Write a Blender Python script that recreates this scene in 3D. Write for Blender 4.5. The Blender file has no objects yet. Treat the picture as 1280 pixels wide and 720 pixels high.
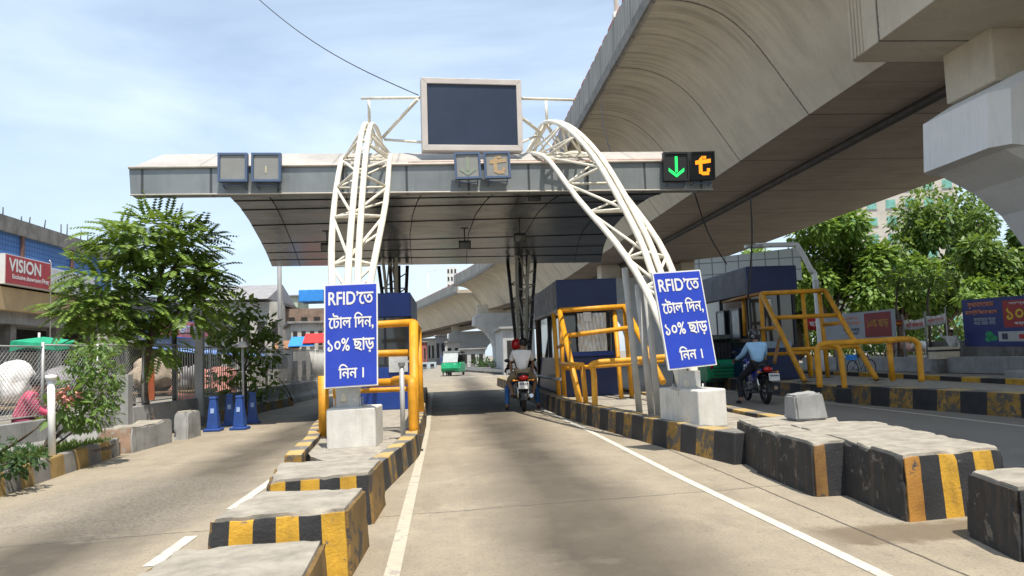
import bpy, bmesh, math, random
from mathutils import Vector, Matrix
from mathutils.geometry import tessellate_polygon
R = random.Random(7)
SC = bpy.context.scene
COL = SC.collection
V = Vector
rad = math.radians

# ------------------------------------------------------------------ camera
EYE = V((0, 0, 1.35))
FWD = V((0.08296287, 0.99286914, 0.08560398))
RGT = V((0.99611907, -0.08008665, -0.0365092))
UPV = V((0.02939312, -0.08830067, 0.9956601))
cam_data = bpy.data.cameras.new('camera')
cam = bpy.data.objects.new('camera', cam_data)
COL.objects.link(cam)
cam_data.sensor_width = 36.0
cam_data.lens = 967.0 / 1280.0 * 36.0
cam_data.clip_start = 0.1
cam_data.clip_end = 6000
mw = Matrix.Identity(4)
for i in range(3):
    mw[i][0] = RGT[i]; mw[i][1] = UPV[i]; mw[i][2] = -FWD[i]; mw[i][3] = EYE[i]
cam.matrix_world = mw
SC.camera = cam

# ------------------------------------------------------------------ world, sun, exposure
SUN_TRAVEL = V((-0.12, 0.40, -1.0)).normalized()
world = bpy.data.worlds.new("World"); SC.world = world; world.use_nodes = True
wn = world.node_tree.nodes; wl = world.node_tree.links
wn.clear()
w_out = wn.new('ShaderNodeOutputWorld'); w_bg = wn.new('ShaderNodeBackground')
sky = wn.new('ShaderNodeTexSky'); sky.sky_type = 'NISHITA'; sky.sun_disc = False
sky.sun_elevation = math.asin(-SUN_TRAVEL.z)
sky.sun_rotation = math.atan2(-SUN_TRAVEL.x, -SUN_TRAVEL.y)
sky.altitude = 0; sky.air_density = 1.0; sky.dust_density = 1.2; sky.ozone_density = 1.3
w_tc = wn.new('ShaderNodeTexCoord'); w_map = wn.new('ShaderNodeMapping')
w_map.inputs['Scale'].default_value = (1.0, 1.0, 3.0); w_map.inputs['Rotation'].default_value = (0.15, 0.25, 0.3)
w_noise = wn.new('ShaderNodeTexNoise'); w_noise.inputs['Scale'].default_value = 1.7
w_noise.inputs['Detail'].default_value = 7; w_noise.inputs['Roughness'].default_value = 0.55
w_noise.inputs['Distortion'].default_value = 0.6
w_ramp = wn.new('ShaderNodeValToRGB')
w_ramp.color_ramp.elements[0].position = 0.34; w_ramp.color_ramp.elements[0].color = (0.34, 0.34, 0.34, 1)
w_ramp.color_ramp.elements[1].position = 0.68; w_ramp.color_ramp.elements[1].color = (1, 1, 1, 1)
w_mix = wn.new('ShaderNodeMixRGB'); w_mix.inputs['Color2'].default_value = (5.6, 6.7, 7.9, 1)
w_mul = wn.new('ShaderNodeMath'); w_mul.operation = 'MULTIPLY'; w_mul.inputs[1].default_value = 0.80
wl.new(w_tc.outputs['Generated'], w_map.inputs['Vector']); wl.new(w_map.outputs[0], w_noise.inputs['Vector'])
wl.new(w_noise.outputs['Fac'], w_ramp.inputs[0]); wl.new(w_ramp.outputs[0], w_mul.inputs[0])
wl.new(w_mul.outputs[0], w_mix.inputs['Fac'])
wl.new(sky.outputs[0], w_mix.inputs['Color1']); wl.new(w_mix.outputs[0], w_bg.inputs['Color'])
w_bg.inputs['Strength'].default_value = 0.108
wl.new(w_bg.outputs[0], w_out.inputs['Surface'])

sun_data = bpy.data.lights.new('sun', 'SUN'); sun_data.energy = 4.0; sun_data.angle = rad(0.55)
sun_data.color = (1.0, 0.94, 0.84)
sun = bpy.data.objects.new('sun', sun_data); COL.objects.link(sun)
sun.rotation_euler = SUN_TRAVEL.to_track_quat('-Z', 'Y').to_euler()
sun.location = (0, -20, 40)
SC.view_settings.view_transform = 'Standard'
try: SC.view_settings.look = 'None'
except Exception: pass
SC.view_settings.exposure = 0.68
SC.view_settings.gamma = 1.0
SC.view_settings.use_curve_mapping = False

# ------------------------------------------------------------------ placing helpers
def ray(x, y): return FWD + RGT * ((x - 640) / 967.0) + UPV * ((360 - y) / 967.0)
def G(x, y, z=0.0):                       # the point of the level z seen there
    d = ray(x, y); return EYE + d * ((z - EYE.z) / d.z)
def P(x, y, Y):                           # the point at distance Y seen there
    d = ray(x, y); return EYE + d * (Y / d.y)

# ------------------------------------------------------------------ materials
def newmat(name):
    m = bpy.data.materials.new(name); m.use_nodes = True
    nt = m.node_tree
    return m, nt, nt.nodes['Principled BSDF']
def nd(nt, t, **kw):
    n = nt.nodes.new(t)
    for k, v in kw.items(): setattr(n, k, v)
    return n
def noise(nt, scale, detail=6, rough=0.6, vec=None, stretch=None, coord='Object'):
    n = nd(nt, 'ShaderNodeTexNoise'); n.inputs['Scale'].default_value = scale
    n.inputs['Detail'].default_value = detail; n.inputs['Roughness'].default_value = rough
    if vec is None:
        tc = nd(nt, 'ShaderNodeTexCoord'); vec = tc.outputs[coord]
    if stretch:
        mp = nd(nt, 'ShaderNodeMapping'); mp.inputs['Scale'].default_value = stretch
        nt.links.new(vec, mp.inputs['Vector']); vec = mp.outputs[0]
    nt.links.new(vec, n.inputs['Vector'])
    return n.outputs['Fac']
def ramp(nt, fac, a, b, ca=(0, 0, 0, 1), cb=(1, 1, 1, 1)):
    r = nd(nt, 'ShaderNodeValToRGB')
    r.color_ramp.elements[0].position = a; r.color_ramp.elements[1].position = b
    r.color_ramp.elements[0].color = ca; r.color_ramp.elements[1].color = cb
    nt.links.new(fac, r.inputs[0]); return r.outputs[0]
def mix(nt, fac, c1, c2, mode='MIX'):
    n = nd(nt, 'ShaderNodeMixRGB', blend_type=mode)
    for inp, c in ((n.inputs[0], fac), (n.inputs[1], c1), (n.inputs[2], c2)):
        if isinstance(c, (int, float)): inp.default_value = c
        elif isinstance(c, tuple): inp.default_value = (c[0], c[1], c[2], 1)
        else: nt.links.new(c, inp)
    return n.outputs[0]
def mth(nt, op, a, b=None, c=None):
    n = nd(nt, 'ShaderNodeMath', operation=op)
    for i, v in enumerate((a, b, c)):
        if v is None: continue
        if isinstance(v, (int, float)): n.inputs[i].default_value = v
        else: nt.links.new(v, n.inputs[i])
    return n.outputs[0]
def bump(nt, bsdf, h, strength=0.3, dist=0.02):
    b = nd(nt, 'ShaderNodeBump'); b.inputs['Strength'].default_value = strength; b.inputs['Distance'].default_value = dist
    nt.links.new(h, b.inputs['Height']); nt.links.new(b.outputs[0], bsdf.inputs['Normal'])
MATS = {}
def mat(name, col, rough=0.7, var=0.25, scale=3.0, wear=0.0, wearcol=(0.30, 0.28, 0.25), wscale=9.0, bmp=0.15, metal=0.0,
        streak=0.0, streakcol=(0.05, 0.04, 0.03), spec=0.5, bscale=60, emit=0.0):
    if name in MATS: return MATS[name]
    m, nt, b = newmat(name)
    f = noise(nt, scale, 7, 0.62)
    lo = tuple(c * (1 - var) for c in col); hi = tuple(min(1, c * (1 + var)) for c in col)
    c = mix(nt, ramp(nt, f, 0.3, 0.7), lo, hi)
    if streak > 0:
        s = noise(nt, 2.2, 5, 0.7, stretch=(4, 4, 0.35))
        k = mth(nt, 'MULTIPLY', ramp(nt, s, 0.50, 0.72), streak)
        c = mix(nt, k, c, streakcol)
    if wear > 0:
        w = noise(nt, wscale, 9, 0.72)
        e = 0.5 + (0.5 - wear) * 0.5
        c = mix(nt, ramp(nt, w, e, e + 0.05), c, wearcol)
    nt.links.new(c, b.inputs['Base Color'])
    b.inputs['Roughness'].default_value = rough; b.inputs['Metallic'].default_value = metal
    b.inputs['Specular IOR Level'].default_value = spec
    if bmp > 0: bump(nt, b, noise(nt, bscale, 8, 0.7), bmp, 0.02)
    if emit > 0:
        nt.links.new(c, b.inputs['Emission Color']); b.inputs['Emission Strength'].default_value = emit
    MATS[name] = m; return m

concrete = mat('concrete', (0.36, 0.335, 0.295), 0.9, 0.28, 2.0, streak=0.45, streakcol=(0.14, 0.12, 0.10), bmp=0.4)
conc_dark = mat('weathered concrete', (0.21, 0.20, 0.185), 0.92, 0.35, 2.5, streak=0.5, streakcol=(0.07, 0.065, 0.06), bmp=0.4)
conc_grey = mat('grey concrete', (0.30, 0.30, 0.29), 0.9, 0.25, 1.5, streak=0.4, streakcol=(0.12, 0.11, 0.10), bmp=0.3)
conc_top = mat('dusty concrete top', (0.315, 0.285, 0.235), 0.95, 0.3, 6.0, wear=0.22, wearcol=(0.17, 0.155, 0.13), wscale=5, bmp=0.6, bscale=35)
whitewash = mat('whitewashed concrete', (0.62, 0.60, 0.55), 0.9, 0.15, 3.0, wear=0.16, wearcol=(0.36, 0.33, 0.28), wscale=6, streak=0.3, streakcol=(0.33, 0.29, 0.24), bmp=0.4)
yel = mat('worn yellow kerb paint', (0.52, 0.29, 0.025), 0.75, 0.3, 4.0, wear=0.30, wearcol=(0.15, 0.125, 0.10), wscale=11, streak=0.35, streakcol=(0.10, 0.07, 0.03), bmp=0.5, bscale=40)
blk = mat('worn black kerb paint', (0.022, 0.022, 0.024), 0.7, 0.4, 4.0, wear=0.20, wearcol=(0.20, 0.18, 0.155), wscale=7, bmp=0.5, bscale=40)
blk_drip = mat('black paint with rusty drips', (0.026, 0.025, 0.024), 0.8, 0.4, 4.0, wear=0.34, wearcol=(0.15, 0.13, 0.105), wscale=6, streak=0.6, streakcol=(0.13, 0.08, 0.04), bmp=0.55, bscale=30)
yel_shaded = mat('shaded worn yellow kerb paint', (0.27, 0.155, 0.03), 0.8, 0.4, 4.0, wear=0.56, wearcol=(0.09, 0.08, 0.065), wscale=6, bmp=0.5, bscale=40)  # worn yellow, darkened for the shade on the kerb faces
pipe_yel = mat('yellow pipe paint', (0.66, 0.30, 0.012), 0.5, 0.25, 4.0, wear=0.24, wearcol=(0.20, 0.11, 0.05), wscale=16, streak=0.3, streakcol=(0.22, 0.11, 0.03), bmp=0.3)
pipe_grey = mat('bare grey pipe', (0.30, 0.29, 0.27), 0.55, 0.3, 5.0, wear=0.2, wearcol=(0.12, 0.09, 0.07), bmp=0.1)
pipe_dark = mat('blackish steel', (0.055, 0.052, 0.05), 0.6, 0.4, 4.0, bmp=0.1)  # blackish tone for brackets, thin poles and the rear gantry legs
truss_w = mat('dusty white pipe paint', (0.68, 0.64, 0.54), 0.5, 0.14, 3.0, streak=0.3, streakcol=(0.36, 0.29, 0.20), wear=0.16, wearcol=(0.40, 0.36, 0.29), wscale=10, bmp=0.08)
truss_d = mat('grey pipe in soot', (0.40, 0.39, 0.36), 0.5, 0.2, 3.0, wear=0.15, wearcol=(0.2, 0.17, 0.14), bmp=0.08)
galv = mat('galvanised steel', (0.46, 0.46, 0.45), 0.45, 0.15, 6.0, metal=0.3, bmp=0.05)
white_p = mat('white paint', (0.74, 0.73, 0.70), 0.55, 0.06, 4.0, bmp=0.05)
line_w = mat('road line paint', (0.55, 0.52, 0.44), 0.8, 0.15, 6.0, wear=0.36, wearcol=(0.36, 0.32, 0.26), wscale=9, bmp=0.3)
line_d = mat('dusty road line paint', (0.46, 0.42, 0.33), 0.85, 0.12, 6.0, wear=0.40, wearcol=(0.34, 0.30, 0.25), wscale=6, bmp=0.3)
sign_blue = mat('sign blue sheet', (0.020, 0.055, 0.46), 0.38, 0.10, 2.0, streak=0.10, streakcol=(0.12, 0.14, 0.34), bmp=0.5, bscale=2.5)
booth_blue = mat('booth blue panel', (0.006, 0.020, 0.085), 0.42, 0.25, 2.0, wear=0.06, wearcol=(0.12, 0.12, 0.14), bmp=0.06, bscale=4)
booth_blue2 = mat('bright booth blue', (0.008, 0.040, 0.22), 0.4, 0.2, 2.0, bmp=0.05, bscale=4)
booth_dark = mat('booth dark frame', (0.018, 0.02, 0.03), 0.4, 0.3, 3.0, bmp=0.05)
glass = mat('booth glass', (0.035, 0.045, 0.05), 0.06, 0.3, 1.0, bmp=0.0, spec=0.9)
foil = mat('silver foil sheet', (0.62, 0.60, 0.55), 0.28, 0.2, 3.0, metal=0.8, bmp=0.9, bscale=6)
led_frame = mat('led frame', (0.075, 0.115, 0.20), 0.45, 0.15, 4.0, bmp=0.05)
led_panel = mat('dead led panel', (0.24, 0.245, 0.235), 0.6, 0.08, 5.0, bmp=0.3, bscale=120)
led_black = mat('led black', (0.008, 0.009, 0.01), 0.5, 0.2, 5.0, bmp=0.2, bscale=120)
led_green = mat('lit green led', (0.01, 0.62, 0.10), 0.5, 0.15, 60.0, bmp=0, emit=1.0)
led_orange = mat('lit orange led', (0.95, 0.27, 0.01), 0.5, 0.15, 60.0, bmp=0, emit=1.0)
led_faint_o = mat('faint orange led', (0.42, 0.29, 0.16), 0.6, 0.3, 40.0, bmp=0)
led_faint_g = mat('faint green led', (0.235, 0.28, 0.215), 0.6, 0.1, 40.0, bmp=0)
screen_m = mat('dark screen', (0.022, 0.034, 0.062), 0.35, 0.12, 1.5, bmp=0.05)
screen_f = mat('screen frame', (0.50, 0.46, 0.43), 0.5, 0.12, 2.0, wear=0.08, bmp=0.05)
rubber = mat('rubber', (0.012, 0.012, 0.012), 0.8, 0.3, 10, bmp=0.2)
black_pl = mat('black plastic', (0.014, 0.014, 0.015), 0.4, 0.3, 8, bmp=0.05)
engine_m = mat('engine metal', (0.16, 0.16, 0.16), 0.4, 0.4, 20, metal=0.6, bmp=0.3)
chrome = mat('chrome', (0.62, 0.62, 0.60), 0.18, 0.1, 5, metal=1.0, bmp=0)
red_gloss = mat('red gloss', (0.42, 0.012, 0.012), 0.25, 0.2, 5, bmp=0.03)
blue_gloss = mat('blue gloss', (0.012, 0.035, 0.26), 0.25, 0.2, 5, bmp=0.03)
red_lens = mat('red lens', (0.50, 0.01, 0.012), 0.15, 0.15, 9, bmp=0.02)
plate_w = mat('number plate', (0.66, 0.66, 0.62), 0.5, 0.08, 10, bmp=0.05)
plate_ink = mat('plate ink', (0.03, 0.03, 0.04), 0.6, 0.1, 10, bmp=0)
cng_green = mat('rickshaw green', (0.012, 0.33, 0.14), 0.35, 0.25, 4, wear=0.06, wearcol=(0.10, 0.10, 0.08), bmp=0.04)
skin_m = mat('skin', (0.27, 0.145, 0.085), 0.55, 0.12, 12, bmp=0.06)
hair_m = mat('black hair', (0.010, 0.009, 0.009), 0.5, 0.3, 30, bmp=0.4)
shirt_white = mat('pale tee cloth', (0.82, 0.82, 0.80), 0.9, 0.05, 7, bmp=0.6, bscale=14)
shirt_blue = mat('sky blue shirt cloth', (0.38, 0.64, 0.92), 0.9, 0.1, 7, bmp=0.6, bscale=14)
jeans = mat('blue denim', (0.05, 0.15, 0.36), 0.9, 0.3, 14, bmp=0.5, bscale=20)
khaki = mat('khaki cloth', (0.30, 0.23, 0.14), 0.9, 0.2, 9, bmp=0.5, bscale=20)
trouser_k = mat('black trouser cloth', (0.018, 0.018, 0.024), 0.9, 0.3, 9, bmp=0.5, bscale=20)
brown_cl = mat('dark brown cloth', (0.06, 0.035, 0.025), 0.9, 0.3, 9, bmp=0.5, bscale=20)
pink_cl = mat('pink cloth', (0.62, 0.09, 0.17), 0.9, 0.3, 9, bmp=0.7, bscale=16)
sandal_m = mat('sandal leather', (0.10, 0.05, 0.03), 0.7, 0.2, 9, bmp=0.1)
canopy_m = None
gravel_soil = mat('soil', (0.13, 0.105, 0.075), 1.0, 0.4, 6, bmp=0.8, bscale=25)
umb_green = mat('green canvas', (0.01, 0.30, 0.16), 0.8, 0.2, 5, bmp=0.2)
tarp_blue = mat('blue tarpaulin', (0.17, 0.30, 0.62), 0.7, 0.25, 3, bmp=0.5, bscale=6)
tarp_bright = mat('bright blue tarpaulin', (0.03, 0.24, 0.66), 0.6, 0.15, 3, bmp=0.3, bscale=6)
cone_blue = mat('blue plastic', (0.02, 0.065, 0.26), 0.45, 0.25, 5, bmp=0.05)
bark = mat('bark', (0.10, 0.075, 0.055), 0.95, 0.4, 9, bmp=0.8, bscale=25)
ochre_m = mat('ochre beam paint', (0.50, 0.36, 0.19), 0.9, 0.18, 1.2, wear=0.12, wearcol=(0.40, 0.33, 0.24), wscale=2, streak=0.25, streakcol=(0.28, 0.22, 0.15), bmp=0.2)
red_sign = mat('red signboard', (0.40, 0.045, 0.055), 0.55, 0.12, 2, bmp=0.05)
brick_m = mat('brown brick wall', (0.24, 0.17, 0.13), 0.95, 0.35, 1.6, streak=0.4, streakcol=(0.09, 0.075, 0.06), bmp=0.6, bscale=20)
plaster = mat('dirty plaster', (0.42, 0.40, 0.36), 0.92, 0.25, 0.8, streak=0.45, streakcol=(0.17, 0.155, 0.14), bmp=0.2)
plaster2 = mat('pale green plaster', (0.40, 0.47, 0.36), 0.92, 0.2, 0.8, streak=0.3, streakcol=(0.2, 0.2, 0.17), bmp=0.2)
dark_open = mat('dark interior', (0.025, 0.023, 0.022), 0.9, 0.4, 1.2, bmp=0.1)
roof_tin = mat('grey tin roof', (0.26, 0.25, 0.25), 0.6, 0.2, 1.5, bmp=0.3, bscale=12)
wood = mat('weathered wood', (0.22, 0.15, 0.09), 0.85, 0.3, 5, bmp=0.3)
cream = mat('cream board', (0.58, 0.50, 0.37), 0.8, 0.12, 4, bmp=0.1)
sack_w = mat('white sacking', (0.72, 0.71, 0.68), 0.9, 0.12, 8, bmp=1.0, bscale=9)
cloth_or = mat('orange cloth', (0.55, 0.12, 0.03), 0.9, 0.25, 6, bmp=0.6, bscale=10)
cloth_gr = mat('grey cloth bundle', (0.22, 0.21, 0.22), 0.9, 0.35, 5, bmp=0.8, bscale=9)
cloth_mx = mat('faded cloth bundle', (0.42, 0.34, 0.26), 0.9, 0.45, 7, bmp=0.8, bscale=9)
bill_blue = mat('billboard blue vinyl', (0.018, 0.032, 0.17), 0.5, 0.15, 1, bmp=0.03)
bill_grey = mat('billboard grey vinyl', (0.30, 0.32, 0.34), 0.5, 0.15, 1, bmp=0.03)
bill_red = mat('billboard red vinyl', (0.36, 0.02, 0.018), 0.5, 0.12, 1, bmp=0.03)
bill_dred = mat('billboard dark red vinyl', (0.20, 0.013, 0.013), 0.5, 0.2, 1, bmp=0.03)
ink_or = mat('orange ink', (0.72, 0.24, 0.10), 0.6, 0.1, 4, bmp=0)
ink_ye = mat('yellow ink', (0.80, 0.55, 0.04), 0.6, 0.1, 4, bmp=0)
ink_dy = mat('dull gold ink', (0.42, 0.23, 0.03), 0.6, 0.1, 4, bmp=0)
ink_wh = mat('white ink', (0.75, 0.75, 0.73), 0.6, 0.05, 4, bmp=0)
ink_gy = mat('grey ink', (0.40, 0.43, 0.50), 0.6, 0.1, 4, bmp=0)
ink_bk = mat('dark ink', (0.05, 0.06, 0.10), 0.6, 0.1, 4, bmp=0)
ink_rd = mat('red ink', (0.55, 0.03, 0.03), 0.6, 0.1, 4, bmp=0)
ink_gr = mat('green ink', (0.03, 0.33, 0.13), 0.6, 0.1, 4, bmp=0)
ink_oc = mat('faded ochre ink', (0.60, 0.47, 0.28), 0.7, 0.1, 4, bmp=0)
ban_w = mat('white banner cloth', (0.68, 0.66, 0.63), 0.85, 0.1, 4, bmp=0.3, bscale=8)
ban_r = mat('red banner cloth', (0.50, 0.03, 0.03), 0.85, 0.15, 4, bmp=0.3, bscale=8)
red_trim = mat('faded red cloth', (0.45, 0.06, 0.05), 0.8, 0.35, 6, bmp=0.1)
petal = mat('pink petals', (0.62, 0.24, 0.20), 0.8, 0.3, 20, bmp=0)

def leafmat(name, dark, light, trans=0.35):
    m, nt, b = newmat(name)
    g = nd(nt, 'ShaderNodeNewGeometry')
    c = ramp(nt, g.outputs['Random Per Island'], 0.0, 1.0, (*dark, 1), (*light, 1))
    nt.links.new(c, b.inputs['Base Color']); b.inputs['Roughness'].default_value = 0.5
    b.inputs['Specular IOR Level'].default_value = 0.35
    t = nd(nt, 'ShaderNodeBsdfTranslucent'); nt.links.new(mix(nt, 0.5, c, (light[0] * 1.5, light[1] * 1.4, light[2] * 0.6)), t.inputs['Color'])
    s = nd(nt, 'ShaderNodeMixShader'); s.inputs[0].default_value = trans
    out = nt.nodes['Material Output']
    nt.links.new(b.outputs[0], s.inputs[1]); nt.links.new(t.outputs[0], s.inputs[2]); nt.links.new(s.outputs[0], out.inputs['Surface'])
    return m
leaf_a = leafmat('feathery leaves', (0.05, 0.105, 0.022), (0.24, 0.35, 0.065))
leaf_b = leafmat('olive leaves', (0.07, 0.13, 0.03), (0.22, 0.30, 0.07))
leaf_c = leafmat('big tree leaves', (0.06, 0.13, 0.026), (0.24, 0.36, 0.07))
leaf_d = leafmat('dense tree leaves', (0.045, 0.10, 0.022), (0.19, 0.28, 0.06))
leaf_e = leafmat('dark shrub leaves', (0.02, 0.05, 0.016), (0.07, 0.13, 0.04))
leaf_f = leafmat('broad young leaves', (0.07, 0.14, 0.035), (0.20, 0.30, 0.08))
grass_m = leafmat('grass blades', (0.06, 0.11, 0.025), (0.18, 0.25, 0.06))

# ------------------------------------------------------------------ mesh builder and tagging
WL = {}
class MB:
    def __init__(s): s.v = []; s.f = []; s.m = []; s.sm = []
    def add(s, verts, faces, mi=0, smooth=False):
        o = len(s.v); s.v += [tuple(p) for p in verts]
        for f in faces: s.f.append(tuple(i + o for i in f)); s.m.append(mi); s.sm.append(smooth)
        return s
    def hexa(s, b, t, mi=0):              # bottom 4, top 4 counter-clockwise from above
        return s.add(list(b) + list(t), [(3, 2, 1, 0), (4, 5, 6, 7), (0, 1, 5, 4), (1, 2, 6, 5), (2, 3, 7, 6), (3, 0, 4, 7)], mi)
    def box(s, c, d, mi=0, rz=0.0, M=None):
        x, y, z = d[0] / 2, d[1] / 2, d[2] / 2
        pts = [V(p) for p in ((-x, -y, -z), (x, -y, -z), (x, y, -z), (-x, y, -z), (-x, -y, z), (x, -y, z), (x, y, z), (-x, y, z))]
        if M is None: M = Matrix.Rotation(rz, 3, 'Z')
        pts = [M @ p + V(c) for p in pts]
        return s.hexa(pts[:4], pts[4:], mi)
    def tube(s, pts, r, n=8, mi=0, caps=True, r1=None):
        pts = [V(p) for p in pts]; k = len(pts); rings = []
        pr = None
        for i, p in enumerate(pts):
            a = pts[max(i - 1, 0)]; b = pts[min(i + 1, k - 1)]
            d = (b - a)
            d = d.normalized() if d.length > 1e-9 else V((0, 0, 1))
            if pr is None:
                h = V((0, 0, 1)) if abs(d.z) < 0.9 else V((1, 0, 0))
                x = d.cross(h).normalized()
            else:
                x = (pr - d * pr.dot(d))
                x = x.normalized() if x.length > 1e-6 else d.orthogonal().normalized()
            pr = x; y = d.cross(x)
            rr = r[i] if isinstance(r, (list, tuple)) else (r if r1 is None else r + (r1 - r) * i / max(1, k - 1))
            rings.append([p + (x * math.cos(2 * math.pi * j / n) + y * math.sin(2 * math.pi * j / n)) * rr for j in range(n)])
        vs = [q for ring in rings for q in ring]; fs = []
        for i in range(k - 1):
            for j in range(n):
                a = i * n + j; b = i * n + (j + 1) % n
                fs.append((a, b, b + n, a + n))
        o = len(s.v); s.add(vs, fs, mi, True)
        if caps:
            s.f.append(tuple(o + j for j in reversed(range(n)))); s.m.append(mi); s.sm.append(False)
            s.f.append(tuple(o + (k - 1) * n + j for j in range(n))); s.m.append(mi); s.sm.append(False)
        return s
    def torus(s, c, R_, r, axis='X', n=28, k=8, mi=0, M=None):
        pts = []
        for i in range(n + 1):
            a = 2 * math.pi * i / n
            p = V((0, math.cos(a) * R_, math.sin(a) * R_)) if axis == 'X' else V((math.cos(a) * R_, math.sin(a) * R_, 0))
            if M is not None: p = M @ p
            pts.append(p + V(c))
        return s.tube(pts, r, k, mi, False)
    def lathe(s, c, prof, n=16, mi=0, M=None):
        vs = []; fs = []
        for r, z in prof:
            for j in range(n):
                p = V((r * math.cos(2 * math.pi * j / n), r * math.sin(2 * math.pi * j / n), z))
                if M is not None: p = M @ p
                vs.append(p + V(c))
        for i in range(len(prof) - 1):
            for j in range(n):
                a = i * n + j; b = i * n + (j + 1) % n
                fs.append((a, b, b + n, a + n))
        return s.add(vs, fs, mi, True)
    def ell(s, c, rx, ry, rz, n=14, k=9, mi=0, M=None):
        vs = []; fs = []
        for i in range(k + 1):
            t = math.pi * i / k - math.pi / 2
            for j in range(n):
                p = V((rx * math.cos(t) * math.cos(2 * math.pi * j / n), ry * math.cos(t) * math.sin(2 * math.pi * j / n), rz * math.sin(t)))
                if M is not None: p = M @ p
                vs.append(p + V(c))
        for i in range(k):
            for j in range(n):
                a = i * n + j; b = i * n + (j + 1) % n
                fs.append((a, b, b + n, a + n))
        return s.add(vs, fs, mi, True)
    def prism(s, poly, d, mi=0):          # poly of points, pushed along d
        n = len(poly); a = [V(p) for p in poly]; b = [p + V(d) for p in a]
        return s.add(a + b, [tuple(reversed(range(n))), tuple(range(n, 2 * n))] + [(i, (i + 1) % n, n + (i + 1) % n, n + i) for i in range(n)], mi)
    def build(s, name, mats, parent=None, at=None, bevel=0.0, fix=True, seg=2):
        if not isinstance(mats, (list, tuple)): mats = [mats]
        if parent is not None: org = WL[parent.name]
        elif at is not None: org = V(at)
        else:
            xs = [p[0] for p in s.v]; ys = [p[1] for p in s.v]; zs = [p[2] for p in s.v]
            org = V(((min(xs) + max(xs)) / 2, (min(ys) + max(ys)) / 2, min(zs)))
        me = bpy.data.meshes.new(name)
        me.from_pydata([tuple(V(p) - org) for p in s.v], [], s.f)
        for m in mats: me.materials.append(m)
        me.polygons.foreach_set('material_index', s.m); me.polygons.foreach_set('use_smooth', s.sm)
        if fix:
            bm = bmesh.new(); bm.from_mesh(me); bmesh.ops.recalc_face_normals(bm, faces=bm.faces); bm.to_mesh(me); bm.free()
        me.update()
        o = bpy.data.objects.new(name, me); COL.objects.link(o)
        if parent is not None: o.parent = parent
        else: o.location = org
        WL[o.name] = org
        if bevel > 0:
            bv = o.modifiers.new('bevel', 'BEVEL'); bv.width = bevel; bv.segments = seg; bv.limit_method = 'ANGLE'; bv.angle_limit = rad(40)
        return o
def tag(o, label=None, cat=None, group=None, kind=None):
    if label: o['label'] = label
    if cat: o['category'] = cat
    if group: o['group'] = group
    if kind: o['kind'] = kind
    return o
def empty(name, loc, label, cat, group=None):
    o = bpy.data.objects.new(name, None); COL.objects.link(o); o.location = V(loc); o.empty_display_size = 0.2
    WL[o.name] = V(loc)
    return tag(o, label, cat, group)
def struct(mb, name, mats, **kw):
    o = mb.build(name, mats, at=(0, 0, 0), **kw); o['kind'] = 'structure'; return o
def copy_tree(o, loc, rz=0.0, label=None, parent=None):
    c = o.copy(); COL.objects.link(c)
    if parent is None:
        c.location = V(loc); c.rotation_euler = (0, 0, rz)
        if label: c['label'] = label
    else: c.parent = parent
    for ch in list(o.children): copy_tree(ch, None, parent=c)
    return c
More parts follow.
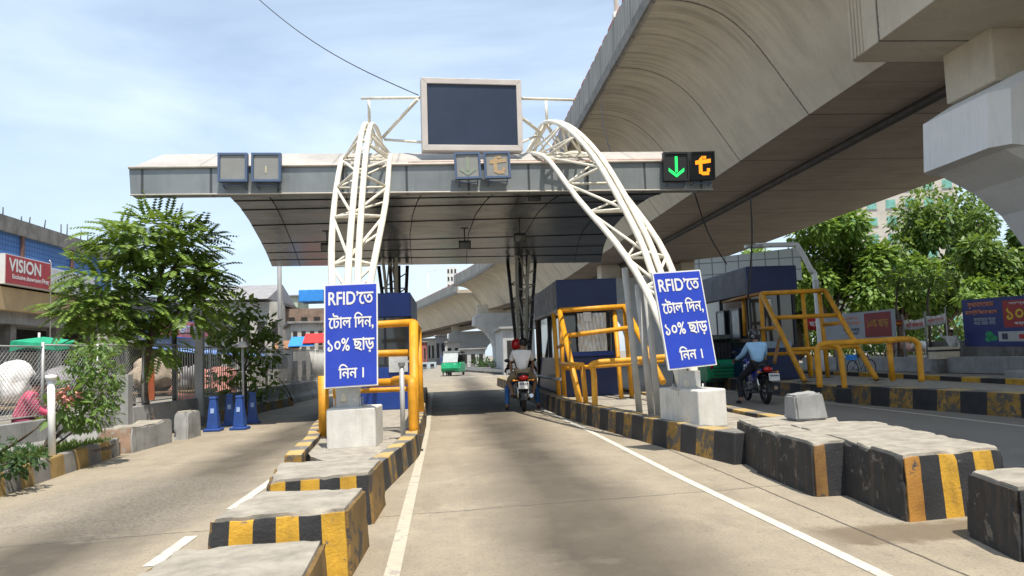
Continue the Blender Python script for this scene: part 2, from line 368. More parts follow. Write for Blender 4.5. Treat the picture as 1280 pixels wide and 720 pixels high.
def text_into(mb, body, origin, ux, uy, width=None, height=None, mi=0, lift=0.004, thick=0.004, bold=0.012, align='C', slant=0.0):
    """lettering centred at origin on a board with unit axes ux (right) and uy (up)"""
    cu = bpy.data.curves.new('lettering', 'FONT'); cu.body = body; cu.offset = 0.0; cu.resolution_u = 4; cu.shear = slant
    ob = bpy.data.objects.new('lettering', cu); COL.objects.link(ob)
    bpy.context.view_layer.update()
    cu.fill_mode = 'NONE'
    me = bpy.data.meshes.new_from_object(ob.evaluated_get(bpy.context.evaluated_depsgraph_get()))
    bpy.data.objects.remove(ob); bpy.data.curves.remove(cu)
    if len(me.vertices) == 0: return
    nb = {}
    for e in me.edges:
        a, b = e.vertices; nb.setdefault(a, []).append(b); nb.setdefault(b, []).append(a)
    seen = set(); loops = []
    for v0 in range(len(me.vertices)):                  # outlines of the strokes, one closed loop each
        if v0 in seen or v0 not in nb: continue
        lp = [v0]; seen.add(v0); cur = v0
        while True:
            nx = [q for q in nb[cur] if q not in seen]
            if not nx: break
            cur = nx[0] if len(lp) > 1 else min(nx, key=lambda q: abs(q - cur))
            lp.append(cur); seen.add(cur)
        if len(lp) > 2: loops.append([(me.vertices[q].co.x, me.vertices[q].co.y) for q in lp])
    bpy.data.meshes.remove(me)
    if not loops: return
    def area(l): return sum(l[k - 1][0] * l[k][1] - l[k][0] * l[k - 1][1] for k in range(len(l))) / 2
    def inside(p, l):
        c = False
        for k in range(len(l)):
            (x1, y1), (x2, y2) = l[k - 1], l[k]
            if (y1 > p[1]) != (y2 > p[1]) and p[0] < (x2 - x1) * (p[1] - y1) / (y2 - y1) + x1: c = not c
        return c
    ar = [area(l) for l in loops]; outs = []; holes = []; up_ = {}
    for k in range(len(loops)):
        c_ = [q for q in range(len(loops)) if q != k and abs(ar[q]) > abs(ar[k]) and inside(loops[k][0], loops[q])]
        par = min(c_, key=lambda q: abs(ar[q])) if c_ else None
        if par is not None and ar[par] * ar[k] < 0: holes.append(k); up_[k] = par
        else: outs.append(k)
    own = {k: [h_ for h_ in holes if up_[h_] == k] for k in outs}
    allp = [p for l in loops for p in l]
    xs = [p[0] for p in allp]; ys = [p[1] for p in allp]
    w = max(xs) - min(xs); h = max(ys) - min(ys); cx = (max(xs) + min(xs)) / 2; cy = (max(ys) + min(ys)) / 2
    sx = width / w if width else height / h
    sy = height / h if height else sx
    nn = V(ux).cross(V(uy)).normalized(); e = min(sx, sy) * bold * 1.1; lv = 0
    for o_ in outs:
        poly = [loops[o_]] + [loops[h_] for h_ in own[o_]]
        tri = tessellate_polygon([[V((p[0], p[1], 0)) for p in l] for l in poly]); flat = [p for l in poly for p in l]
        for k, (ox, oy) in enumerate(((0, 0), (e, 0), (-e, 0), (0, e), (0, -e))):          # heavier strokes
            if k and bold <= 0: break
            lv += 1
            pts = [V(origin) + V(ux) * ((p[0] - cx) * sx + ox) + V(uy) * ((p[1] - cy) * sy + oy) + nn * (lift + 0.0001 * (lv % 40)) for p in flat]
            mb.add(pts, [tuple(t) for t in tri], mi)
def smooth_path(pts, n=6):
    pts = [V(p) for p in pts]; out = []
    for i in range(len(pts) - 1):
        p0 = pts[max(i - 1, 0)]; p1 = pts[i]; p2 = pts[i + 1]; p3 = pts[min(i + 2, len(pts) - 1)]
        for k in range(n):
            t = k / n
            out.append(0.5 * ((2 * p1) + (p2 - p0) * t + (2 * p0 - 5 * p1 + 4 * p2 - p3) * t * t + (3 * p1 - p0 - 3 * p2 + p3) * t ** 3))
    out.append(pts[-1]); return out

# ================================================================== GROUND AND ROAD
def road_material():
    m, nt, b = newmat('road surface')
    tc = nd(nt, 'ShaderNodeTexCoord'); sp = nd(nt, 'ShaderNodeSeparateXYZ'); nt.links.new(tc.outputs['Object'], sp.inputs[0])
    X, Y = sp.outputs[0], sp.outputs[1]
    n1 = noise(nt, 0.55, 8, 0.65); n2 = noise(nt, 5.0, 9, 0.7); n3 = noise(nt, 45, 6, 0.75)
    c = mix(nt, ramp(nt, n1, 0.32, 0.70), (0.275, 0.230, 0.160), (0.39, 0.332, 0.24))
    c = mix(nt, mth(nt, 'MULTIPLY', ramp(nt, n2, 0.38, 0.68), 0.55), c, (0.25, 0.215, 0.17))
    c = mix(nt, mth(nt, 'MULTIPLY', ramp(nt, n3, 0.50, 0.64), 0.60), c, (0.15, 0.125, 0.095))
    c = mix(nt, mth(nt, 'MULTIPLY', ramp(nt, noise(nt, 24, 4, 0.6), 0.60, 0.68), 0.5), c, (0.14, 0.115, 0.09))
    # long scuffs along the wheel paths
    n4 = noise(nt, 1.0, 6, 0.65, stretch=(2.6, 0.16, 1))
    c = mix(nt, mth(nt, 'MULTIPLY', ramp(nt, n4, 0.48, 0.72), 0.35), c, (0.185, 0.16, 0.13))
    # oil stains down the lane middles
    wob = mth(nt, 'MULTIPLY', mth(nt, 'SUBTRACT', noise(nt, 0.5, 5, 0.6), 0.5), 0.9)
    def band(cx, half, amt):
        d = mth(nt, 'ABSOLUTE', mth(nt, 'SUBTRACT', mth(nt, 'ADD', X, wob), cx))
        k = ramp(nt, mth(nt, 'DIVIDE', d, half), 0.22, 1.0, (1, 1, 1, 1), (0, 0, 0, 1))
        return mth(nt, 'MULTIPLY', mth(nt, 'MULTIPLY', k, ramp(nt, n1, 0.25, 0.6, (0.6, 0.6, 0.6, 1), (1, 1, 1, 1))), amt)
    for cx, half, amt in ((1.02, 0.95, 0.98), (-3.0, 0.85, 0.95), (6.6, 0.8, 0.6)):
        c = mix(nt, band(cx, half, amt), c, (0.062, 0.050, 0.036))
    # worn asphalt patch showing its stones in the left lane
    def step(v, lo, hi):
        mr = nd(nt, 'ShaderNodeMapRange', interpolation_type='SMOOTHSTEP'); mr.inputs['From Min'].default_value = lo; mr.inputs['From Max'].default_value = hi
        nt.links.new(v, mr.inputs['Value']); return mr.outputs[0]
    yy = mth(nt, 'ADD', Y, mth(nt, 'MULTIPLY', mth(nt, 'SUBTRACT', n1, 0.5), 2.5))
    pm = mth(nt, 'MULTIPLY', mth(nt, 'MULTIPLY', step(yy, 6.6, 7.3), step(yy, 10.3, 9.3)), mth(nt, 'MULTIPLY', step(X, -2.0, -2.5), step(X, -4.6, -4.1)))
    vo = nd(nt, 'ShaderNodeTexVoronoi'); vo.inputs['Scale'].default_value = 32; nt.links.new(tc.outputs['Object'], vo.inputs['Vector'])
    stones = mix(nt, vo.outputs['Distance'], (0.36, 0.315, 0.25), (0.10, 0.09, 0.075))
    c = mix(nt, mth(nt, 'MULTIPLY', pm, 0.45), c, stones)
    # grey asphalt of the outer lanes
    asp = mix(nt, n2, (0.17, 0.16, 0.145), (0.26, 0.245, 0.22))
    c = mix(nt, mth(nt, 'MULTIPLY', step(mth(nt, 'ADD', X, mth(nt, 'MULTIPLY', wob, 0.6)), 4.3, 5.0), 0.8), c, asp)
    c = mix(nt, mth(nt, 'MULTIPLY', step(Y, 34, 60), 0.5), c, (0.24, 0.225, 0.20))
    bl_ = ramp(nt, noise(nt, 1.7, 7, 0.68, stretch=(1.3, 0.55, 1)), 0.52, 0.66)
    c = mix(nt, mth(nt, 'MULTIPLY', bl_, 0.28), c, (0.125, 0.102, 0.075))
    pale = ramp(nt, noise(nt, 1.1, 7, 0.7), 0.56, 0.68)
    c = mix(nt, mth(nt, 'MULTIPLY', pale, 0.18), c, (0.42, 0.365, 0.275))
    # brown muddy patch at the foot of the big block
    mp_ = mth(nt, 'MULTIPLY', mth(nt, 'MULTIPLY', step(X, 2.45, 2.75), step(X, 5.0, 4.4)), mth(nt, 'MULTIPLY', step(mth(nt, 'ADD', Y, mth(nt, 'MULTIPLY', n2, 0.5)), 5.28, 5.42), step(mth(nt, 'ADD', Y, mth(nt, 'MULTIPLY', n2, 0.5)), 5.95, 5.75)))
    c = mix(nt, mth(nt, 'MULTIPLY', mp_, 0.75), c, (0.12, 0.085, 0.05))
    # cracks and small drips
    cv = nd(nt, 'ShaderNodeTexVoronoi', feature='DISTANCE_TO_EDGE'); cv.inputs['Scale'].default_value = 0.55
    wv = mix(nt, 0.12, tc.outputs['Object'], nd(nt, 'ShaderNodeTexNoise').outputs['Color'], 'ADD'); nt.links.new(wv, cv.inputs['Vector'])
    cr = mth(nt, 'MULTIPLY', ramp(nt, cv.outputs['Distance'], 0.004, 0.012, (1, 1, 1, 1), (0, 0, 0, 1)), ramp(nt, noise(nt, 0.8, 4), 0.50, 0.58))
    c = mix(nt, mth(nt, 'MULTIPLY', cr, 0.0), c, (0.09, 0.075, 0.06))
    dr = ramp(nt, noise(nt, 9.0, 3, 0.5), 0.68, 0.74)
    c = mix(nt, mth(nt, 'MULTIPLY', dr, 0.55), c, (0.11, 0.09, 0.07))
    # slab joints, slightly skew and broken
    yj = mth(nt, 'ADD', mth(nt, 'ADD', Y, mth(nt, 'MULTIPLY', X, -0.13)), mth(nt, 'MULTIPLY', noise(nt, 2.5, 8, 0.75), 0.16))
    fr = mth(nt, 'ABSOLUTE', mth(nt, 'SUBTRACT', mth(nt, 'FRACT', mth(nt, 'DIVIDE', mth(nt, 'ADD', yj, 0.32), 4.9)), 0.5))
    jl = ramp(nt, fr, 0.0017, 0.0032, (1, 1, 1, 1), (0, 0, 0, 1))
    jx = ramp(nt, mth(nt, 'ABSOLUTE', mth(nt, 'SUBTRACT', mth(nt, 'ADD', X, mth(nt, 'MULTIPLY', n2, 0.04)), 2.92)), 0.008, 0.014, (1, 1, 1, 1), (0, 0, 0, 1))
    c = mix(nt, mth(nt, 'MULTIPLY', mth(nt, 'MAXIMUM', jl, jx), 0.85), c, (0.045, 0.037, 0.03))
    nt.links.new(c, b.inputs['Base Color']); b.inputs['Roughness'].default_value = 0.88
    h = mth(nt, 'ADD', mth(nt, 'MULTIPLY', n3, 0.5), mth(nt, 'MULTIPLY', n2, 0.6))
    h = mth(nt, 'SUBTRACT', h, mth(nt, 'MULTIPLY', mth(nt, 'MULTIPLY', pm, vo.outputs['Distance']), 1.5))
    bump(nt, b, h, 0.55, 0.02)
    return m
g = MB(); S = 2500
g.add([(-S, -S, -0.012), (S, -S, -0.012), (S, S, -0.012), (-S, S, -0.012)], [(0, 1, 2, 3)])
struct(g, 'ground', mat('dusty ground', (0.22, 0.20, 0.165), 0.95, 0.3, 0.3, bmp=0.3), fix=False)
g = MB(); ys = [-25, 12, 30, 60, 90, 130, 220, 420]
lo = [(-6.9, -25), (-6.9, 12), (-5.5, 31), (-6.0, 60), (-9, 90), (-16, 130), (-34, 220), (-80, 420)]
ro = [(19.3, -25), (19.3, 12), (19.3, 36), (17, 60), (14, 90), (8, 130), (-8, 220), (-50, 420)]
vs = []
for a, b in zip(lo, ro): vs += [(a[0], a[1], 0), (b[0], b[1], 0)]
g.add(vs, [(2 * i, 2 * i + 1, 2 * i + 3, 2 * i + 2) for i in range(len(lo) - 1)])
struct(g, 'road', road_material(), fix=False)
def strip(name, pts, w, m, z=0.004):
    g = MB(); vs = []
    for i, p in enumerate(pts):
        a = V(pts[max(i - 1, 0)]); b = V(pts[min(i + 1, len(pts) - 1)]); d = (b - a).normalized(); n = V((-d.y, d.x))
        p = V(p); vs += [(*(p - n * w / 2), z), (*(p + n * w / 2), z)]
    g.add(vs, [(2 * i, 2 * i + 1, 2 * i + 3, 2 * i + 2) for i in range(len(pts) - 1)])
    return struct(g, name, m, fix=True)
strip('lane_line', [(2.49, -4), (2.46, 4.4), (2.38, 8), (2.34, 13), (2.15, 21.7), (1.9, 30)], 0.088, line_w)
strip('lane_line', [(-0.36, -4), (-0.40, 5), (-0.42, 8), (-0.46, 15), (-0.72, 30)], 0.10, line_d)
for y0, y1 in ((0.5, 3.2), (5.6, 6.5), (7.6, 9.4), (10.6, 12.2), (13.4, 15)):
    strip('lane_dash', [(-2.08, y0), (-2.09, y1)], 0.10, line_w)
strip('lane_line', [(8.57, -2), (8.53, 11), (8.42, 18), (8.3, 26)], 0.10, line_w)
for i, x in enumerate((0.5, 2.2, 4.0, 5.8)): strip('lane_dash', [(x, 51.0 - i * 0.6), (x + 1.1, 50.8 - i * 0.6)], 0.5, line_w)

# ================================================================== FLYOVER
def offc(Y):
    if Y < 70: return 0.0
    if Y < 120: t = (Y - 70) / 50; return -6.0 * t * t
    return -6.0 - (Y - 120) * 0.2
Z0 = EYE.z
half = [(6.55, 12.35), (6.50, 10.95), (6.62, 10.62)]          # parapet top, lip
haunch = [(6.62, 10.66), (7.25, 10.64), (7.9, 10.52), (8.55, 10.25), (9.1, 9.85), (9.6, 9.33), (10.05, 8.72), (10.5, 8.05), (10.9, 7.45), (11.2, 7.0)]
CX = 16.5
def flyover_mat(name, seg, base, dark, lines):
    m, nt, b = newmat(name)
    tc = nd(nt, 'ShaderNodeTexCoord'); sp = nd(nt, 'ShaderNodeSeparateXYZ'); nt.links.new(tc.outputs['Object'], sp.inputs[0])
    n1 = noise(nt, 0.35, 8, 0.65); n2 = noise(nt, 0.9, 8, 0.7, stretch=(0.5, 1.3, 0.5)); n3 = noise(nt, 12, 8, 0.7)
    c = mix(nt, ramp(nt, n1, 0.3, 0.7), base, tuple(k * 0.74 for k in base))
    c = mix(nt, mth(nt, 'MULTIPLY', ramp(nt, n2, 0.48, 0.75), 0.6), c, dark)
    c = mix(nt, mth(nt, 'MULTIPLY', ramp(nt, n3, 0.52, 0.66), 0.25), c, dark)
    # leaks down from the edge of the deck
    n5 = noise(nt, 2.2, 6, 0.7, stretch=(0.10, 2.2, 0.10))
    hi = nd(nt, 'ShaderNodeMapRange'); hi.inputs['From Min'].default_value = 9.6; hi.inputs['From Max'].default_value = 11.8; nt.links.new(sp.outputs[2], hi.inputs['Value'])
    c = mix(nt, mth(nt, 'MULTIPLY', mth(nt, 'MULTIPLY', ramp(nt, n5, 0.46, 0.62), hi.outputs[0]), 0.45), c, tuple(k * 0.55 for k in dark))
    sxn = mth(nt, 'ADD', sp.outputs[1], mth(nt, 'MULTIPLY', n3, 0.10))
    fr = mth(nt, 'ABSOLUTE', mth(nt, 'SUBTRACT', mth(nt, 'FRACT', mth(nt, 'DIVIDE', mth(nt, 'ADD', sxn, 3.6), seg)), 0.5))
    w = 0.022 / seg
    c = mix(nt, mth(nt, 'MULTIPLY', ramp(nt, fr, w, w * 2.2, (1, 1, 1, 1), (0, 0, 0, 1)), 0.8), c, (0.03, 0.025, 0.02))
    if lines:
        fr2 = mth(nt, 'ABSOLUTE', mth(nt, 'SUBTRACT', mth(nt, 'FRACT', mth(nt, 'DIVIDE', sxn, lines)), 0.5))
        w2 = 0.010 / lines
        c = mix(nt, mth(nt, 'MULTIPLY', ramp(nt, fr2, w2, w2 * 2.5, (1, 1, 1, 1), (0, 0, 0, 1)), 0.5), c, (0.06, 0.045, 0.035))
    nt.links.new(c, b.inputs['Base Color']); b.inputs['Roughness'].default_value = 0.9
    bump(nt, b, n3, 0.3, 0.03)
    return m
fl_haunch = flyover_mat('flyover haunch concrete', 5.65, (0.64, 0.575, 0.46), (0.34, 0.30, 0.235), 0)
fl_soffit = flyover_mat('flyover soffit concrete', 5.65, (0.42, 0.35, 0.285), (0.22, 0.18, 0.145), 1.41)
fl_par = flyover_mat('flyover parapet concrete', 2.6, (0.40, 0.385, 0.35), (0.20, 0.19, 0.17), 0)

def sweep(mb, prof, Ys, dx=0.0, dz=0.0, mi=0, close=True, smooth=False):
    n = len(prof); vs = []
    for Y in Ys:
        for (x, z) in prof: vs.append((x + offc(Y) + dx, Y, z + Z0 + dz))
    fs = []
    for i in range(len(Ys) - 1):
        for j in range(n if close else n - 1):
            a = i * n + j; b = i * n + (j + 1) % n; fs.append((a, b, b + n, a + n))
    mb.add(vs, fs, mi, smooth)
    if close:
        o = len(mb.v) - len(vs)
        mb.f.append(tuple(o + j for j in range(n))); mb.m.append(mi); mb.sm.append(False)
        mb.f.append(tuple(o + (len(Ys) - 1) * n + j for j in reversed(range(n)))); mb.m.append(mi); mb.sm.append(False)
def make_flyover(label, Ys, dx, dz, rail=True):
    root = empty('flyover', (11 + dx, Ys[0], 0), label, 'flyover')
    mir = lambda pr: [(2 * CX - x, z) for x, z in pr]
    mb = MB()
    # girder shell: outer haunches and flat soffit, closed on top by the deck
    fine = smooth_path([(x, 0, z) for x, z in haunch], 3); fine = [(p.x, p.z) for p in fine]
    left = fine; right = list(reversed(mir(fine)))
    sweep(mb, left, Ys, dx, dz, 0, False, True)
    sweep(mb, right, Ys, dx, dz, 0, False, True)
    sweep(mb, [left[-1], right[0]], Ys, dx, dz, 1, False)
    sweep(mb, [right[-1], (right[-1][0], 11.2), (left[0][0], 11.2), left[0]], Ys, dx, dz, 0, False)
    for Ye in (Ys[0], Ys[-1]):
        ring = [(x + offc(Ye) + dx, Ye, z + Z0 + dz) for x, z in left + right] + [(right[-1][0] + offc(Ye) + dx, Ye, 11.2 + Z0 + dz), (left[0][0] + offc(Ye) + dx, Ye, 11.2 + Z0 + dz)]
        mb.add(ring, [tuple(range(len(ring)))], 0)
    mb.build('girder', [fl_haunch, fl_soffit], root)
    for side in (0, 1):
        pr = [(6.45, 10.68), (6.62, 10.62), (6.62, 10.66), (6.78, 11.2), (6.72, 12.35), (6.50, 12.35), (6.45, 11.05)]
        pr = [(6.50, 10.60), (6.60, 10.60), (6.605, 11.21), (6.74, 11.21), (6.72, 12.35), (6.50, 12.35), (6.46, 11.0)]
        lip = [(6.40, 10.58), (6.498, 10.58), (6.455, 11.0), (6.40, 11.0)]
        if side: pr = mir(pr); lip = mir(lip)
        mb = MB(); sweep(mb, pr, Ys, dx, dz); mb.build('parapet', fl_par, root)
        mb = MB(); sweep(mb, lip, Ys, dx, dz); mb.build('drip_edge', conc_dark, root)
    if rail:
        mb = MB()
        Y = max(Ys[0], 2.0)
        while Y < Ys[-1]:
            l = R.uniform(0.5, 1.1)
            mb.box((6.6 + offc(Y) + dx, Y + l / 2, 12.42 + Z0 + dz), (0.15, l, R.uniform(0.05, 0.13)))
            Y += l + R.uniform(0.12, 0.5)
        mb.build('coping_flags', red_trim, root)
        mb = MB(); 
        mb.tube([(14.05 + offc(Y) + dx, Y, 6.90 + Z0 + dz) for Y in Ys], 0.16, 8)
        mb.build('drain_pipe', pipe_dark, root)
    return root
fly = make_flyover('wide concrete flyover on the right with a curved underside over the toll lanes', [-22, -10, 0, 10, 20, 30, 40, 50, 60, 70, 78, 86, 94, 102, 110, 118], 0, 0)
make_flyover('distant narrower stretch of the flyover beyond the end joint, curving away left', [118.6, 130, 145, 165, 190, 220, 260], 0.6, -1.0)
# thick diaphragm of the girder over the near pier
mb = MB()
mb.prism([(10.2, 14.0, Z0 + 6.97), (13.6, 14.0, Z0 + 6.97), (13.6, 14.0, Z0 + 10.4), (10.2, 14.0, Z0 + 10.4)], (0, 4.0, 0))
mb.prism([(10.32, 18.0, Z0 + 6.99), (13.6, 18.0, Z0 + 6.99), (13.6, 18.0, Z0 + 10.4), (10.32, 18.0, Z0 + 10.4)], (0, 0.12, 0))
for k in range(4): mb.box((10.19, 17.42 + k * 0.15, Z0 + 8.6), (0.05, 0.06, 3.26))
mb.build('diaphragm', fl_haunch, fly, bevel=0.04)
# lamp posts standing on the flyover edge
for (px, py, Y, lab) in ((742, 56, 27.5, 'white lamp post rising from the near flyover parapet'), (536, 384, 190.0, 'thin lamp post standing on the distant flyover stretch')):
    b0 = P(px, py, Y); 
    if Y < 100: b0 = V((6.6 , Y, Z0 + 12.35))
    root = empty('flyover_lamp', b0, lab, 'street lamp')
    mb = MB(); mb.tube([b0, b0 + V((0.0, 0, 8.5))], 0.10, 8, r1=0.06); mb.box(b0 + V((0, 0, 0.1)), (0.3, 0.3, 0.2)); mb.build('pole', white_p, root)
    mb = MB(); mb.tube([b0 + V((0, 0, 8.5)), b0 + V((0.6, 0, 8.9)), b0 + V((1.6, 0, 9.0))], 0.05, 6); mb.box(b0 + V((1.8, 0, 9.0)), (0.7, 0.25, 0.12)); mb.build('lamp_head', galv, root)

pier_white = mat('white pier paint', (0.80, 0.79, 0.77), 0.8, 0.06, 0.8, streak=0.2, streakcol=(0.36, 0.34, 0.30), bmp=0.15)
pier_shaded = mat('shaded white pier paint', (0.44, 0.44, 0.43), 0.85, 0.12, 0.8, streak=0.3, streakcol=(0.25, 0.24, 0.22), bmp=0.15)  # white pier paint greyed to carry the flyover's shade on the farther piers
def make_pier(Y, cx, label, dz=0.0):
    root = empty('flyover_pier', (cx, Y, 0), label, 'bridge pier', 'flyover piers')
    def L(x, z, y): return (cx + x, Y + y, z)
    prof = []
    for s in (-1, 1):
        p = [(4.72, 5.27), (4.80, 4.06), (4.45, 4.02), (3.6, 3.55), (2.9, 2.95), (2.35, 2.1), (2.05, 1.1), (1.95, -Z0 + 0.0)]
        p = [(x * s, z + Z0 + dz if z > -1.3 else 0.0) for x, z in p]
        prof.append(p)
    ring = prof[0][:] + list(reversed(prof[1]))        # left top .. left foot, right foot .. right top
    ring = [(-3.9, 5.75 + Z0 + dz)] + ring + [(3.9, 5.75 + Z0 + dz)]
    mb = MB(); n = len(ring)
    def ringv(y, ins): 
        out = []
        for x, z in ring:
            out.append(L(x - math.copysign(min(ins, abs(x)), x), z, y))
        return out
    layers = [(-1.45, 0.30), (-1.15, 0.0), (1.15, 0.0), (1.45, 0.30)]
    vs = []
    for y, ins in layers: vs += ringv(y, ins)
    fs = [tuple(range(n)), tuple(reversed(range(3 * n, 4 * n)))]
    for k in range(3):
        for j in range(n): a = k * n + j; b = k * n + (j + 1) % n; fs.append((a, b, b + n, a + n))
    mb.add(vs, fs)
    mb.build('pier_column', pier_white if Y < 30 else pier_shaded, root)
    for x in (-3.3, 3.3):
        mb = MB(); mb.box((cx + x, Y + 0.25, Z0 + dz + 6.37), (1.6, 1.7, 1.24)); mb.build('bearing_block', fl_haunch, root, bevel=0.04)
    mb = MB(); mb.box((cx, Y, 0.25), (5.2, 4.0, 0.5)); mb.build('plinth', conc_grey, root, bevel=0.05)
    return root
make_pier(16.6, CX, 'massive white flared flyover pier at the right edge, nearest of the piers')
make_pier(62, CX, 'white flared flyover pier half hidden behind the middle toll booth')
make_pier(107, 8.0, 'white flared flyover pier standing beyond the gantry next to the pale shed')
make_pier(150, 4.6, 'far flyover pier behind the green auto rickshaw', -1.0)
make_pier(195, -4.5, 'farthest flyover pier above the distant market stalls', -1.0)

# ================================================================== ISLANDS, KERBS AND BLOCKS
def kerb(name, pts, w, h, seg, label, mats, parent=None, side=1, group=None, first=0):
    """striped kerb following the outer line pts; the width lies on the side of n"""
    mb = MB(); pts = [V((p[0], p[1])) for p in pts]
    d = [0]
    for a, b in zip(pts, pts[1:]): d.append(d[-1] + (b - a).length)
    def atd(s):
        for i in range(len(pts) - 1):
            if s <= d[i + 1] + 1e-6:
                t = (s - d[i]) / (d[i + 1] - d[i]); return pts[i].lerp(pts[i + 1], t), (pts[i + 1] - pts[i]).normalized()
        return pts[-1], (pts[-1] - pts[-2]).normalized()
    cuts = [0.0]
    while cuts[-1] + seg * 1.2 < d[-1]: cuts.append(cuts[-1] + seg * R.uniform(0.88, 1.12))
    cuts.append(d[-1]); n = len(cuts); vs = []
    for s in cuts:
        p, t = atd(s); nn = V((-t.y, t.x)) * side
        j = [R.uniform(-0.008, 0.008) for _ in range(4)]
        a = p; b = p + nn * w
        vs += [(a.x, a.y, 0), (a.x + nn.x * 0.03 + j[0], a.y + nn.y * 0.03, h + j[1]), (b.x, b.y, h + j[2]), (b.x, b.y, 0)]
    fs = []; ms = []
    for i in range(n - 1):
        c = (i + first) % 2
        for k in range(3):
            fs.append((4 * i + k, 4 * i + k + 1, 4 * i + k + 5, 4 * i + k + 4)); ms.append(c if k != 1 else c + 2)
    fs += [(0, 3, 2, 1), tuple(4 * (n - 1) + k for k in range(4))]; ms += [first % 2, (n - 2 + first) % 2]
    mb.v = vs; mb.f = fs; mb.m = ms; mb.sm = [False] * len(fs)
    if len(mats) == 2: mats = list(mats) + list(mats)
    o = mb.build(name, mats, parent, bevel=0.02)
    if label: tag(o, label, 'kerb', group)
    return o
yel_top = mat('faded yellow kerb top', (0.43, 0.30, 0.11), 0.85, 0.25, 4, wear=0.35, wearcol=(0.34, 0.31, 0.26), bmp=0.4)
blk_top = mat('faded black kerb top', (0.16, 0.15, 0.135), 0.85, 0.3, 4, wear=0.35, wearcol=(0.32, 0.30, 0.25), bmp=0.4)
# left toll island
mb = MB(); isl = [(-0.98, 8.1), (-0.62, 11.0), (-0.68, 16), (-0.95, 27.5), (-2.35, 27.5), (-2.28, 14.2), (-1.95, 10.6), (-1.7, 9.6)]
mb.prism([(x, y, 0.0) for x, y in isl], (0, 0, 0.22)); struct(mb, 'island_pavement', conc_top)
kerb('kerb', [(-0.74, 7.7), (-0.60, 9.2), (-0.45, 10.9), (-0.51, 16), (-0.80, 27.8)], 0.22, 0.30, 0.42, 'black and yellow kerb on the lane side of the left toll island', (yel_shaded, blk, yel_top, blk_top), side=1)
kerb('kerb', [(-1.95, 9.2), (-2.11, 11.4), (-2.45, 14.0), (-2.5, 20), (-2.5, 27.8)], 0.22, 0.30, 0.42, 'black and yellow kerb on the far side of the left toll island, facing the left lane', (yel_shaded, blk, yel_top, blk_top), side=-1)
# right toll island
mb = MB(); isl = [(3.45, 9.4), (3.12, 10.8), (2.8, 14), (2.58, 16.6), (2.48, 28), (2.3, 34), (4.1, 34), (4.4, 28), (4.6, 16), (4.5, 9.4)]
mb.prism([(x, y, 0.0) for x, y in isl], (0, 0, 0.28)); struct(mb, 'island_pavement', conc_top)
kerb('kerb', [(3.20, 8.75), (2.86, 10.8), (2.53, 14.0), (2.32, 16.6), (2.22, 28), (2.05, 34.5)], 0.30, 0.36, 0.45, 'tall black and dull yellow kerb on the lane side of the middle toll island', (blk, yel_shaded, blk_top, yel_top), side=-1)
kerb('kerb', [(4.75, 9.2), (4.85, 16), (4.65, 28), (4.35, 34.5)], 0.26, 0.34, 0.5, 'black and yellow kerb on the far side of the middle toll island, facing the right lane', (blk, yel_shaded, blk_top, yel_top), side=1)
# far right toll island
mb = MB(); isl = [(9.5, 12.0), (9.1, 17.3), (9.0, 17.5), (8.95, 30), (12.4, 30), (12.5, 16.3), (12.3, 11.0)]
mb.prism([(x, y, 0.0) for x, y in isl], (0, 0, 0.30)); struct(mb, 'island_pavement', conc_top)
kerb('kerb', [(9.62, 9.2), (9.36, 12.1), (8.69, 17.05)], 0.42, 0.40, 0.62, 'low black and yellow kerb block in front of the yellow hoop at right', (blk, yel_shaded, blk_top, yel_top), side=-1)
kerb('kerb', [(8.78, 17.3), (8.72, 22), (8.7, 30)], 0.30, 0.36, 0.55, 'dark striped kerb beside the blue shirted rider under the right toll booth', (blk, yel_shaded, blk_top, yel_top), side=-1, first=1)
kerb('kerb', [(12.35, 9.0), (12.53, 16.1), (12.72, 21.2), (12.8, 30)], 0.32, 0.42, 0.8, 'rear black and bright yellow kerb behind the hoop at far right', (yel, blk, yel_top, blk_top), side=1)

from mathutils import noise as mnoise
def roughen(o, h, seed=0, amp=0.0035, chip=0.06):
    """break up a cast block: round and chip its corners, dent its faces"""
    me = o.data; bm = bmesh.new(); bm.from_mesh(me)
    bmesh.ops.remove_doubles(bm, verts=bm.verts, dist=0.0005)
    bm.edges.ensure_lookup_table()
    sharp = [e for e in bm.edges if len(e.link_faces) == 2 and e.calc_face_angle(0) > 0.6]
    bmesh.ops.bevel(bm, geom=sharp, offset=0.022, segments=2, affect='EDGES', clamp_overlap=True, material=-1)
    bmesh.ops.triangulate(bm, faces=[f for f in bm.faces if len(f.verts) > 4])
    for _ in range(4):
        long_ = [e for e in bm.edges if e.calc_length() > 0.07]
        if not long_: break
        bmesh.ops.subdivide_edges(bm, edges=long_, cuts=1, use_grid_fill=True)
    sx = seed * 13.7; ds = {}
    xs = [v.co.x for v in bm.verts]; ys = [v.co.y for v in bm.verts]; c = V(((min(xs) + max(xs)) / 2, (min(ys) + max(ys)) / 2, h * 0.5))
    bm.normal_update()
    for v in bm.verts:
        n = v.normal; p = v.co
        d = amp * mnoise.noise(V((p.x * 7 + sx, p.y * 7, p.z * 7))) + amp * 0.7 * mnoise.noise(V((p.x * 22 + sx, p.y * 22, p.z * 22)))
        k = sum(1 for q in (abs(n.x), abs(n.y), abs(n.z)) if q > 0.25)
        if k >= 2 and p.z > 0.02:
            e = mnoise.noise(V((p.x * 4.5 + sx, p.y * 4.5, p.z * 4.5 + 3))) + 0.5 * mnoise.noise(V((p.x * 13 + sx, p.y * 13, p.z * 13)))
            d -= chip * max(0.0, e - 0.12)
        ds[v] = n * d
    for v, d in ds.items():
        if v.co.z > 0.004: v.co += d
    bm.to_mesh(me); bm.free()
    for p in me.polygons: p.use_smooth = True
    me.set_sharp_from_angle(angle=rad(28))
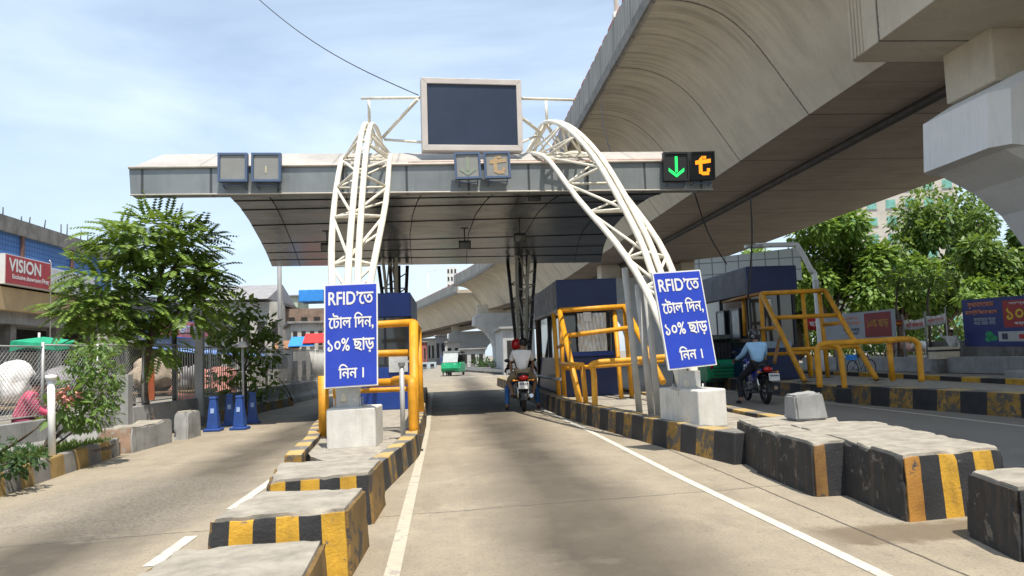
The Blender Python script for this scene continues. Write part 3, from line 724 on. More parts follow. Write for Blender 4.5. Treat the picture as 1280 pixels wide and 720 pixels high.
def block(pts, h, stripes, label, mats, tops=None, taper=0.03, rough=0.003, group='concrete barrier blocks', seed=0):
    """a cast block: pts = front-left, front-right, back-right, back-left on the ground; stripes = widths on the front"""
    rr = random.Random(seed)
    mb = MB(); FL, FR, BR, BL = [V((p[0], p[1], 0)) for p in pts]
    ctr = (FL + FR + BR + BL) / 4
    N = sum(stripes_w for stripes_w, _ in stripes); us = [0.0]
    for w_, _ in stripes: us.append(us[-1] + w_ / N)
    def top(p): q = p + (ctr - p).normalized() * taper; return V((q.x, q.y, h + rr.uniform(-rough, rough)))
    nb = 5; vf = []
    ft = [top(FL).lerp(top(FR), u) for u in us]; bt = [top(BL).lerp(top(BR), u) for u in us]
    fb = [FL.lerp(FR, u) for u in us]; bb = [BL.lerp(BR, u) for u in us]
    rows = [fb, [a.lerp(b, 0.5) + V((rr.uniform(-rough, rough), rr.uniform(-rough, rough) , 0)) for a, b in zip(fb, ft)], ft]
    tops_ = []
    for k in range(1, nb): tops_.append([a.lerp(b, k / nb) + V((0, 0, rr.uniform(-rough, rough))) for a, b in zip(ft, bt)])
    rows = rows + tops_ + [bt, [a.lerp(b, 0.5) for a, b in zip(bt, bb)], bb]
    m = len(us); vs = [p for r_ in rows for p in r_]; fs = []; ms = []
    for i in range(len(rows) - 1):
        for j in range(m - 1):
            fs.append((i * m + j, i * m + j + 1, (i + 1) * m + j + 1, (i + 1) * m + j))
            ms.append(stripes[j][1] if i < 2 else (2 if i < 2 + nb else 1))
    # sides
    nr = len(rows)
    lf = [i * m for i in range(nr)]; rt = [i * m + m - 1 for i in range(nr)]
    vs_extra = []
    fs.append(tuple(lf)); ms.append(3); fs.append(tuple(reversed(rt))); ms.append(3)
    mb.v = [tuple(p) for p in vs]; mb.f = fs; mb.m = ms; mb.sm = [False] * len(fs)
    o = mb.build('barrier_block', mats)
    roughen(o, h, seed); return tag(o, label, 'concrete block', group)
BM = [yel, blk, conc_top, blk_drip, mat('orange rusty stripe', (0.36, 0.17, 0.03), 0.8, 0.35, 4, wear=0.34, wearcol=(0.07, 0.06, 0.05), wscale=7, bmp=0.5)]
YL = [yel, blk, conc_top, mat('shaded yellow side', (0.20, 0.12, 0.035), 0.85, 0.4, 3, wear=0.40, wearcol=(0.055, 0.05, 0.045), wscale=4, bmp=0.5)]  # worn yellow with the shade of the block sides put into its colour
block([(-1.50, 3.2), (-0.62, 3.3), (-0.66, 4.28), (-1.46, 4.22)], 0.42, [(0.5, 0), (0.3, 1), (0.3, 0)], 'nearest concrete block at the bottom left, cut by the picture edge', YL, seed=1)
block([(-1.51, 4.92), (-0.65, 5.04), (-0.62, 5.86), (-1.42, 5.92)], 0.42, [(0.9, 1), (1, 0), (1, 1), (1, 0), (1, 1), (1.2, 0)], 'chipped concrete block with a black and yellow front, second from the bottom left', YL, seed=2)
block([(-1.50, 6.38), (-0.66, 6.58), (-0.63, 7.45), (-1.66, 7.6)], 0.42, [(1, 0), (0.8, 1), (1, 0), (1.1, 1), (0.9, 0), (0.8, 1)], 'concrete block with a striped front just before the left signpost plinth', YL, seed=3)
block([(3.35, 5.62), (4.33, 5.78), (4.62, 8.3), (3.62, 8.3)], 0.49, [(0.9, 4), (1, 1), (0.9, 0), (0.9, 1), (1, 0), (0.7, 1)], 'big block at right with bold black and yellow stripes on its end', BM, seed=4, taper=0.06)
block([(3.17, 6.72), (3.58, 6.72), (4.6, 9.0), (3.22, 8.15)], 0.475, [(0.45, 0), (1, 1)], 'black sided concrete block wedged behind the boldly striped block', [mat('rusty brown block end', (0.20, 0.105, 0.03), 0.85, 0.4, 4, wear=0.3, wearcol=(0.05, 0.045, 0.04), wscale=5, bmp=0.5), blk, conc_top, blk_drip], seed=5)
block([(3.26, 8.17), (4.2, 8.6), (4.6, 9.6), (3.42, 9.25)], 0.47, [(1, 1)], 'black sided concrete block carrying the small grey cube', [yel_shaded, blk, conc_top, blk_drip], seed=6)
block([(3.36, 4.48), (4.4, 4.6), (4.4, 5.25), (3.50, 5.18)], 0.44, [(1, 1)], 'broken black block cut by the right picture edge', BM, seed=7)
mb = MB(); c = V((4.10, 8.75, -0.06))
mb.hexa([c + V(p) for p in ((-0.19, -0.16, 0.54), (0.2, -0.13, 0.54), (0.17, 0.2, 0.54), (-0.2, 0.17, 0.54))], [c + V(p) for p in ((-0.21, -0.17, 0.83), (0.14, -0.14, 0.85), (0.12, 0.17, 0.86), (-0.19, 0.15, 0.83))])
cb = mb.build('concrete_cube', conc_grey); roughen(cb, 0.3, 33, 0.006, 0.07); tag(cb, 'small rough grey concrete cube sitting on the right row of blocks', 'concrete block')

# ================================================================== SIGNPOST PLINTHS AND TOLL SIGNS
def plinth(pts, z0, h, label, m):
    mb = MB(); mb.hexa([(p[0], p[1], z0) for p in pts], [(p[0], p[1], z0 + h) for p in pts])
    return tag(mb.build('gantry_plinth', m, bevel=0.025, seg=3), label, 'plinth', 'gantry plinths')
plinth([(-1.62, 10.3), (-0.99, 10.35), (-0.95, 11.0), (-1.58, 10.95)], 0.2, 0.53, 'whitewashed concrete plinth under the left gantry foot', whitewash)
plinth([(3.20, 9.90), (3.64, 10.08), (3.48, 11.2), (2.98, 11.0)], 0.30, 0.50, 'whitewashed concrete plinth under the right gantry foot', whitewash)
LINES = [("RFID\u2019\u09c7\u09a4", 0.14, 0.83, 0.125), ("\u09c7\u099f\u09be\u09b2 \u09bf\u09a6\u09a8,", 0.365, 0.83, 0.165), ("\u09e7\u09e6% \u099b\u09be\u09dc", 0.60, 0.86, 0.145), ("\u09bf\u09a8\u09a8 \u0964", 0.845, 0.46, 0.135)]
def toll_sign(tl, tr, bl, label):
    tl, tr, bl = V(tl), V(tr), V(bl)
    ux = (tr - tl); w = ux.length; ux.normalize(); uy = (tl - bl); h = uy.length; uy.normalize()
    nn = ux.cross(uy).normalized()                      # towards the viewer
    root = empty('toll_sign', bl, label, 'sign', 'blue discount signs')
    mb = MB(); c = [bl, bl + ux * w, bl + ux * w + uy * h, bl + uy * h]
    mb.prism([p - nn * 0.03 for p in c], nn * 0.03); mb.build('border', white_p, root)
    e = 0.018
    c = [bl + ux * e + uy * e, bl + ux * (w - e) + uy * e, bl + ux * (w - e) + uy * (h - e), bl + ux * e + uy * (h - e)]
    mb = MB(); mb.prism([p + nn * 0.0005 for p in c], nn * 0.004); mb.build('panel', sign_blue, root)
    for body, v, ww, hh in LINES:
        mb = MB(); text_into(mb, body, bl + ux * (w * 0.5) + uy * (h * (1 - v)), ux, uy, w * ww, h * hh, 0, 0.008, bold=0.022); mb.build('lettering', white_p, root, fix=False)
    return root
toll_sign(P(405, 356, 10.18), P(472, 353, 10.24), P(405, 486, 10.18), 'upright blue RFID toll discount sign on the left gantry foot')
toll_sign(P(815, 341, 9.92), P(875, 337, 10.1), P(836, 463, 9.88), 'leaning blue RFID toll discount sign on the right gantry foot')

# ================================================================== GANTRY ARCHES (triangular pipe trusses)
def interp(tab, s):
    for (a, va), (b, vb) in zip(tab, tab[1:]):
        if s <= b: t = (s - a) / (b - a); return va + (vb - va) * t
    return tab[-1][1]
ZA = [(10.45, -0.55), (10.8, 0.30), (11.15, 0.75), (11.5, 1.17), (11.95, 1.75), (12.95, 2.69), (14.25, 3.71), (16, 4.74), (18, 5.53), (20, 5.98), (22, 6.08), (24, 5.8), (26, 4.9), (27.5, 3.7), (28.6, 1.8), (29.1, -0.9)]
ZB = [(10.5, -0.55), (10.75, 0.08), (11.3, 0.92), (12.2, 1.73), (14.0, 2.85), (15.9, 4.02), (17.3, 4.55), (19, 5.0), (20.5, 5.25), (22.5, 5.25), (24.5, 4.65), (26.4, 3.5), (27.7, 1.6), (28.3, -0.9)]
def arch(xc, label, props=None):
    root = empty('gantry_arch', (xc(10.6), 10.6, 0.7), label, 'gantry arch', 'curved gantry arches')
    def spread(Y): return interp([(0, 0.12), (10.5, 0.10), (10.8, 0.17), (11.3, 0.25), (12.2, 0.35), (14, 0.46), (16, 0.50), (60, 0.47)], Y) * (1 if Y < 22 else max(0.25, 1 - (Y - 22) / 8.5))
    def ca(Y, s): return V((xc(Y) + s, Y, Z0 + interp(ZA, Y)))
    A1 = smooth_path([V((xc(Y) - 0.05, Y, Z0 + z)) for Y, z in ZA], 3)
    A2 = smooth_path([V((xc(Y) + 0.09, Y + 0.03, Z0 + z)) for Y, z in ZA], 3)
    B = smooth_path([V((xc(Y) - spread(Y), Y, Z0 + z)) for Y, z in ZB], 3)
    Cc = smooth_path([V((xc(Y) + spread(Y), Y, Z0 + z)) for Y, z in ZB], 3)
    for ch in (A1, A2, B, Cc):
        mb = MB(); mb.tube(ch, 0.054, 10); mb.build('chord', truss_w, root)
    mb = MB(); kA = len(A1); kB = len(B)
    def pick(ch, u): return ch[min(len(ch) - 1, int(round(u * (len(ch) - 1))))]
    n = 14
    for i in range(n):
        u0 = 0.06 + 0.88 * i / n; u1 = 0.06 + 0.88 * (i + 0.5) / n; u2 = 0.06 + 0.88 * (i + 1) / n
        a0, a1 = pick(A1, u0), pick(A1, u1)
        for ch in (B, Cc):
            mb.tube([a0, pick(ch, u1)], 0.026, 7); mb.tube([pick(ch, u1), pick(A1, u2)], 0.026, 7)
        mb.tube([pick(B, u1), pick(Cc, u1)], 0.026, 7)
        mb.tube([pick(B, u1), pick(Cc, u2)], 0.022, 7)
    mb.build('lattice', truss_w, root)
    if props:
        for a, b in props:
            mb = MB(); mb.tube([a, b], 0.052, 10); mb.build('prop_pole', truss_d, root)
    mb = MB(); f = V((xc(10.5), 10.55, 0)); z1 = 1.0
    for dy in (-0.10, 0.10): mb.box(f + V((0, dy, 0.88)), (0.30, 0.016, 0.32))
    mb.box(f + V((0, 0, 0.88)), (0.016, 0.184, 0.32)); mb.box(f + V((0, 0, 0.735 if xc(10) < 0 else 0.805)), (0.42, 0.34, 0.014))
    for sx in (-1, 1):
        for sy in (-1, 1): mb.tube([f + V((sx * 0.17, sy * 0.13, 0.71)), f + V((sx * 0.17, sy * 0.13, 0.86))], 0.012, 6)
    mb.build('foot_stub', galv, root)
    return root
def xL(Y): return interp([(9, -1.34), (10.5, -1.36), (11.5, -1.41), (13, -1.48), (15, -1.58), (18, -1.75), (29, -2.0)], Y)
def xR(Y): return interp([(9, 3.27), (10.5, 3.27), (13, 2.99), (16, 2.72), (18, 2.61), (29, 2.64)], Y)
arch(xL, 'white curved pipe truss arch on the left toll island')
arch(xR, 'white curved pipe truss arch on the right, standing before the flyover', [(P(781, 335, 12.4), G(800, 521, 0.28)), (P(797, 356, 12.1), G(815, 523, 0.28)), (P(806, 345, 12.0), G(824, 525, 0.28))])
# dark rear legs of the gantry under the back of the canopy
for cx, lab in ((-1.95, 'dark latticed steel leg under the back of the canopy on the left island'), (2.72, 'dark latticed steel leg under the back of the canopy beside the motorcycle')):
    root = empty('support_tower', (cx, 29, 0.2), lab, 'gantry leg', 'rear gantry legs')
    top = 4.7
    for dx0, dx1, dy in ((-0.12, -0.50, 0), (0.0, -0.08, -0.25), (0.12, 0.22, 0.0), (0.16, 0.52, 0.1)):
        mb = MB(); mb.tube([(cx + dx0, 29, 0.2), (cx + dx1, 29 + dy - 1.0, top)], 0.062, 8); mb.build('leg_pipe', pipe_dark, root)
    mb = MB()
    for k in range(7):
        t0 = 0.1 + 0.12 * k; t1 = t0 + 0.12
        l = lambda t, a, b: V((cx + a + (b - a) * t, 29 - t, 0.2 + (top - 0.2) * t))
        mb.tube([l(t0, -0.12, -0.5), l(t1, 0.16, 0.52)], 0.025, 6); mb.tube([l(t0, -0.12, -0.5), l(t0, 0.16, 0.52)], 0.025, 6)
    mb.build('lattice', pipe_grey, root)

# ================================================================== CANOPY
def metal_panels(name, base, metal, rough, sx, sy, seamd=0.75):
    m, nt, b = newmat(name); b.inputs['Specular IOR Level'].default_value = 0.5 if metal < 0.5 else 0.16; metal = min(metal, 0.4) if metal < 0.5 else 0.0
    tc = nd(nt, 'ShaderNodeTexCoord'); sp = nd(nt, 'ShaderNodeSeparateXYZ'); nt.links.new(tc.outputs['Object'], sp.inputs[0])
    n1 = noise(nt, 0.8, 6, 0.6); n2 = noise(nt, 0.45, 3, 0.5)
    c = mix(nt, ramp(nt, n1, 0.3, 0.7), tuple(k * 0.75 for k in base), base)
    st_ = ramp(nt, noise(nt, 2.0, 6, 0.7, stretch=(3, 3, 0.3)), 0.48, 0.72)
    c = mix(nt, mth(nt, 'MULTIPLY', st_, 0.45), c, tuple(k * 0.5 for k in base))
    if seamd > 0.9:                                     # each sheet of the cladding has its own tone
        fl = nd(nt, 'ShaderNodeCombineXYZ')
        for ax, s_ in ((0, sx), (1, sy)): nt.links.new(mth(nt, 'FLOOR', mth(nt, 'ADD', mth(nt, 'DIVIDE', mth(nt, 'ADD', sp.outputs[ax], 50.3), s_), 0.5)), fl.inputs[ax])
        wn_ = nd(nt, 'ShaderNodeTexWhiteNoise'); nt.links.new(fl.outputs[0], wn_.inputs['Vector'])
        c = mix(nt, mth(nt, 'MULTIPLY', wn_.outputs['Value'], 0.7), c, tuple(k * 0.45 for k in base))
    seam = None
    for ax, s in ((0, sx), (1, sy)):
        if not s: continue
        fr = mth(nt, 'ABSOLUTE', mth(nt, 'SUBTRACT', mth(nt, 'FRACT', mth(nt, 'DIVIDE', mth(nt, 'ADD', sp.outputs[ax], 50.3), s)), 0.5))
        k = ramp(nt, fr, 0.016 / s, 0.034 / s, (1, 1, 1, 1), (0, 0, 0, 1))
        seam = k if seam is None else mth(nt, 'MAXIMUM', seam, k)
    if seam is not None: c = mix(nt, mth(nt, 'MULTIPLY', seam, seamd), c, (0.015, 0.015, 0.015))
    nt.links.new(c, b.inputs['Base Color']); b.inputs['Metallic'].default_value = metal
    b.inputs['Roughness'].default_value = rough
    bump(nt, b, mth(nt, 'ADD', n2, mth(nt, 'MULTIPLY', n1, 0.15)), 0.35, 0.25)
    return m
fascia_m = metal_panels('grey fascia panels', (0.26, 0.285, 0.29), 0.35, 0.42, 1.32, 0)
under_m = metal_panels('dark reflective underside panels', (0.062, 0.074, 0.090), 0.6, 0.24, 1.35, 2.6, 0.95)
roof_m = metal_panels('dusty roof sheet', (0.46, 0.43, 0.39), 0.1, 0.6, 1.35, 0, 0.3)
can = empty('toll_canopy', (0, 13, 4.1), 'wide grey metal toll plaza canopy with a dark mirror like underside', 'canopy')
aL, aR = P(163, 244, 15.9), P(891, 237, 16.9); tL, tR = P(161, 210, 15.9), P(889, 201, 16.9)
fdir = (aR - aL).normalized(); fn = V((-fdir.y, fdir.x, 0)).normalized()
mb = MB(); mb.hexa([aL, aR, aR + fn * 0.32, aL + fn * 0.32], [tL, tR, tR + fn * 0.32, tL + fn * 0.32]); mb.build('fascia', fascia_m, can, bevel=0.012)
mb = MB(); mb.tube([tL + V((0, -0.03, 0.0)), tR + V((0, -0.03, 0.0))], 0.03, 6); mb.tube([aL + V((0, -0.015, 0)), aR + V((0, -0.015, 0))], 0.018, 6); mb.build('edge_trim', mat('pale trim', (0.55, 0.50, 0.44), 0.6, 0.15, 3), can)
Lp = [(285, 243.8, 16.25), (299, 258, 17.5), (311, 275, 19.1), (325, 300, 21.7), (333, 316, 24.6), (340, 333, 28.3)]
Rp = [(838, 237.8, 17.0), (812, 247, 17.9), (786, 263, 19.4), (764, 287, 21.8), (755, 307, 24.8), (751, 328, 28.3)]
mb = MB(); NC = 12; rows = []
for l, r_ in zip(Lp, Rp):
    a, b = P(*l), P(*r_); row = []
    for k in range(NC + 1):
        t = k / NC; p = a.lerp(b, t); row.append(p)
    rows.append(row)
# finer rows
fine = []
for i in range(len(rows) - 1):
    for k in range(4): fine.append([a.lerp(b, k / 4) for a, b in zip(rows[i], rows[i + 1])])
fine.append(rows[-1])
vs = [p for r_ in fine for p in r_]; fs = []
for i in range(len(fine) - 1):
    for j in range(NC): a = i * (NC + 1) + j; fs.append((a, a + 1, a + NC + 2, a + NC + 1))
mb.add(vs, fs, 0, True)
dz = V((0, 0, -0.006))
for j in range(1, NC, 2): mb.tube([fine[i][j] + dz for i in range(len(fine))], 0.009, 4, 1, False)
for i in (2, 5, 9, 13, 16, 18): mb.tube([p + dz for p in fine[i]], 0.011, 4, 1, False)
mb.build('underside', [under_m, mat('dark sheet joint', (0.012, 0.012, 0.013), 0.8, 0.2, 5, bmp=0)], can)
# sides and back of the shell, and the roof
mb = MB()
l = [r_[0] for r_ in fine]; r2 = [r_[-1] for r_ in fine]
up = lambda p: V((p.x * 0.72, p.y + (0.0 if p.y > 20 else 0.3), max(p.z + 0.30, 5.35)))
for side in (l, r2):
    vs = []
    for p in side: vs += [p, up(p)]
    mb.add(vs, [(2 * i, 2 * i + 1, 2 * i + 3, 2 * i + 2) for i in range(len(side) - 1)])
mb.add([l[-1], r2[-1], up(r2[-1]), up(l[-1])], [(0, 1, 2, 3)])
mb.build('shell_side', fascia_m, can)
ridL, ridR = P(205, 194.5, 17.6), P(845, 191, 18.6)
mb = MB()
q = [tL + fn * 0.1, tR + fn * 0.1, ridR, ridL, up(r2[-1]) + V((0.2, 0, 0.25)), up(l[-1]) + V((-0.2, 0, 0.25))]
q = [p + V((0, 0, 0.03)) for p in q]
mb.add(q + [p - V((0, 0, 0.09)) for p in q], [(0, 1, 2, 3), (3, 2, 4, 5), (6, 9, 8, 7), (9, 11, 10, 8), (0, 6, 7, 1), (1, 7, 8, 2), (2, 8, 10, 4), (4, 10, 11, 5), (5, 11, 9, 3), (3, 9, 6, 0)])
mb.build('roof', roof_m, can)
mb = MB(); x = 0.2
gut = mat('rusty gutter', (0.30, 0.17, 0.13), 0.8, 0.5, 2.5, wear=0.3, wearcol=(0.5, 0.45, 0.4))
mb.tube([tL.lerp(tR, 0.45) + fn * 0.34 + V((0, 0, 0.10)), tR + fn * 0.34 + V((-0.2, 0, 0.10))], 0.05, 6); mb.build('gutter', gut, can)
# flood lights hung below the canopy
def lamp_under(px, py, Y, drop, label):
    p = P(px, py, Y); root = empty('flood_light', p, label, 'flood light', 'flood lights under the canopy')
    mb = MB(); mb.tube([p + V((0, 0, 0.05)), p + V((0, 0, drop))], 0.018, 6); mb.box(p + V((0, 0, drop)), (0.2, 0.1, 0.02)); mb.build('bracket', pipe_dark, root)
    mb = MB(); mb.box(p, (0.30, 0.12, 0.20), M=Matrix.Rotation(rad(25), 3, 'X')); mb.build('lamp_body', black_pl, root, bevel=0.02)
    mb = MB(); mb.box(p + V((0, -0.055, -0.03)), (0.25, 0.02, 0.15), M=Matrix.Rotation(rad(25), 3, 'X')); mb.build('lens', glass, root)
lamp_under(581, 306, 19, 0.42, 'dark flood light hanging under the middle of the canopy')
lamp_under(409, 309, 19, 0.40, 'dark flood light hanging under the canopy beside the left arch')
lamp_under(668, 246, 17.5, 0.13, 'small flood light just behind the canopy front edge')
lamp_under(650, 297, 19, 0.5, 'dark flood light hanging under the canopy right of the middle')

# ================================================================== LED BOXES AND SCREEN
def led_box(tl, tr, bl, Y, label, fm, pm, glyph=None, gm=None):
    A, B, D = P(*tl, Y), P(*tr, Y), P(*bl, Y)
    ux = B - A; w = ux.length; ux.normalize(); uy = A - D; h = uy.length; uy.normalize(); nn = ux.cross(uy).normalized()
    root = empty('lane_signal', D, label, 'lane signal', 'lane signal boxes on the canopy')
    c = [D, D + ux * w, D + ux * w + uy * h, D + uy * h]
    mb = MB(); mb.prism([p - nn * 0.12 for p in c], nn * 0.10)
    for a, b in ((0, 1), (1, 2), (2, 3), (3, 0)):
        ctr = (c[0] + c[2]) / 2; e = 0.045
        ia = c[a] + (ctr - c[a]).normalized() * e * 1.4; ib = c[b] + (ctr - c[b]).normalized() * e * 1.4
        mb.prism([c[a] - nn * 0.019, c[b] - nn * 0.019, ib - nn * 0.019, ia - nn * 0.019], nn * 0.035)
    mb.build('housing', fm, root)
    e = 0.05; mb = MB(); mb.prism([D + ux * e + uy * e - nn * 0.018, D + ux * (w - e) + uy * e - nn * 0.018, D + ux * (w - e) + uy * (h - e) - nn * 0.018, D + ux * e + uy * (h - e) - nn * 0.018], nn * 0.008); mb.build('display', pm, root)
    if glyph:
        mb = MB()
        for gi, poly in enumerate(glyph):
            mb.prism([D + ux * (w * x) + uy * (h * y) - nn * 0.009 for x, y in poly], nn * (0.006 + 0.0007 * gi))
        mb.build('symbol', gm, root)
    mb = MB()
    for t in (0.15, 0.85):
        p = D + ux * w * t; mb.tube([p - nn * 0.05, p - uy * 0.07 - nn * 0.05, p - uy * 0.09 - nn * 0.35], 0.012, 6)
    mb.tube([D + ux * w * 0.15 - uy * 0.07 - nn * 0.05, D + ux * w * 0.85 - uy * 0.07 - nn * 0.05], 0.012, 6)
    mb.build('bracket', led_frame, root)
    return root
ARROW = [[(0.45, 0.30), (0.55, 0.30), (0.55, 0.85), (0.45, 0.85)], [(0.20, 0.45), (0.20, 0.33), (0.5, 0.12), (0.5, 0.24)], [(0.80, 0.45), (0.5, 0.24), (0.5, 0.12), (0.80, 0.33)]]
TEE = [[(0.36, 0.22), (0.50, 0.22), (0.50, 0.86), (0.36, 0.72)], [(0.22, 0.54), (0.84, 0.60), (0.84, 0.74), (0.22, 0.68)], [(0.5, 0.16), (0.76, 0.16), (0.76, 0.28), (0.5, 0.28)], [(0.42, 0.22), (0.5, 0.16), (0.5, 0.28)], [(0.68, 0.28), (0.80, 0.28), (0.80, 0.40), (0.68, 0.40)], [(0.52, 0.74), (0.66, 0.75), (0.66, 0.84), (0.52, 0.84)]]
led_box((272, 191), (309, 191), (272, 227), 15.75, 'dark lane signal box, left of the pair near the left end of the canopy', led_frame, led_panel)
led_box((314, 191), (351, 191), (314, 227), 15.8, 'dark lane signal box, right of the pair near the left end of the canopy', led_frame, led_panel, [[(0.46, 0.30), (0.52, 0.30), (0.52, 0.55), (0.46, 0.55)]], mat('faint yellow led', (0.45, 0.42, 0.28), 0.6, 0.1, 40, bmp=0))
led_box((567, 191), (600, 190), (569, 224), 16.1, 'switched off lane signal box with a faint green arrow under the screen', led_frame, led_panel, ARROW, led_faint_g)
led_box((604, 190), (637, 189), (606, 223), 16.15, 'lane signal box with a pale orange symbol under the screen', led_frame, led_panel, TEE, led_faint_o)
led_box((829, 190), (861, 190), (830, 226), 16.6, 'lit lane signal with a green down arrow at the right end of the canopy', led_black, led_black, ARROW, led_green)
led_box((862, 190), (893, 189), (863, 225), 16.65, 'lit lane signal with an orange letter symbol at the right end of the canopy', led_black, led_black, TEE, led_orange)

def big_screen():
    Y = 17.0
    A, B, D = P(526, 97, Y), P(651, 100, Y + 0.25), P(528, 188, Y)
    ux = B - A; w = ux.length; ux.normalize(); uy = A - D; h = uy.length; uy.normalize(); nn = ux.cross(uy).normalized()
    root = empty('display_screen', D, 'large blank dark display screen in a pale frame above the canopy', 'display screen')
    c = [D, D + ux * w, D + ux * w + uy * h, D + uy * h]
    mb = MB(); mb.prism([p - nn * 0.30 for p in c], nn * 0.27)
    e = 0.13
    inn = [D + ux * e + uy * e, D + ux * (w - e * 0.9) + uy * e, D + ux * (w - e * 0.9) + uy * (h - e), D + ux * e + uy * (h - e)]
    for a, b in ((0, 1), (1, 2), (2, 3), (3, 0)): mb.prism([c[a] - nn * 0.029, c[b] - nn * 0.029, inn[b] - nn * 0.029, inn[a] - nn * 0.029], nn * 0.05)
    mb.build('frame', screen_f, root, bevel=0.008)
    mb = MB(); mb.prism([p - nn * 0.028 for p in inn], nn * 0.012); mb.build('screen_face', screen_m, root)
    # carrying pipes between the two arches
    yb = Y + 0.35
    apex = lambda f_, Y_, s_=0.0: V((f_(Y_) + s_, Y_, Z0 + interp(ZA, Y_) - abs(s_)))
    Lt, Rt = P(452, 123, 18.4), P(717, 125, 18.9)
    for a, b, r_ in ((Lt, P(527, 122, yb), .035), (P(652, 123, yb), Rt, .035), (apex(xL, 18.6, 0.35), P(530, 178, yb), .032), (P(652, 178, yb), apex(xR, 18.8, -0.3), .032),
                    (P(522, 124, yb), apex(xL, 18.6, 0.3), .04), (P(653, 148, yb), apex(xR, 18.8, -0.2), .04),
                    (V((apex(xL, 18.4).x, 18.4, Lt.z)), apex(xL, 18.4), .035), (V((apex(xR, 18.9).x, 18.9, Rt.z)), apex(xR, 18.9), .035)):
        mb = MB(); mb.tube([a, b], r_, 8); mb.build('support_pipe', truss_w, root)
big_screen()
# the cable in the sky
a = P(347, 0, 20); a2 = P(262, -60, 22); b = P(523, 119, 17.4)
mb = MB(); mb.tube([a2 + (b - a2) * t - V((0, 0, 0.5 * math.sin(math.pi * t))) for t in [i / 20 for i in range(21)]], 0.012, 5)
tag(mb.build('cable', black_pl), 'thin black cable sloping down from the sky to the big screen', 'cable')

# ================================================================== TOLL BOOTHS
def booth(x0, x1, Y0, Y1, z0, z1, label, front, hood=0.55, side_m=None, foil_front=False):
    root = empty('toll_booth', ((x0 + x1) / 2, Y0, z0), label, 'toll booth', 'toll booths')
    w = x1 - x0; zh = z1 - hood * 1.5; zs = z0 + 0.95
    mb = MB(); mb.box(((x0 + x1) / 2, (Y0 + Y1) / 2, (z0 + zs) / 2), (w, Y1 - Y0, zs - z0)); mb.build('lower_wall', front, root, bevel=0.015)
    mb = MB(); mb.box(((x0 + x1) / 2, (Y0 + Y1) / 2 - 0.05, (z1 + zh) / 2), (w + 0.12, Y1 - Y0 + 0.1, z1 - zh)); mb.build('hood', front if side_m is None else [front], root, bevel=0.02)
    if side_m is not None:
        mb = MB(); mb.box((x0 - 0.065, (Y0 + Y1) / 2 - 0.02, (z1 + zh) / 2), (0.008, Y1 - Y0 - 0.05, z1 - zh - 0.06)); mb.build('hood_side', side_m, root)
    mb = MB()
    for x in (x0 + 0.04, x1 - 0.04):
        for y in (Y0 + 0.04, (Y0 + Y1) / 2, Y1 - 0.04): mb = MB(); mb.box((x, y, (zs + zh) / 2), (0.07, 0.07, zh - zs)); mb.build('window_post', booth_dark, root)
    for k in (0.33, 0.66): mb = MB(); mb.box((x0 + w * k, Y0 + 0.03, (zs + zh) / 2), (0.045, 0.05, zh - zs)); mb.build('window_post', booth_dark, root)
    mb = MB(); mb.box(((x0 + x1) / 2, Y0 + 0.03, zs + 0.03), (w - 0.14, 0.06, 0.06)); mb.build('window_rail', booth_dark, root)
    mb = MB(); mb.box(((x0 + x1) / 2, (Y0 + Y1) / 2, (zs + zh) / 2), (w - 0.12, Y1 - Y0 - 0.12, zh - zs)); mb.build('window', glass, root)
    return root
bo = booth(-2.48, -0.90, 17.6, 21.0, 0.22, 2.83, 'blue toll booth on the left island behind the blue sign', booth_blue2, 0.36)
mb = MB(); mb.box((-1.15, 17.57, 1.30), (0.42, 0.02, 0.5)); mb.build('notice', mat('pale paper', (0.45, 0.46, 0.45), 0.7, 0.3, 6), bo)
bo = booth(2.68, 4.04, 18.6, 23.4, 0.28, 3.11, 'dark blue toll booth on the middle island with crumpled silver foil in its window', booth_blue, 0.5, mat('peeling silver side', (0.20, 0.17, 0.15), 0.6, 0.6, 2, wear=0.4, wearcol=(0.03, 0.03, 0.035), wscale=3))
mb = MB()
nx, nz = 22, 16; vs = []
for j in range(nz + 1):
    for i in range(nx + 1):
        vs.append((3.10 + 0.70 * i / nx, 18.54 - 0.07 * abs(math.sin(i * 1.05 + j * 0.25)) + R.uniform(-0.02, 0.02), 1.36 + 0.92 * j / nz))
mb.add(vs, [(j * (nx + 1) + i, j * (nx + 1) + i + 1, (j + 1) * (nx + 1) + i + 1, (j + 1) * (nx + 1) + i) for j in range(nz) for i in range(nx)], 0, True)
mb.build('foil_sheet', foil, bo)
mb = MB(); mb.box((3.33, 18.42, 2.19), (0.19, 0.012, 0.22)); mb.build('notice', white_p, bo)
mb = MB(); mb.box((3.36, 18.56, 1.30), (1.2, 0.05, 0.10)); mb.build('sill', booth_blue2, bo)
bo = booth(8.98, 10.42, 22.5, 27.6, 0.32, 3.72, 'tall dark blue toll booth on the far right island behind the blue shirted rider', booth_blue, 0.56, mat('dull blue grey side', (0.075, 0.085, 0.105), 0.6, 0.35, 2))
mb = MB(); mb.box((9.55, 22.46, 2.62), (0.22, 0.012, 0.22)); mb.build('notice', white_p, bo)
for k, y in enumerate((23.6, 24.9)):
    mb = MB(); mb.box((8.965, y, 2.05), (0.03, 0.66, 0.85)); wnd = mb.build('side_window', mat('side window glass', (0.30, 0.36, 0.36), 0.15, 0.3, 2), bo)
    mb = MB()
    for yy in (-0.36, 0.36): mb.box((8.955, y + yy, 2.05), (0.05, 0.06, 0.97))
    for zz in (1.60, 2.50): mb.box((8.955, y, zz), (0.05, 0.66, 0.06))
    mb.build('window_frame', booth_dark, wnd)
mb = MB(); mb.box((9.7, 22.46, 1.36), (1.0, 0.03, 0.20)); mb.build('counter_board', mat('pale blue board', (0.30, 0.40, 0.50), 0.6, 0.2, 4), bo)

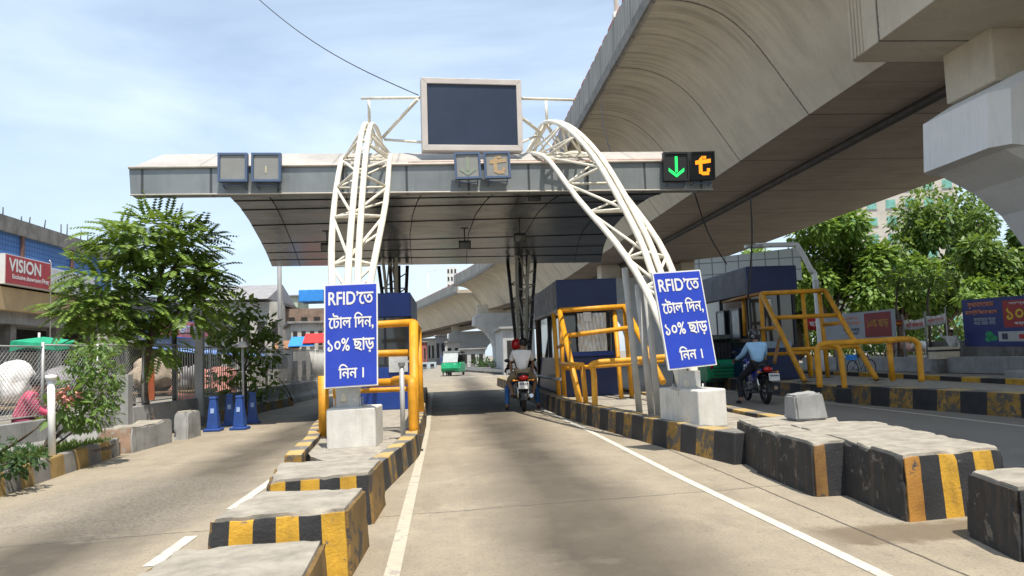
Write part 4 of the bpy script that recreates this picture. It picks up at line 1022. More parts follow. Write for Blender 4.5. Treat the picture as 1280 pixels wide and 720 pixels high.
# ================================================================== YELLOW GUARD FRAMES
def guard(label, pipes, loc):
    root = empty('pipe_barricade', loc, label, 'guard rail', 'yellow pipe guard frames')
    for nm, pts, r_, m in pipes:
        mb = MB(); mb.tube(pts, r_, 12, 0)
        q = V(pts[-1]); q0 = V(pts[0])
        pc_ = mb.build(nm, m, root)
        for q in (q0, q):                                # base plates where a pipe stands on the island
            if q.z < 0.5 and abs((V(pts[-1]) - q0).normalized().z) > 0.5 or (q.z < 0.4 and len(pts) > 4):
                mb = MB(); mb.box((q.x, q.y, q.z + 0.008), (r_ * 4, r_ * 4, 0.016)); mb.build('base_plate', pipe_dark, pc_)
    return root
def hoop(a, b, h, lean=0.0, k=0.14):
    a, b = V(a), V(b); d = (b - a).normalized()
    pts = [a]
    for t in range(6):
        an = math.pi / 2 * t / 5; pts.append(a + V((0, 0, h - k)) + V((0, 0, k * math.sin(an))) + d * (k * (1 - math.cos(an))))
    for t in range(6):
        an = math.pi / 2 * (1 - t / 5); pts.append(b + V((0, 0, h - k)) + V((0, 0, k * math.sin(an))) - d * (k * (1 - math.cos(an))))
    return pts + [b]
# middle island
A, B = P(699, 388, 17.7), P(781, 383, 17.7); a2, b2 = G(726, 508, 0.28), P(829, 478, 15.4)
r0 = 0.052
sl = lambda p, q, t: p + (q - p) * t
guard('yellow pipe guard frame in front of the middle toll booth', [
    ('top_rail', [A, B], 0.06, pipe_yel), ('slanted_post', [A, a2], 0.064, pipe_yel), ('slanted_post', [B, b2], 0.064, pipe_yel),
    ('cross_rail', [sl(A, a2, 0.30), sl(B, b2, 0.30)], r0, pipe_yel),
    ('post', [P(692, 391, 18.4), G(699, 498, 0.28)], r0, pipe_yel), ('post', [A + V((0.02, 0.05, -0.02)), G(706, 499, 0.28)], r0, pipe_yel),
    ('post', [P(768, 389, 17.8), G(777, 499, 0.28)], r0, pipe_yel), ('post', [B + V((0, 0.05, -0.02)), G(790, 497, 0.28)], r0, pipe_yel),
    ('side_rail', [A, P(668, 400, 22.6)], r0, pipe_grey), ('side_post', [P(671, 398, 22.0), G(675, 486, 0.28)], r0, mat('rusty brown pipe', (0.14, 0.08, 0.05), 0.7, 0.3, 5)),
    ('side_rail', [P(674, 470, 21.6), P(700, 474, 17.8)], 0.04, pipe_grey), ('side_rail', [P(697, 434, 17.9), P(712, 428, 17.0)], 0.04, pipe_yel)], (2.8, 17.7, 0.28))
hA, hB = G(730, 510, 0.28), P(832, 520, 12.2); hh = P(729, 452, hA.y).z - 0.36
pa = [G(729, 509, 0.28)]; top1 = P(727, 458, pa[0].y); 
guard('low yellow pipe hoop standing before the middle guard frame', [
    ('leg', [G(733, 509, 0.28), P(728, 458, G(733, 509, 0.28).y)], 0.05, pipe_yel),
    ('hoop_rail', smooth_path([G(744, 512, 0.28), P(742, 466, 14.5), P(739, 458, 14.5), P(748, 453, 14.5), P(790, 450, 14.6), P(838, 446, 14.7), P(846, 452, 14.8), G(850, 505, 0.28)], 4), 0.055, pipe_yel),
    ('back_rail', [P(702, 461, 17.2), P(770, 456, 16.8), P(830, 451, 16.4)], 0.045, pipe_yel), ('back_rail', [P(700, 455, 17.3), P(728, 456, 14.7)], 0.045, pipe_yel)], (2.6, 13.6, 0.28))
# left island
A, B = P(405, 408, 12.4), P(517, 403, 12.4)
guard('yellow pipe guard frame on the left island behind the blue sign', [
    ('top_rail', [P(405, 410, 12.4), B], 0.058, pipe_yel), ('corner_post', [B, G(518, 545, 0.22)], 0.072, pipe_yel),
    ('post', [P(404, 470, 11.9), G(405, 547, 0.22)], 0.078, pipe_yel), ('post', [P(420, 470, 13.4), G(421, 530, 0.22)], 0.06, pipe_yel),
    ('cross_rail', [P(420, 443, 12.6), P(514, 441, 12.45)], 0.055, pipe_yel), ('side_rail', [B, P(524, 412, 16.2)], 0.055, pipe_yel), ('side_post', [P(523, 412, 15.4), G(527, 520, 0.22)], 0.055, pipe_yel),
    ('low_rail', [P(404, 484, 11.9), P(420, 480, 12.2), P(508, 477, 12.3)], 0.06, pipe_yel), ('low_rail', [P(440, 489, 12.6), P(514, 486, 12.5)], 0.04, pipe_yel),
    ('low_post', smooth_path([P(492, 476, 12.3), P(505, 474, 11.9), P(514, 476, 11.6), P(515, 486, 11.5), G(517, 545, 0.22)], 4), 0.066, pipe_yel)], (-1.3, 12.2, 0.22))
# far right island
A, B = P(952, 367, 20.9), P(1031, 363, 20.7); a2, b2 = P(1006, 477, 18.6), P(1096, 475, 18.4)
guard('yellow pipe guard frame in front of the far right toll booth', [
    ('top_rail', [A, B], 0.065, pipe_yel), ('slanted_post', [A, a2], 0.068, pipe_yel), ('slanted_post', [B, b2], 0.068, pipe_yel),
    ('cross_rail', [sl(A, a2, 0.30), sl(B, b2, 0.30)], 0.058, pipe_yel), ('side_rail', [A, P(884, 382, 27.0)], 0.052, mat('orange brown pipe', (0.36, 0.17, 0.04), 0.6, 0.25, 5)),
    ('post', [A + V((0, 0.06, -0.02)), P(956, 450, 21.1)], 0.058, pipe_yel), ('post', [P(929, 374, 22.9), P(931, 420, 22.9)], 0.052, pipe_yel),
    ('post', [P(1003, 367, 20.8), P(1013, 470, 20.8)], 0.055, pipe_yel), ('post', [P(1024, 366, 20.8), P(1035, 472, 20.8)], 0.058, pipe_yel),
    ('cross_rail', [P(951, 411, 21.0), P(968, 410, 20.5)], 0.05, pipe_yel), ('cross_rail', [P(1029, 406, 20.8), P(1047, 404, 20.0)], 0.05, pipe_yel),
    ('low_rail', [P(987, 437, 19.4), P(1073, 433, 19.1)], 0.052, pipe_yel), ('low_rail', [P(957, 443, 20.9), P(1009, 441, 20.5), P(1014, 446, 20.4), P(1014, 472, 20.4)], 0.048, pipe_yel),
    ('brace', [P(974, 424, 20.9), P(968, 453, 20.0)], 0.045, mat('orange brown pipe', (0.36, 0.17, 0.04)))], (9.3, 20.8, 0.3))
Yh = 15.5
guard('wide low yellow pipe hoop on the far right island behind the kerb block', [
    ('hoop_rail', smooth_path([P(1025, 484, Yh), P(1022, 450, Yh), P(1022, 436, Yh), P(1030, 430, Yh), P(1060, 428, Yh), P(1100, 426, Yh), P(1134, 424, Yh), P(1146, 428, Yh), P(1149, 440, Yh), P(1152, 477, Yh)], 5), 0.062, pipe_yel),
    ('hoop_rail', smooth_path([P(1034, 431, Yh + 0.02), P(1044, 432, Yh), P(1050, 440, Yh), P(1053, 460, Yh), P(1056, 486, Yh)], 4), 0.058, pipe_yel),
    ('leg', [P(1111, 427, Yh + 0.3), P(1116, 476, Yh + 0.3)], 0.058, pipe_yel)], (10.2, Yh, 0.3))
# little metal stand pipe at the left signpost
b0 = G(504, 551, 0.22); root = empty('stand_pipe', b0, 'thin galvanised stand pipe with a small flat cap beside the left yellow guard', 'post')
mb = MB(); mb.tube([b0, P(502, 455, b0.y)], 0.035, 10); mb.build('pipe', galv, root)
mb = MB(); c = P(502, 452, b0.y); mb.box(c, (0.20, 0.12, 0.03)); mb.tube([c - V((0, 0, 0.06)), c], 0.05, 10); mb.build('cap', galv, root)

# ================================================================== PEOPLE
def skinned(name, chains, m, parent=None, at=(0, 0, 0), M=None, levels=2):
    """one continuous surface grown on a skeleton: chains = lists of (point, radius); equal points are shared"""
    verts = []; idx = {}; rads = []; edges = set()
    def vid(p, r_):
        k = tuple(round(c, 4) for c in p)
        if k not in idx: idx[k] = len(verts); verts.append(k); rads.append(r_)
        return idx[k]
    for ch in chains:
        ids = [vid(*q) for q in ch]
        for a, b in zip(ids, ids[1:]): edges.add((min(a, b), max(a, b)))
    me = bpy.data.meshes.new(name); me.from_pydata(verts, list(edges), [])
    ob = bpy.data.objects.new(name, me); COL.objects.link(ob)
    md = ob.modifiers.new('skin', 'SKIN'); md.use_smooth_shade = True
    sl_ = me.skin_vertices[0].data
    for i, r_ in enumerate(rads):
        rr = r_ if isinstance(r_, tuple) else (r_, r_); sl_[i].radius = rr
        sl_[i].use_root = (i == 0)
    ob.modifiers.new('sub', 'SUBSURF').levels = levels
    ob.modifiers['sub'].render_levels = levels
    bpy.context.view_layer.update()
    me2 = bpy.data.meshes.new_from_object(ob.evaluated_get(bpy.context.evaluated_depsgraph_get()))
    bpy.data.objects.remove(ob)
    if M is not None: me2.transform(M)
    me2.name = name; me2.materials.clear(); me2.materials.append(m)
    for p in me2.polygons: p.use_smooth = True; p.material_index = 0
    o = bpy.data.objects.new(name, me2); COL.objects.link(o)
    if parent is not None: o.parent = parent
    else: o.location = V(at)
    WL[o.name] = V(at)
    return o
def person(label, loc, rz, J, shirt, trousers, long_sleeve=False, shorts=False, helmet=None, hair=True, group=None, shoe=None, body_m=None):
    """J: local joints. Body = one skinned mesh with head, hands and fingers; clothes and helmet are its children"""
    M = Matrix.Rotation(rz, 4, 'Z')
    pel, che, nek, hed = V(J['pelvis']), V(J['chest']), V(J['neck']), V(J['head'])
    f = V(J.get('face', (0, 1, 0))).normalized()
    ch = [[(pel, 0.115), (pel.lerp(che, 0.5), 0.098), (che, 0.108), (nek, 0.052), (hed - V((0, 0, 0.02)), 0.085), (hed + V((0, 0, 0.06)), 0.088), (hed + V((0, 0, 0.11)), 0.05)],
          [(hed - V((0, 0, 0.02)), 0.085), (hed - V((0, 0, 0.015)) + f * 0.115, 0.016)]]
    for s in 'lr':
        sh, el, ha = V(J['sh' + s]), V(J['el' + s]), V(J['ha' + s])
        d = (ha - el).normalized(); w = ha - d * 0.0; palm = ha + d * 0.07
        ch.append([(che, 0.108), (sh, 0.056), (sh.lerp(el, 0.5), 0.05), (el, 0.042), (el.lerp(ha, 0.4), 0.042), (ha, 0.028), (palm, 0.034)])
        si = d.cross(V((0, 0, 1))); si = si.normalized() if si.length > 0.1 else V((1, 0, 0)); dn = d.cross(si).normalized()
        if dn.z > 0: dn = -dn
        for k, l in zip((-1.5, -0.5, 0.5, 1.5), (0.06, 0.072, 0.078, 0.066)):
            b_ = palm + si * (0.017 * k) + d * 0.012
            ch.append([(palm, 0.034), (b_ + d * 0.02, 0.0095), (b_ + d * l * 0.6 + dn * 0.015, 0.009), (b_ + d * l * 0.8 + dn * 0.05, 0.008)])
        ch.append([(ha, 0.028), (ha + d * 0.035 + si * 0.035, 0.012), (ha + d * 0.075 + si * 0.045 + dn * 0.02, 0.009)])
        hp, kn, an, to = V(J['hp' + s]), V(J['kn' + s]), V(J['an' + s]), V(J['to' + s])
        ch.append([(pel, 0.115), (hp, 0.09), (hp.lerp(kn, 0.5), 0.075), (kn, 0.055), (kn.lerp(an, 0.35), 0.055), (an, 0.036), (an.lerp(to, 0.5), 0.04), (to, 0.028)])
    body = skinned('person', ch, body_m or skin_m, None, loc, M)
    tag(body, label, 'person', group); body.name = 'person'
    WL[body.name] = V(loc)
    k = 1.0
    ch = [[(pel, 0.152), (pel.lerp(che, 0.5), 0.148), (che, 0.168), (nek - V((0, 0, 0.02)), 0.085)]]
    for s in 'lr':
        sh, el, ha = V(J['sh' + s]), V(J['el' + s]), V(J['ha' + s])
        arm = [(che, 0.168), (sh, 0.095), (sh.lerp(el, 0.55), 0.076)]
        if long_sleeve: arm += [(el, 0.06), (el.lerp(ha, 0.85), 0.045)]
        else: arm += [(sh.lerp(el, 0.8), 0.07)]
        ch.append(arm)
    skinned('shirt', ch, shirt, body, loc, M)
    ch = []
    for s in 'lr':
        hp, kn, an = V(J['hp' + s]), V(J['kn' + s]), V(J['an' + s])
        leg = [(pel - V((0, 0, 0.01)), 0.14), (hp, 0.112), (hp.lerp(kn, 0.5), 0.095), (kn, 0.076)]
        if not shorts: leg += [(kn.lerp(an, 0.4), 0.072), (kn.lerp(an, 0.92), 0.06)]
        ch.append(leg)
    skinned('trousers', ch, trousers, body, loc, M)
    for s in 'lr':
        an, to = V(J['an' + s]), V(J['to' + s])
        skinned('shoe', [[(an + V((0, 0, -0.01)), 0.05), (an.lerp(to, 0.5) - V((0, 0, 0.008)), 0.05), (to + (to - an).normalized() * 0.03, 0.038)]], shoe or sandal_m, body, loc, M)
    mb = MB()
    if helmet:
        mb.ell(hed + V((0, 0.0, 0.055)) , 0.135, 0.155, 0.145, 18, 12)
        mb.v = [tuple(M @ V(p) + V(loc)) for p in mb.v]; h = mb.build('helmet', helmet, body)
        mb = MB(); mb.ell(hed + V((0, 0, 0.03)) + f * 0.055, 0.118, 0.118, 0.07, 14, 8)
        mb.v = [tuple(M @ V(p) + V(loc)) for p in mb.v]; mb.build('visor', black_pl, h)
    elif hair:
        mb.ell(hed + V((0, 0, 0.055)) - f * 0.022, 0.103, 0.112, 0.115, 16, 10)
        mb.v = [tuple(M @ V(p) + V(loc)) for p in mb.v]; mb.build('hair', hair_m, body)
    return body
def stand_pose(h=1.68, lean=0.0, armr=None, arml=None, face=(0, 1, 0)):
    k = h / 1.7
    J = dict(pelvis=(0, 0, .95 * k), chest=(0, lean * .5, 1.30 * k), neck=(0, lean * .8, 1.46 * k), head=(0, lean, 1.57 * k), face=face,
             shl=(-.19 * k, lean * .6, 1.39 * k), shr=(.19 * k, lean * .6, 1.39 * k), ell=(-.25 * k, lean * .6 + .02, 1.10 * k), elr=(.25 * k, lean * .6 + .02, 1.10 * k),
             hal=(-.24 * k, lean * .6 + .12, .86 * k), har=(.24 * k, lean * .6 + .12, .86 * k),
             hpl=(-.10 * k, 0, .90 * k), hpr=(.10 * k, 0, .90 * k), knl=(-.11 * k, .03, .49 * k), knr=(.11 * k, -.01, .49 * k), anl=(-.12 * k, .02, .09), anr=(.12 * k, -.06, .09), tol=(-.13 * k, .16, .04), tor=(.13 * k, .08, .04))
    if armr: J.update(armr)
    if arml: J.update(arml)
    return J
def ride_pose(y=0.0, seat=0.78, foot=(0.34, 0.25, 0.09), knee=(0.30, 0.32, 0.52), hands=(0.30, 0.62, 1.02), lean=0.14, wide=0.0, hx=0.0):
    return dict(pelvis=(0, y, seat + .10), chest=(0, y + lean * .6, seat + .46), neck=(hx * .6, y + lean * .9, seat + .62), head=(hx, y + lean + .03, seat + .74), face=(0, 1, 0),
                shl=(-.19, y + lean * .7, seat + .53), shr=(.19, y + lean * .7, seat + .53), ell=(-.27, y + lean + .16, seat + .32), elr=(.27, y + lean + .16, seat + .32),
                hal=(-hands[0], y + hands[1], hands[2]), har=(hands[0], y + hands[1], hands[2]),
                hpl=(-.11, y + .02, seat + .06), hpr=(.11, y + .02, seat + .06), knl=(-knee[0], y + knee[1], knee[2]), knr=(knee[0], y + knee[1], knee[2]),
                anl=(-foot[0], y + foot[1], foot[2]), anr=(foot[0], y + foot[1], foot[2]), tol=(-foot[0] - .02, y + foot[1] + .14, foot[2] - .045), tor=(foot[0] + .02, y + foot[1] + .14, foot[2] - .045))

# ================================================================== MOTORCYCLES
def motorcycle(loc, rz, label, paint, plate_side=0.0, lens_m=red_lens):
    root = empty('motorcycle', loc, label, 'motorcycle', 'motorcycles on the toll lanes')
    M = Matrix.Rotation(rz, 4, 'Z')
    def fin(mb, name, m, parent=root, bevel=0.0):
        mb.v = [tuple(M @ V(p) + V(loc)) for p in mb.v]
        return mb.build(name, m, parent, bevel=bevel)
    for y, w in ((-0.62, 0.055), (0.66, 0.045)):
        mb = MB(); mb.torus((0, y, 0.30), 0.245, w, 'X', 30, 10); wh = fin(mb, 'wheel', rubber)
        mb = MB(); mb.torus((0, y, 0.30), 0.20, 0.018, 'X', 26, 6)
        for k in range(5):
            a = 2 * math.pi * k / 5; mb.tube([(0, y, 0.30), (0, y + 0.2 * math.cos(a), 0.30 + 0.2 * math.sin(a))], 0.014, 6)
        mb.tube([(-0.07, y, 0.30), (0.07, y, 0.30)], 0.05, 10); fin(mb, 'rim', engine_m, wh)
    mb = MB()
    mb.tube([(0, 0.50, 0.86), (0, 0.40, 0.62), (0, 0.28, 0.30), (0, -0.05, 0.26), (0, -0.18, 0.42), (0, -0.30, 0.72), (0, 0.1, 0.74), (0, 0.48, 0.80)], 0.024, 8)
    for s in (-1, 1):
        mb.tube([(s * 0.08, -0.15, 0.40), (s * 0.09, -0.62, 0.30)], 0.022, 8); mb.tube([(s * 0.10, -0.22, 0.72), (s * 0.09, -0.70, 0.80)], 0.018, 8)
    fin(mb, 'frame', black_pl)
    mb = MB()
    for s in (-1, 1): mb.tube([(s * 0.12, -0.58, 0.32), (s * 0.12, -0.42, 0.70)], 0.032, 10)
    fin(mb, 'shock_absorber', chrome)
    mb = MB(); mb.box((0, 0.10, 0.36), (0.24, 0.36, 0.26)); mb.box((0, 0.22, 0.53), (0.16, 0.18, 0.20)); mb.tube([(-0.16, 0.05, 0.36), (0.16, 0.05, 0.36)], 0.10, 14); fin(mb, 'engine', engine_m, bevel=0.02)
    mb = MB(); mb.tube([(0.10, 0.25, 0.45), (0.12, 0.28, 0.26), (0.14, -0.1, 0.24), (0.16, -0.35, 0.28)], 0.022, 8); mb.tube([(0.16, -0.32, 0.28), (0.18, -0.80, 0.38)], 0.048, 12); fin(mb, 'exhaust', chrome)
    mb = MB()
    for s in (-1, 1): mb.tube([(s * 0.07, 0.66, 0.30), (s * 0.08, 0.52, 0.92)], 0.024, 8)
    fin(mb, 'fork', chrome)
    mb = MB(); mb.tube([(-0.36, 0.38, 1.00), (-0.22, 0.48, 1.0), (-0.08, 0.50, 0.94), (0.08, 0.50, 0.94), (0.22, 0.48, 1.0), (0.36, 0.38, 1.00)], 0.016, 8)
    for s in (-1, 1): mb.tube([(s * 0.30, 0.42, 1.0), (s * 0.38, 0.36, 1.0)], 0.022, 8)
    fin(mb, 'handlebar', black_pl)
    for s in (-1, 1):
        mb = MB(); mb.tube([(s * 0.24, 0.46, 1.0), (s * 0.32, 0.44, 1.16)], 0.008, 6); mb.ell((s * 0.34, 0.44, 1.20), 0.07, 0.015, 0.045, 12, 6); fin(mb, 'mirror', black_pl)
    mb = MB(); mb.ell((0, 0.58, 0.92), 0.11, 0.10, 0.12, 14, 8); fin(mb, 'headlight', paint)
    mb = MB(); mb.tube(smooth_path([(0, -0.02, 0.78), (0, 0.12, 0.84), (0, 0.30, 0.86), (0, 0.46, 0.82)], 3), [0.08, 0.10, 0.125, 0.135, 0.14, 0.14, 0.135, 0.12, 0.10, 0.07], 14); fin(mb, 'tank', paint)
    mb = MB(); mb.tube(smooth_path([(0, 0.06, 0.76), (0, -0.25, 0.765), (0, -0.55, 0.80), (0, -0.78, 0.84)], 3), [0.09, 0.11, 0.125, 0.13, 0.13, 0.13, 0.12, 0.11, 0.09, 0.06], 14); fin(mb, 'seat', black_pl)
    for s in (-1, 1):
        mb = MB(); mb.prism([(s * 0.11, 0.02, 0.52), (s * 0.11, -0.20, 0.50), (s * 0.11, -0.82, 0.78), (s * 0.11, -0.78, 0.82), (s * 0.11, 0.0, 0.70)], (s * 0.03, 0, 0)); fin(mb, 'side_panel', paint, bevel=0.01)
    mb = MB(); mb.tube([(-0.11, -0.40, 0.85), (-0.12, -0.86, 0.90), (0.12, -0.86, 0.90), (0.11, -0.40, 0.85)], 0.015, 8); fin(mb, 'grab_rail', black_pl)
    mb = MB(); mb.ell((0, -0.86, 0.80), 0.105, 0.07, 0.065, 14, 8); fin(mb, 'tail_light', lens_m)
    mb = MB()
    arc = [V((0, -0.62 + 0.34 * math.cos(a), 0.30 + 0.34 * math.sin(a))) for a in [rad(70 + 14 * k) for k in range(9)]]
    for a, b in zip(arc, arc[1:]): mb.add([a + V((-0.07, 0, 0)), a + V((0.07, 0, 0)), b + V((0.07, 0, 0)), b + V((-0.07, 0, 0))], [(0, 1, 2, 3)])
    fin(mb, 'rear_mudguard', black_pl)
    mb = MB(); arc = [V((0, 0.66 + 0.33 * math.cos(a), 0.30 + 0.33 * math.sin(a))) for a in [rad(20 + 18 * k) for k in range(8)]]
    for a, b in zip(arc, arc[1:]): mb.add([a + V((-0.06, 0, 0)), a + V((0.06, 0, 0)), b + V((0.06, 0, 0)), b + V((-0.06, 0, 0))], [(0, 1, 2, 3)])
    fin(mb, 'front_mudguard', paint)
    mb = MB(); mb.box((plate_side, -0.955, 0.63), (0.24, 0.012, 0.17), M=Matrix.Rotation(rad(-12), 3, 'X')); pl = fin(mb, 'number_plate', plate_w)
    mb = MB()
    for k in range(2):
        for j in range(5): mb.box((plate_side - 0.08 + j * 0.04, -0.964 - (0.008 if k == 0 else -0.008), 0.665 - k * 0.06), (0.022, 0.006, 0.035), M=Matrix.Rotation(rad(-12), 3, 'X'))
    fin(mb, 'plate_figures', plate_ink, pl)
    for s in (-1, 1):
        mb = MB(); mb.tube([(s * 0.10, -0.80, 0.74), (s * 0.20, -0.84, 0.74)], 0.010, 6); mb.ell((s * 0.22, -0.85, 0.74), 0.035, 0.03, 0.025, 10, 6); fin(mb, 'indicator', mat('amber lens', (0.7, 0.25, 0.02), 0.3, 0.1, 5))
    mb = MB(); mb.tube([(-0.24, -0.05, 0.30), (0.24, -0.05, 0.30)], 0.018, 8); mb.tube([(-0.22, -0.42, 0.36), (0.22, -0.42, 0.36)], 0.018, 8); fin(mb, 'foot_pegs', rubber)
    return root
bc = G(655, 513, 0.0); bc = V((bc.x, bc.y + 0.25, 0)); rzc = rad(-3)
motorcycle(bc, rzc, 'black motorcycle with a red tail, carrying two riders up the middle lane', black_pl)
def at_bike(loc, rz, p): return V(loc) + Matrix.Rotation(rz, 3, 'Z') @ V(p)
person('rider in a red helmet and blue jeans at the handlebar of the middle motorcycle', bc, rzc, ride_pose(0.02, 0.80, (0.38, 0.02, 0.09), (0.36, 0.30, 0.52), (0.34, 0.42, 1.02), 0.16, hx=-0.10), brown_cl, jeans, True, False, red_gloss)
person('passenger in a pale tee and khaki shorts on the back of the middle motorcycle', bc, rzc, ride_pose(-0.42, 0.84, (0.24, 0.06, 0.40), (0.33, 0.34, 0.72), (0.25, 0.22, 0.90), 0.04, hx=0.05), shirt_white, khaki, False, True, None)
br = G(958, 504, 0.0); rzr = rad(-3)
br = V((br.x - 0.10, br.y + 0.30, 0))
motorcycle(br, rzr, 'dark motorcycle with blue tank and red tail light in the right lane', blue_gloss, 0.10)
jr = ride_pose(-0.22, 0.82, (0.30, 0.10, 0.09), (0.29, 0.34, 0.56), (0.34, 0.60, 1.02), 0.10)
jr.update(anl=(-0.46, -0.25, 0.09), tol=(-0.50, -0.10, 0.045), knl=(-0.36, 0.12, 0.54), anr=(0.22, 0.0, 0.36), tor=(0.23, 0.15, 0.32), knr=(0.27, 0.36, 0.62))
person('rider in a sky blue shirt and dark patterned helmet in the right lane', br, rzr, jr, shirt_blue, trouser_k, True, False,
       mat('patterned helmet', (0.03, 0.03, 0.035), 0.3, 0.3, 8, wear=0.34, wearcol=(0.6, 0.6, 0.58), wscale=6, bmp=0), shoe=black_pl)

# ================================================================== AUTO RICKSHAWS
def rickshaw(loc, rz, label, front=False):
    root = empty('auto_rickshaw', loc, label, 'auto rickshaw', 'green auto rickshaws')
    M = Matrix.Rotation(rz, 4, 'Z')
    def fin(mb, name, m, parent=root, bevel=0.0, seg=2):
        mb.v = [tuple(M @ V(p) + V(loc)) for p in mb.v]; return mb.build(name, m, parent, bevel=bevel, seg=seg)
    # local: rear at y = -1.3, nose at +1.3
    mb = MB(); prof = [(-1.28, 0.34), (-1.30, 0.88), (-1.22, 0.95), (0.35, 0.95), (0.45, 0.55), (0.95, 0.60), (1.22, 0.95), (1.32, 0.55), (1.22, 0.30), (0.4, 0.24), (-1.1, 0.24)]
    mb.prism([(-0.62, y, z) for y, z in prof], (1.24, 0, 0)); body = fin(mb, 'body', cng_green, bevel=0.05, seg=3)
    mb = MB()
    for k in range(4): mb.box((0.0, -1.305, 0.46 + k * 0.11), (0.86 - 0.0 * k, 0.03, 0.045))
    fin(mb, 'louvres', mat('dark green louvre', (0.006, 0.10, 0.045), 0.5, 0.3, 5), body)
    mb = MB(); mb.box((0, -1.33, 0.33), (1.15, 0.06, 0.09)); fin(mb, 'bumper', black_pl, bevel=0.015)
    mb = MB(); mb.box((0, 1.30, 0.32), (0.7, 0.05, 0.07)); fin(mb, 'bumper', black_pl, bevel=0.015)
    mb = MB(); top = [(-1.20, 1.60), (-1.05, 1.74), (0.30, 1.76), (0.75, 1.66), (0.78, 1.62), (0.3, 1.70), (-1.0, 1.68)]
    mb.prism([(-0.63, y, z) for y, z in top], (1.26, 0, 0)); fin(mb, 'roof', mat('rickshaw roof canvas', (0.10, 0.11, 0.10), 0.7, 0.3, 4), bevel=0.02)
    for s in (-1, 1):
        mb = MB(); mb.tube([(s * 0.60, -1.22, 0.93), (s * 0.60, -1.16, 1.66)], 0.025, 8); mb.tube([(s * 0.60, -0.25, 0.93), (s * 0.60, -0.25, 1.70)], 0.022, 8)
        for k in range(6): mb.tube([(s * 0.605, -1.15 + k * 0.17, 0.93), (s * 0.605, -1.12 + k * 0.17, 1.66)], 0.008, 6)
        mb.tube([(s * 0.60, -1.2, 1.30), (s * 0.60, -0.25, 1.30)], 0.010, 6); fin(mb, 'side_cage', black_pl)
        mb = MB(); mb.tube([(s * 0.56, 1.12, 0.93), (s * 0.56, 0.74, 1.66)], 0.025, 8); fin(mb, 'windshield_post', black_pl)
    mb = MB()
    for k in range(9): mb.tube([(-0.48 + 0.12 * k, -1.21, 0.94), (-0.48 + 0.12 * k, -1.15, 1.64)], 0.010, 6)
    for z in (1.12, 1.40): mb.tube([(-0.6, -1.2 + 0.08 * (z - 0.94), z), (0.6, -1.2 + 0.08 * (z - 0.94), z)], 0.010, 6)
    fin(mb, 'rear_grille', black_pl)
    mb = MB(); mb.box((0, -1.10, 1.22), (1.10, 0.02, 0.50)); fin(mb, 'rear_curtain', mat('rear curtain', (0.05, 0.05, 0.055), 0.8, 0.3, 4))
    mb = MB(); mb.add([(-0.53, 1.10, 0.96), (0.53, 1.10, 0.96), (0.53, 0.75, 1.62), (-0.53, 0.75, 1.62)], [(0, 1, 2, 3)]); fin(mb, 'windshield', mat('reflection grey windshield', (0.42, 0.45, 0.44), 0.12, 0.1, 3))  # pale grey base stands in for the reflection in the glass
    mb = MB(); mb.box((0, -0.75, 0.98), (1.05, 0.55, 0.14)); mb.box((0, 0.2, 0.92), (0.6, 0.4, 0.12)); fin(mb, 'seat', brown_cl, bevel=0.04)
    for p in ((-0.55, -0.85), (0.55, -0.85), (0, 1.0)):
        mb = MB(); mb.torus((p[0], p[1], 0.22), 0.165, 0.055, 'X', 22, 8); wh = fin(mb, 'wheel', rubber)
        mb = MB(); mb.tube([(p[0] - 0.04, p[1], 0.22), (p[0] + 0.04, p[1], 0.22)], 0.13, 14); fin(mb, 'rim', engine_m, wh)
    for s in (-1, 1):
        mb = MB(); mb.ell((s * 0.50, -1.31, 0.72), 0.06, 0.03, 0.06, 10, 6); fin(mb, 'tail_light', red_lens)
        mb = MB(); mb.ell((s * 0.36, 1.20, 0.80), 0.085, 0.06, 0.085, 12, 7); fin(mb, 'headlight', plate_w)
    mb = MB(); mb.box((0.0, -1.335, 0.80), (0.46, 0.012, 0.10)); fin(mb, 'number_plate', mat('rickshaw plate', (0.02, 0.33, 0.22), 0.5, 0.1, 5))
    return root
rickshaw(G(898, 488, 0.0) + V((0.35, 1.6, 0)), rad(3), 'green auto rickshaw with louvred tail, half hidden behind the right toll sign')
rickshaw(G(567, 469.5, 0.0), rad(168), 'small green auto rickshaw facing us on the far road under the flyover')
pf = G(556, 470, 0.0)
person('far standing man in a blue top beside the distant green auto rickshaw', (pf.x, pf.y + 1.2, 0), rad(190), stand_pose(1.66), mat('navy top', (0.05, 0.07, 0.25), 0.9, 0.2, 6), mat('grey trousers', (0.12, 0.12, 0.13), 0.9, 0.2, 6), True)

# ================================================================== LEAVES
def leaf_quad(mb, p, d, n, l, w):
    """one pointed leaf from p along d with face normal n"""
    d = d.normalized(); s = d.cross(n)
    s = s.normalized() if s.length > 1e-4 else V((1, 0, 0))
    m = p + d * (l * 0.5); q = p + d * l
    mb.add([p, m + s * w * 0.5, q, m - s * w * 0.5], [(0, 1, 2, 3)])
def rvec(rr):
    while True:
        v = V((rr.uniform(-1, 1), rr.uniform(-1, 1), rr.uniform(-1, 1)))
        if 0.05 < v.length < 1: return v
def crown(clumps, leaf, rr, droop=0.4):
    """clumps: (centre, (rx,ry,rz), number); leaf = (length, width)"""
    mb = MB()
    for c, r_, n in clumps:
        c = V(c)
        for _ in range(n):
            u = rvec(rr); t = 0.45 + 0.62 * rr.random() ** 0.6; u = u.normalized() * t
            p = c + V((u.x * r_[0], u.y * r_[1], u.z * r_[2]))
            d = (u + rvec(rr) * 0.9 + V((0, 0, -droop))); nn = (u * 0.6 + V((0, 0, 0.9)) + rvec(rr) * 0.7)
            k = rr.uniform(0.5, 1.35); leaf_quad(mb, p, d, nn, leaf[0] * k, leaf[1] * k)
    return mb
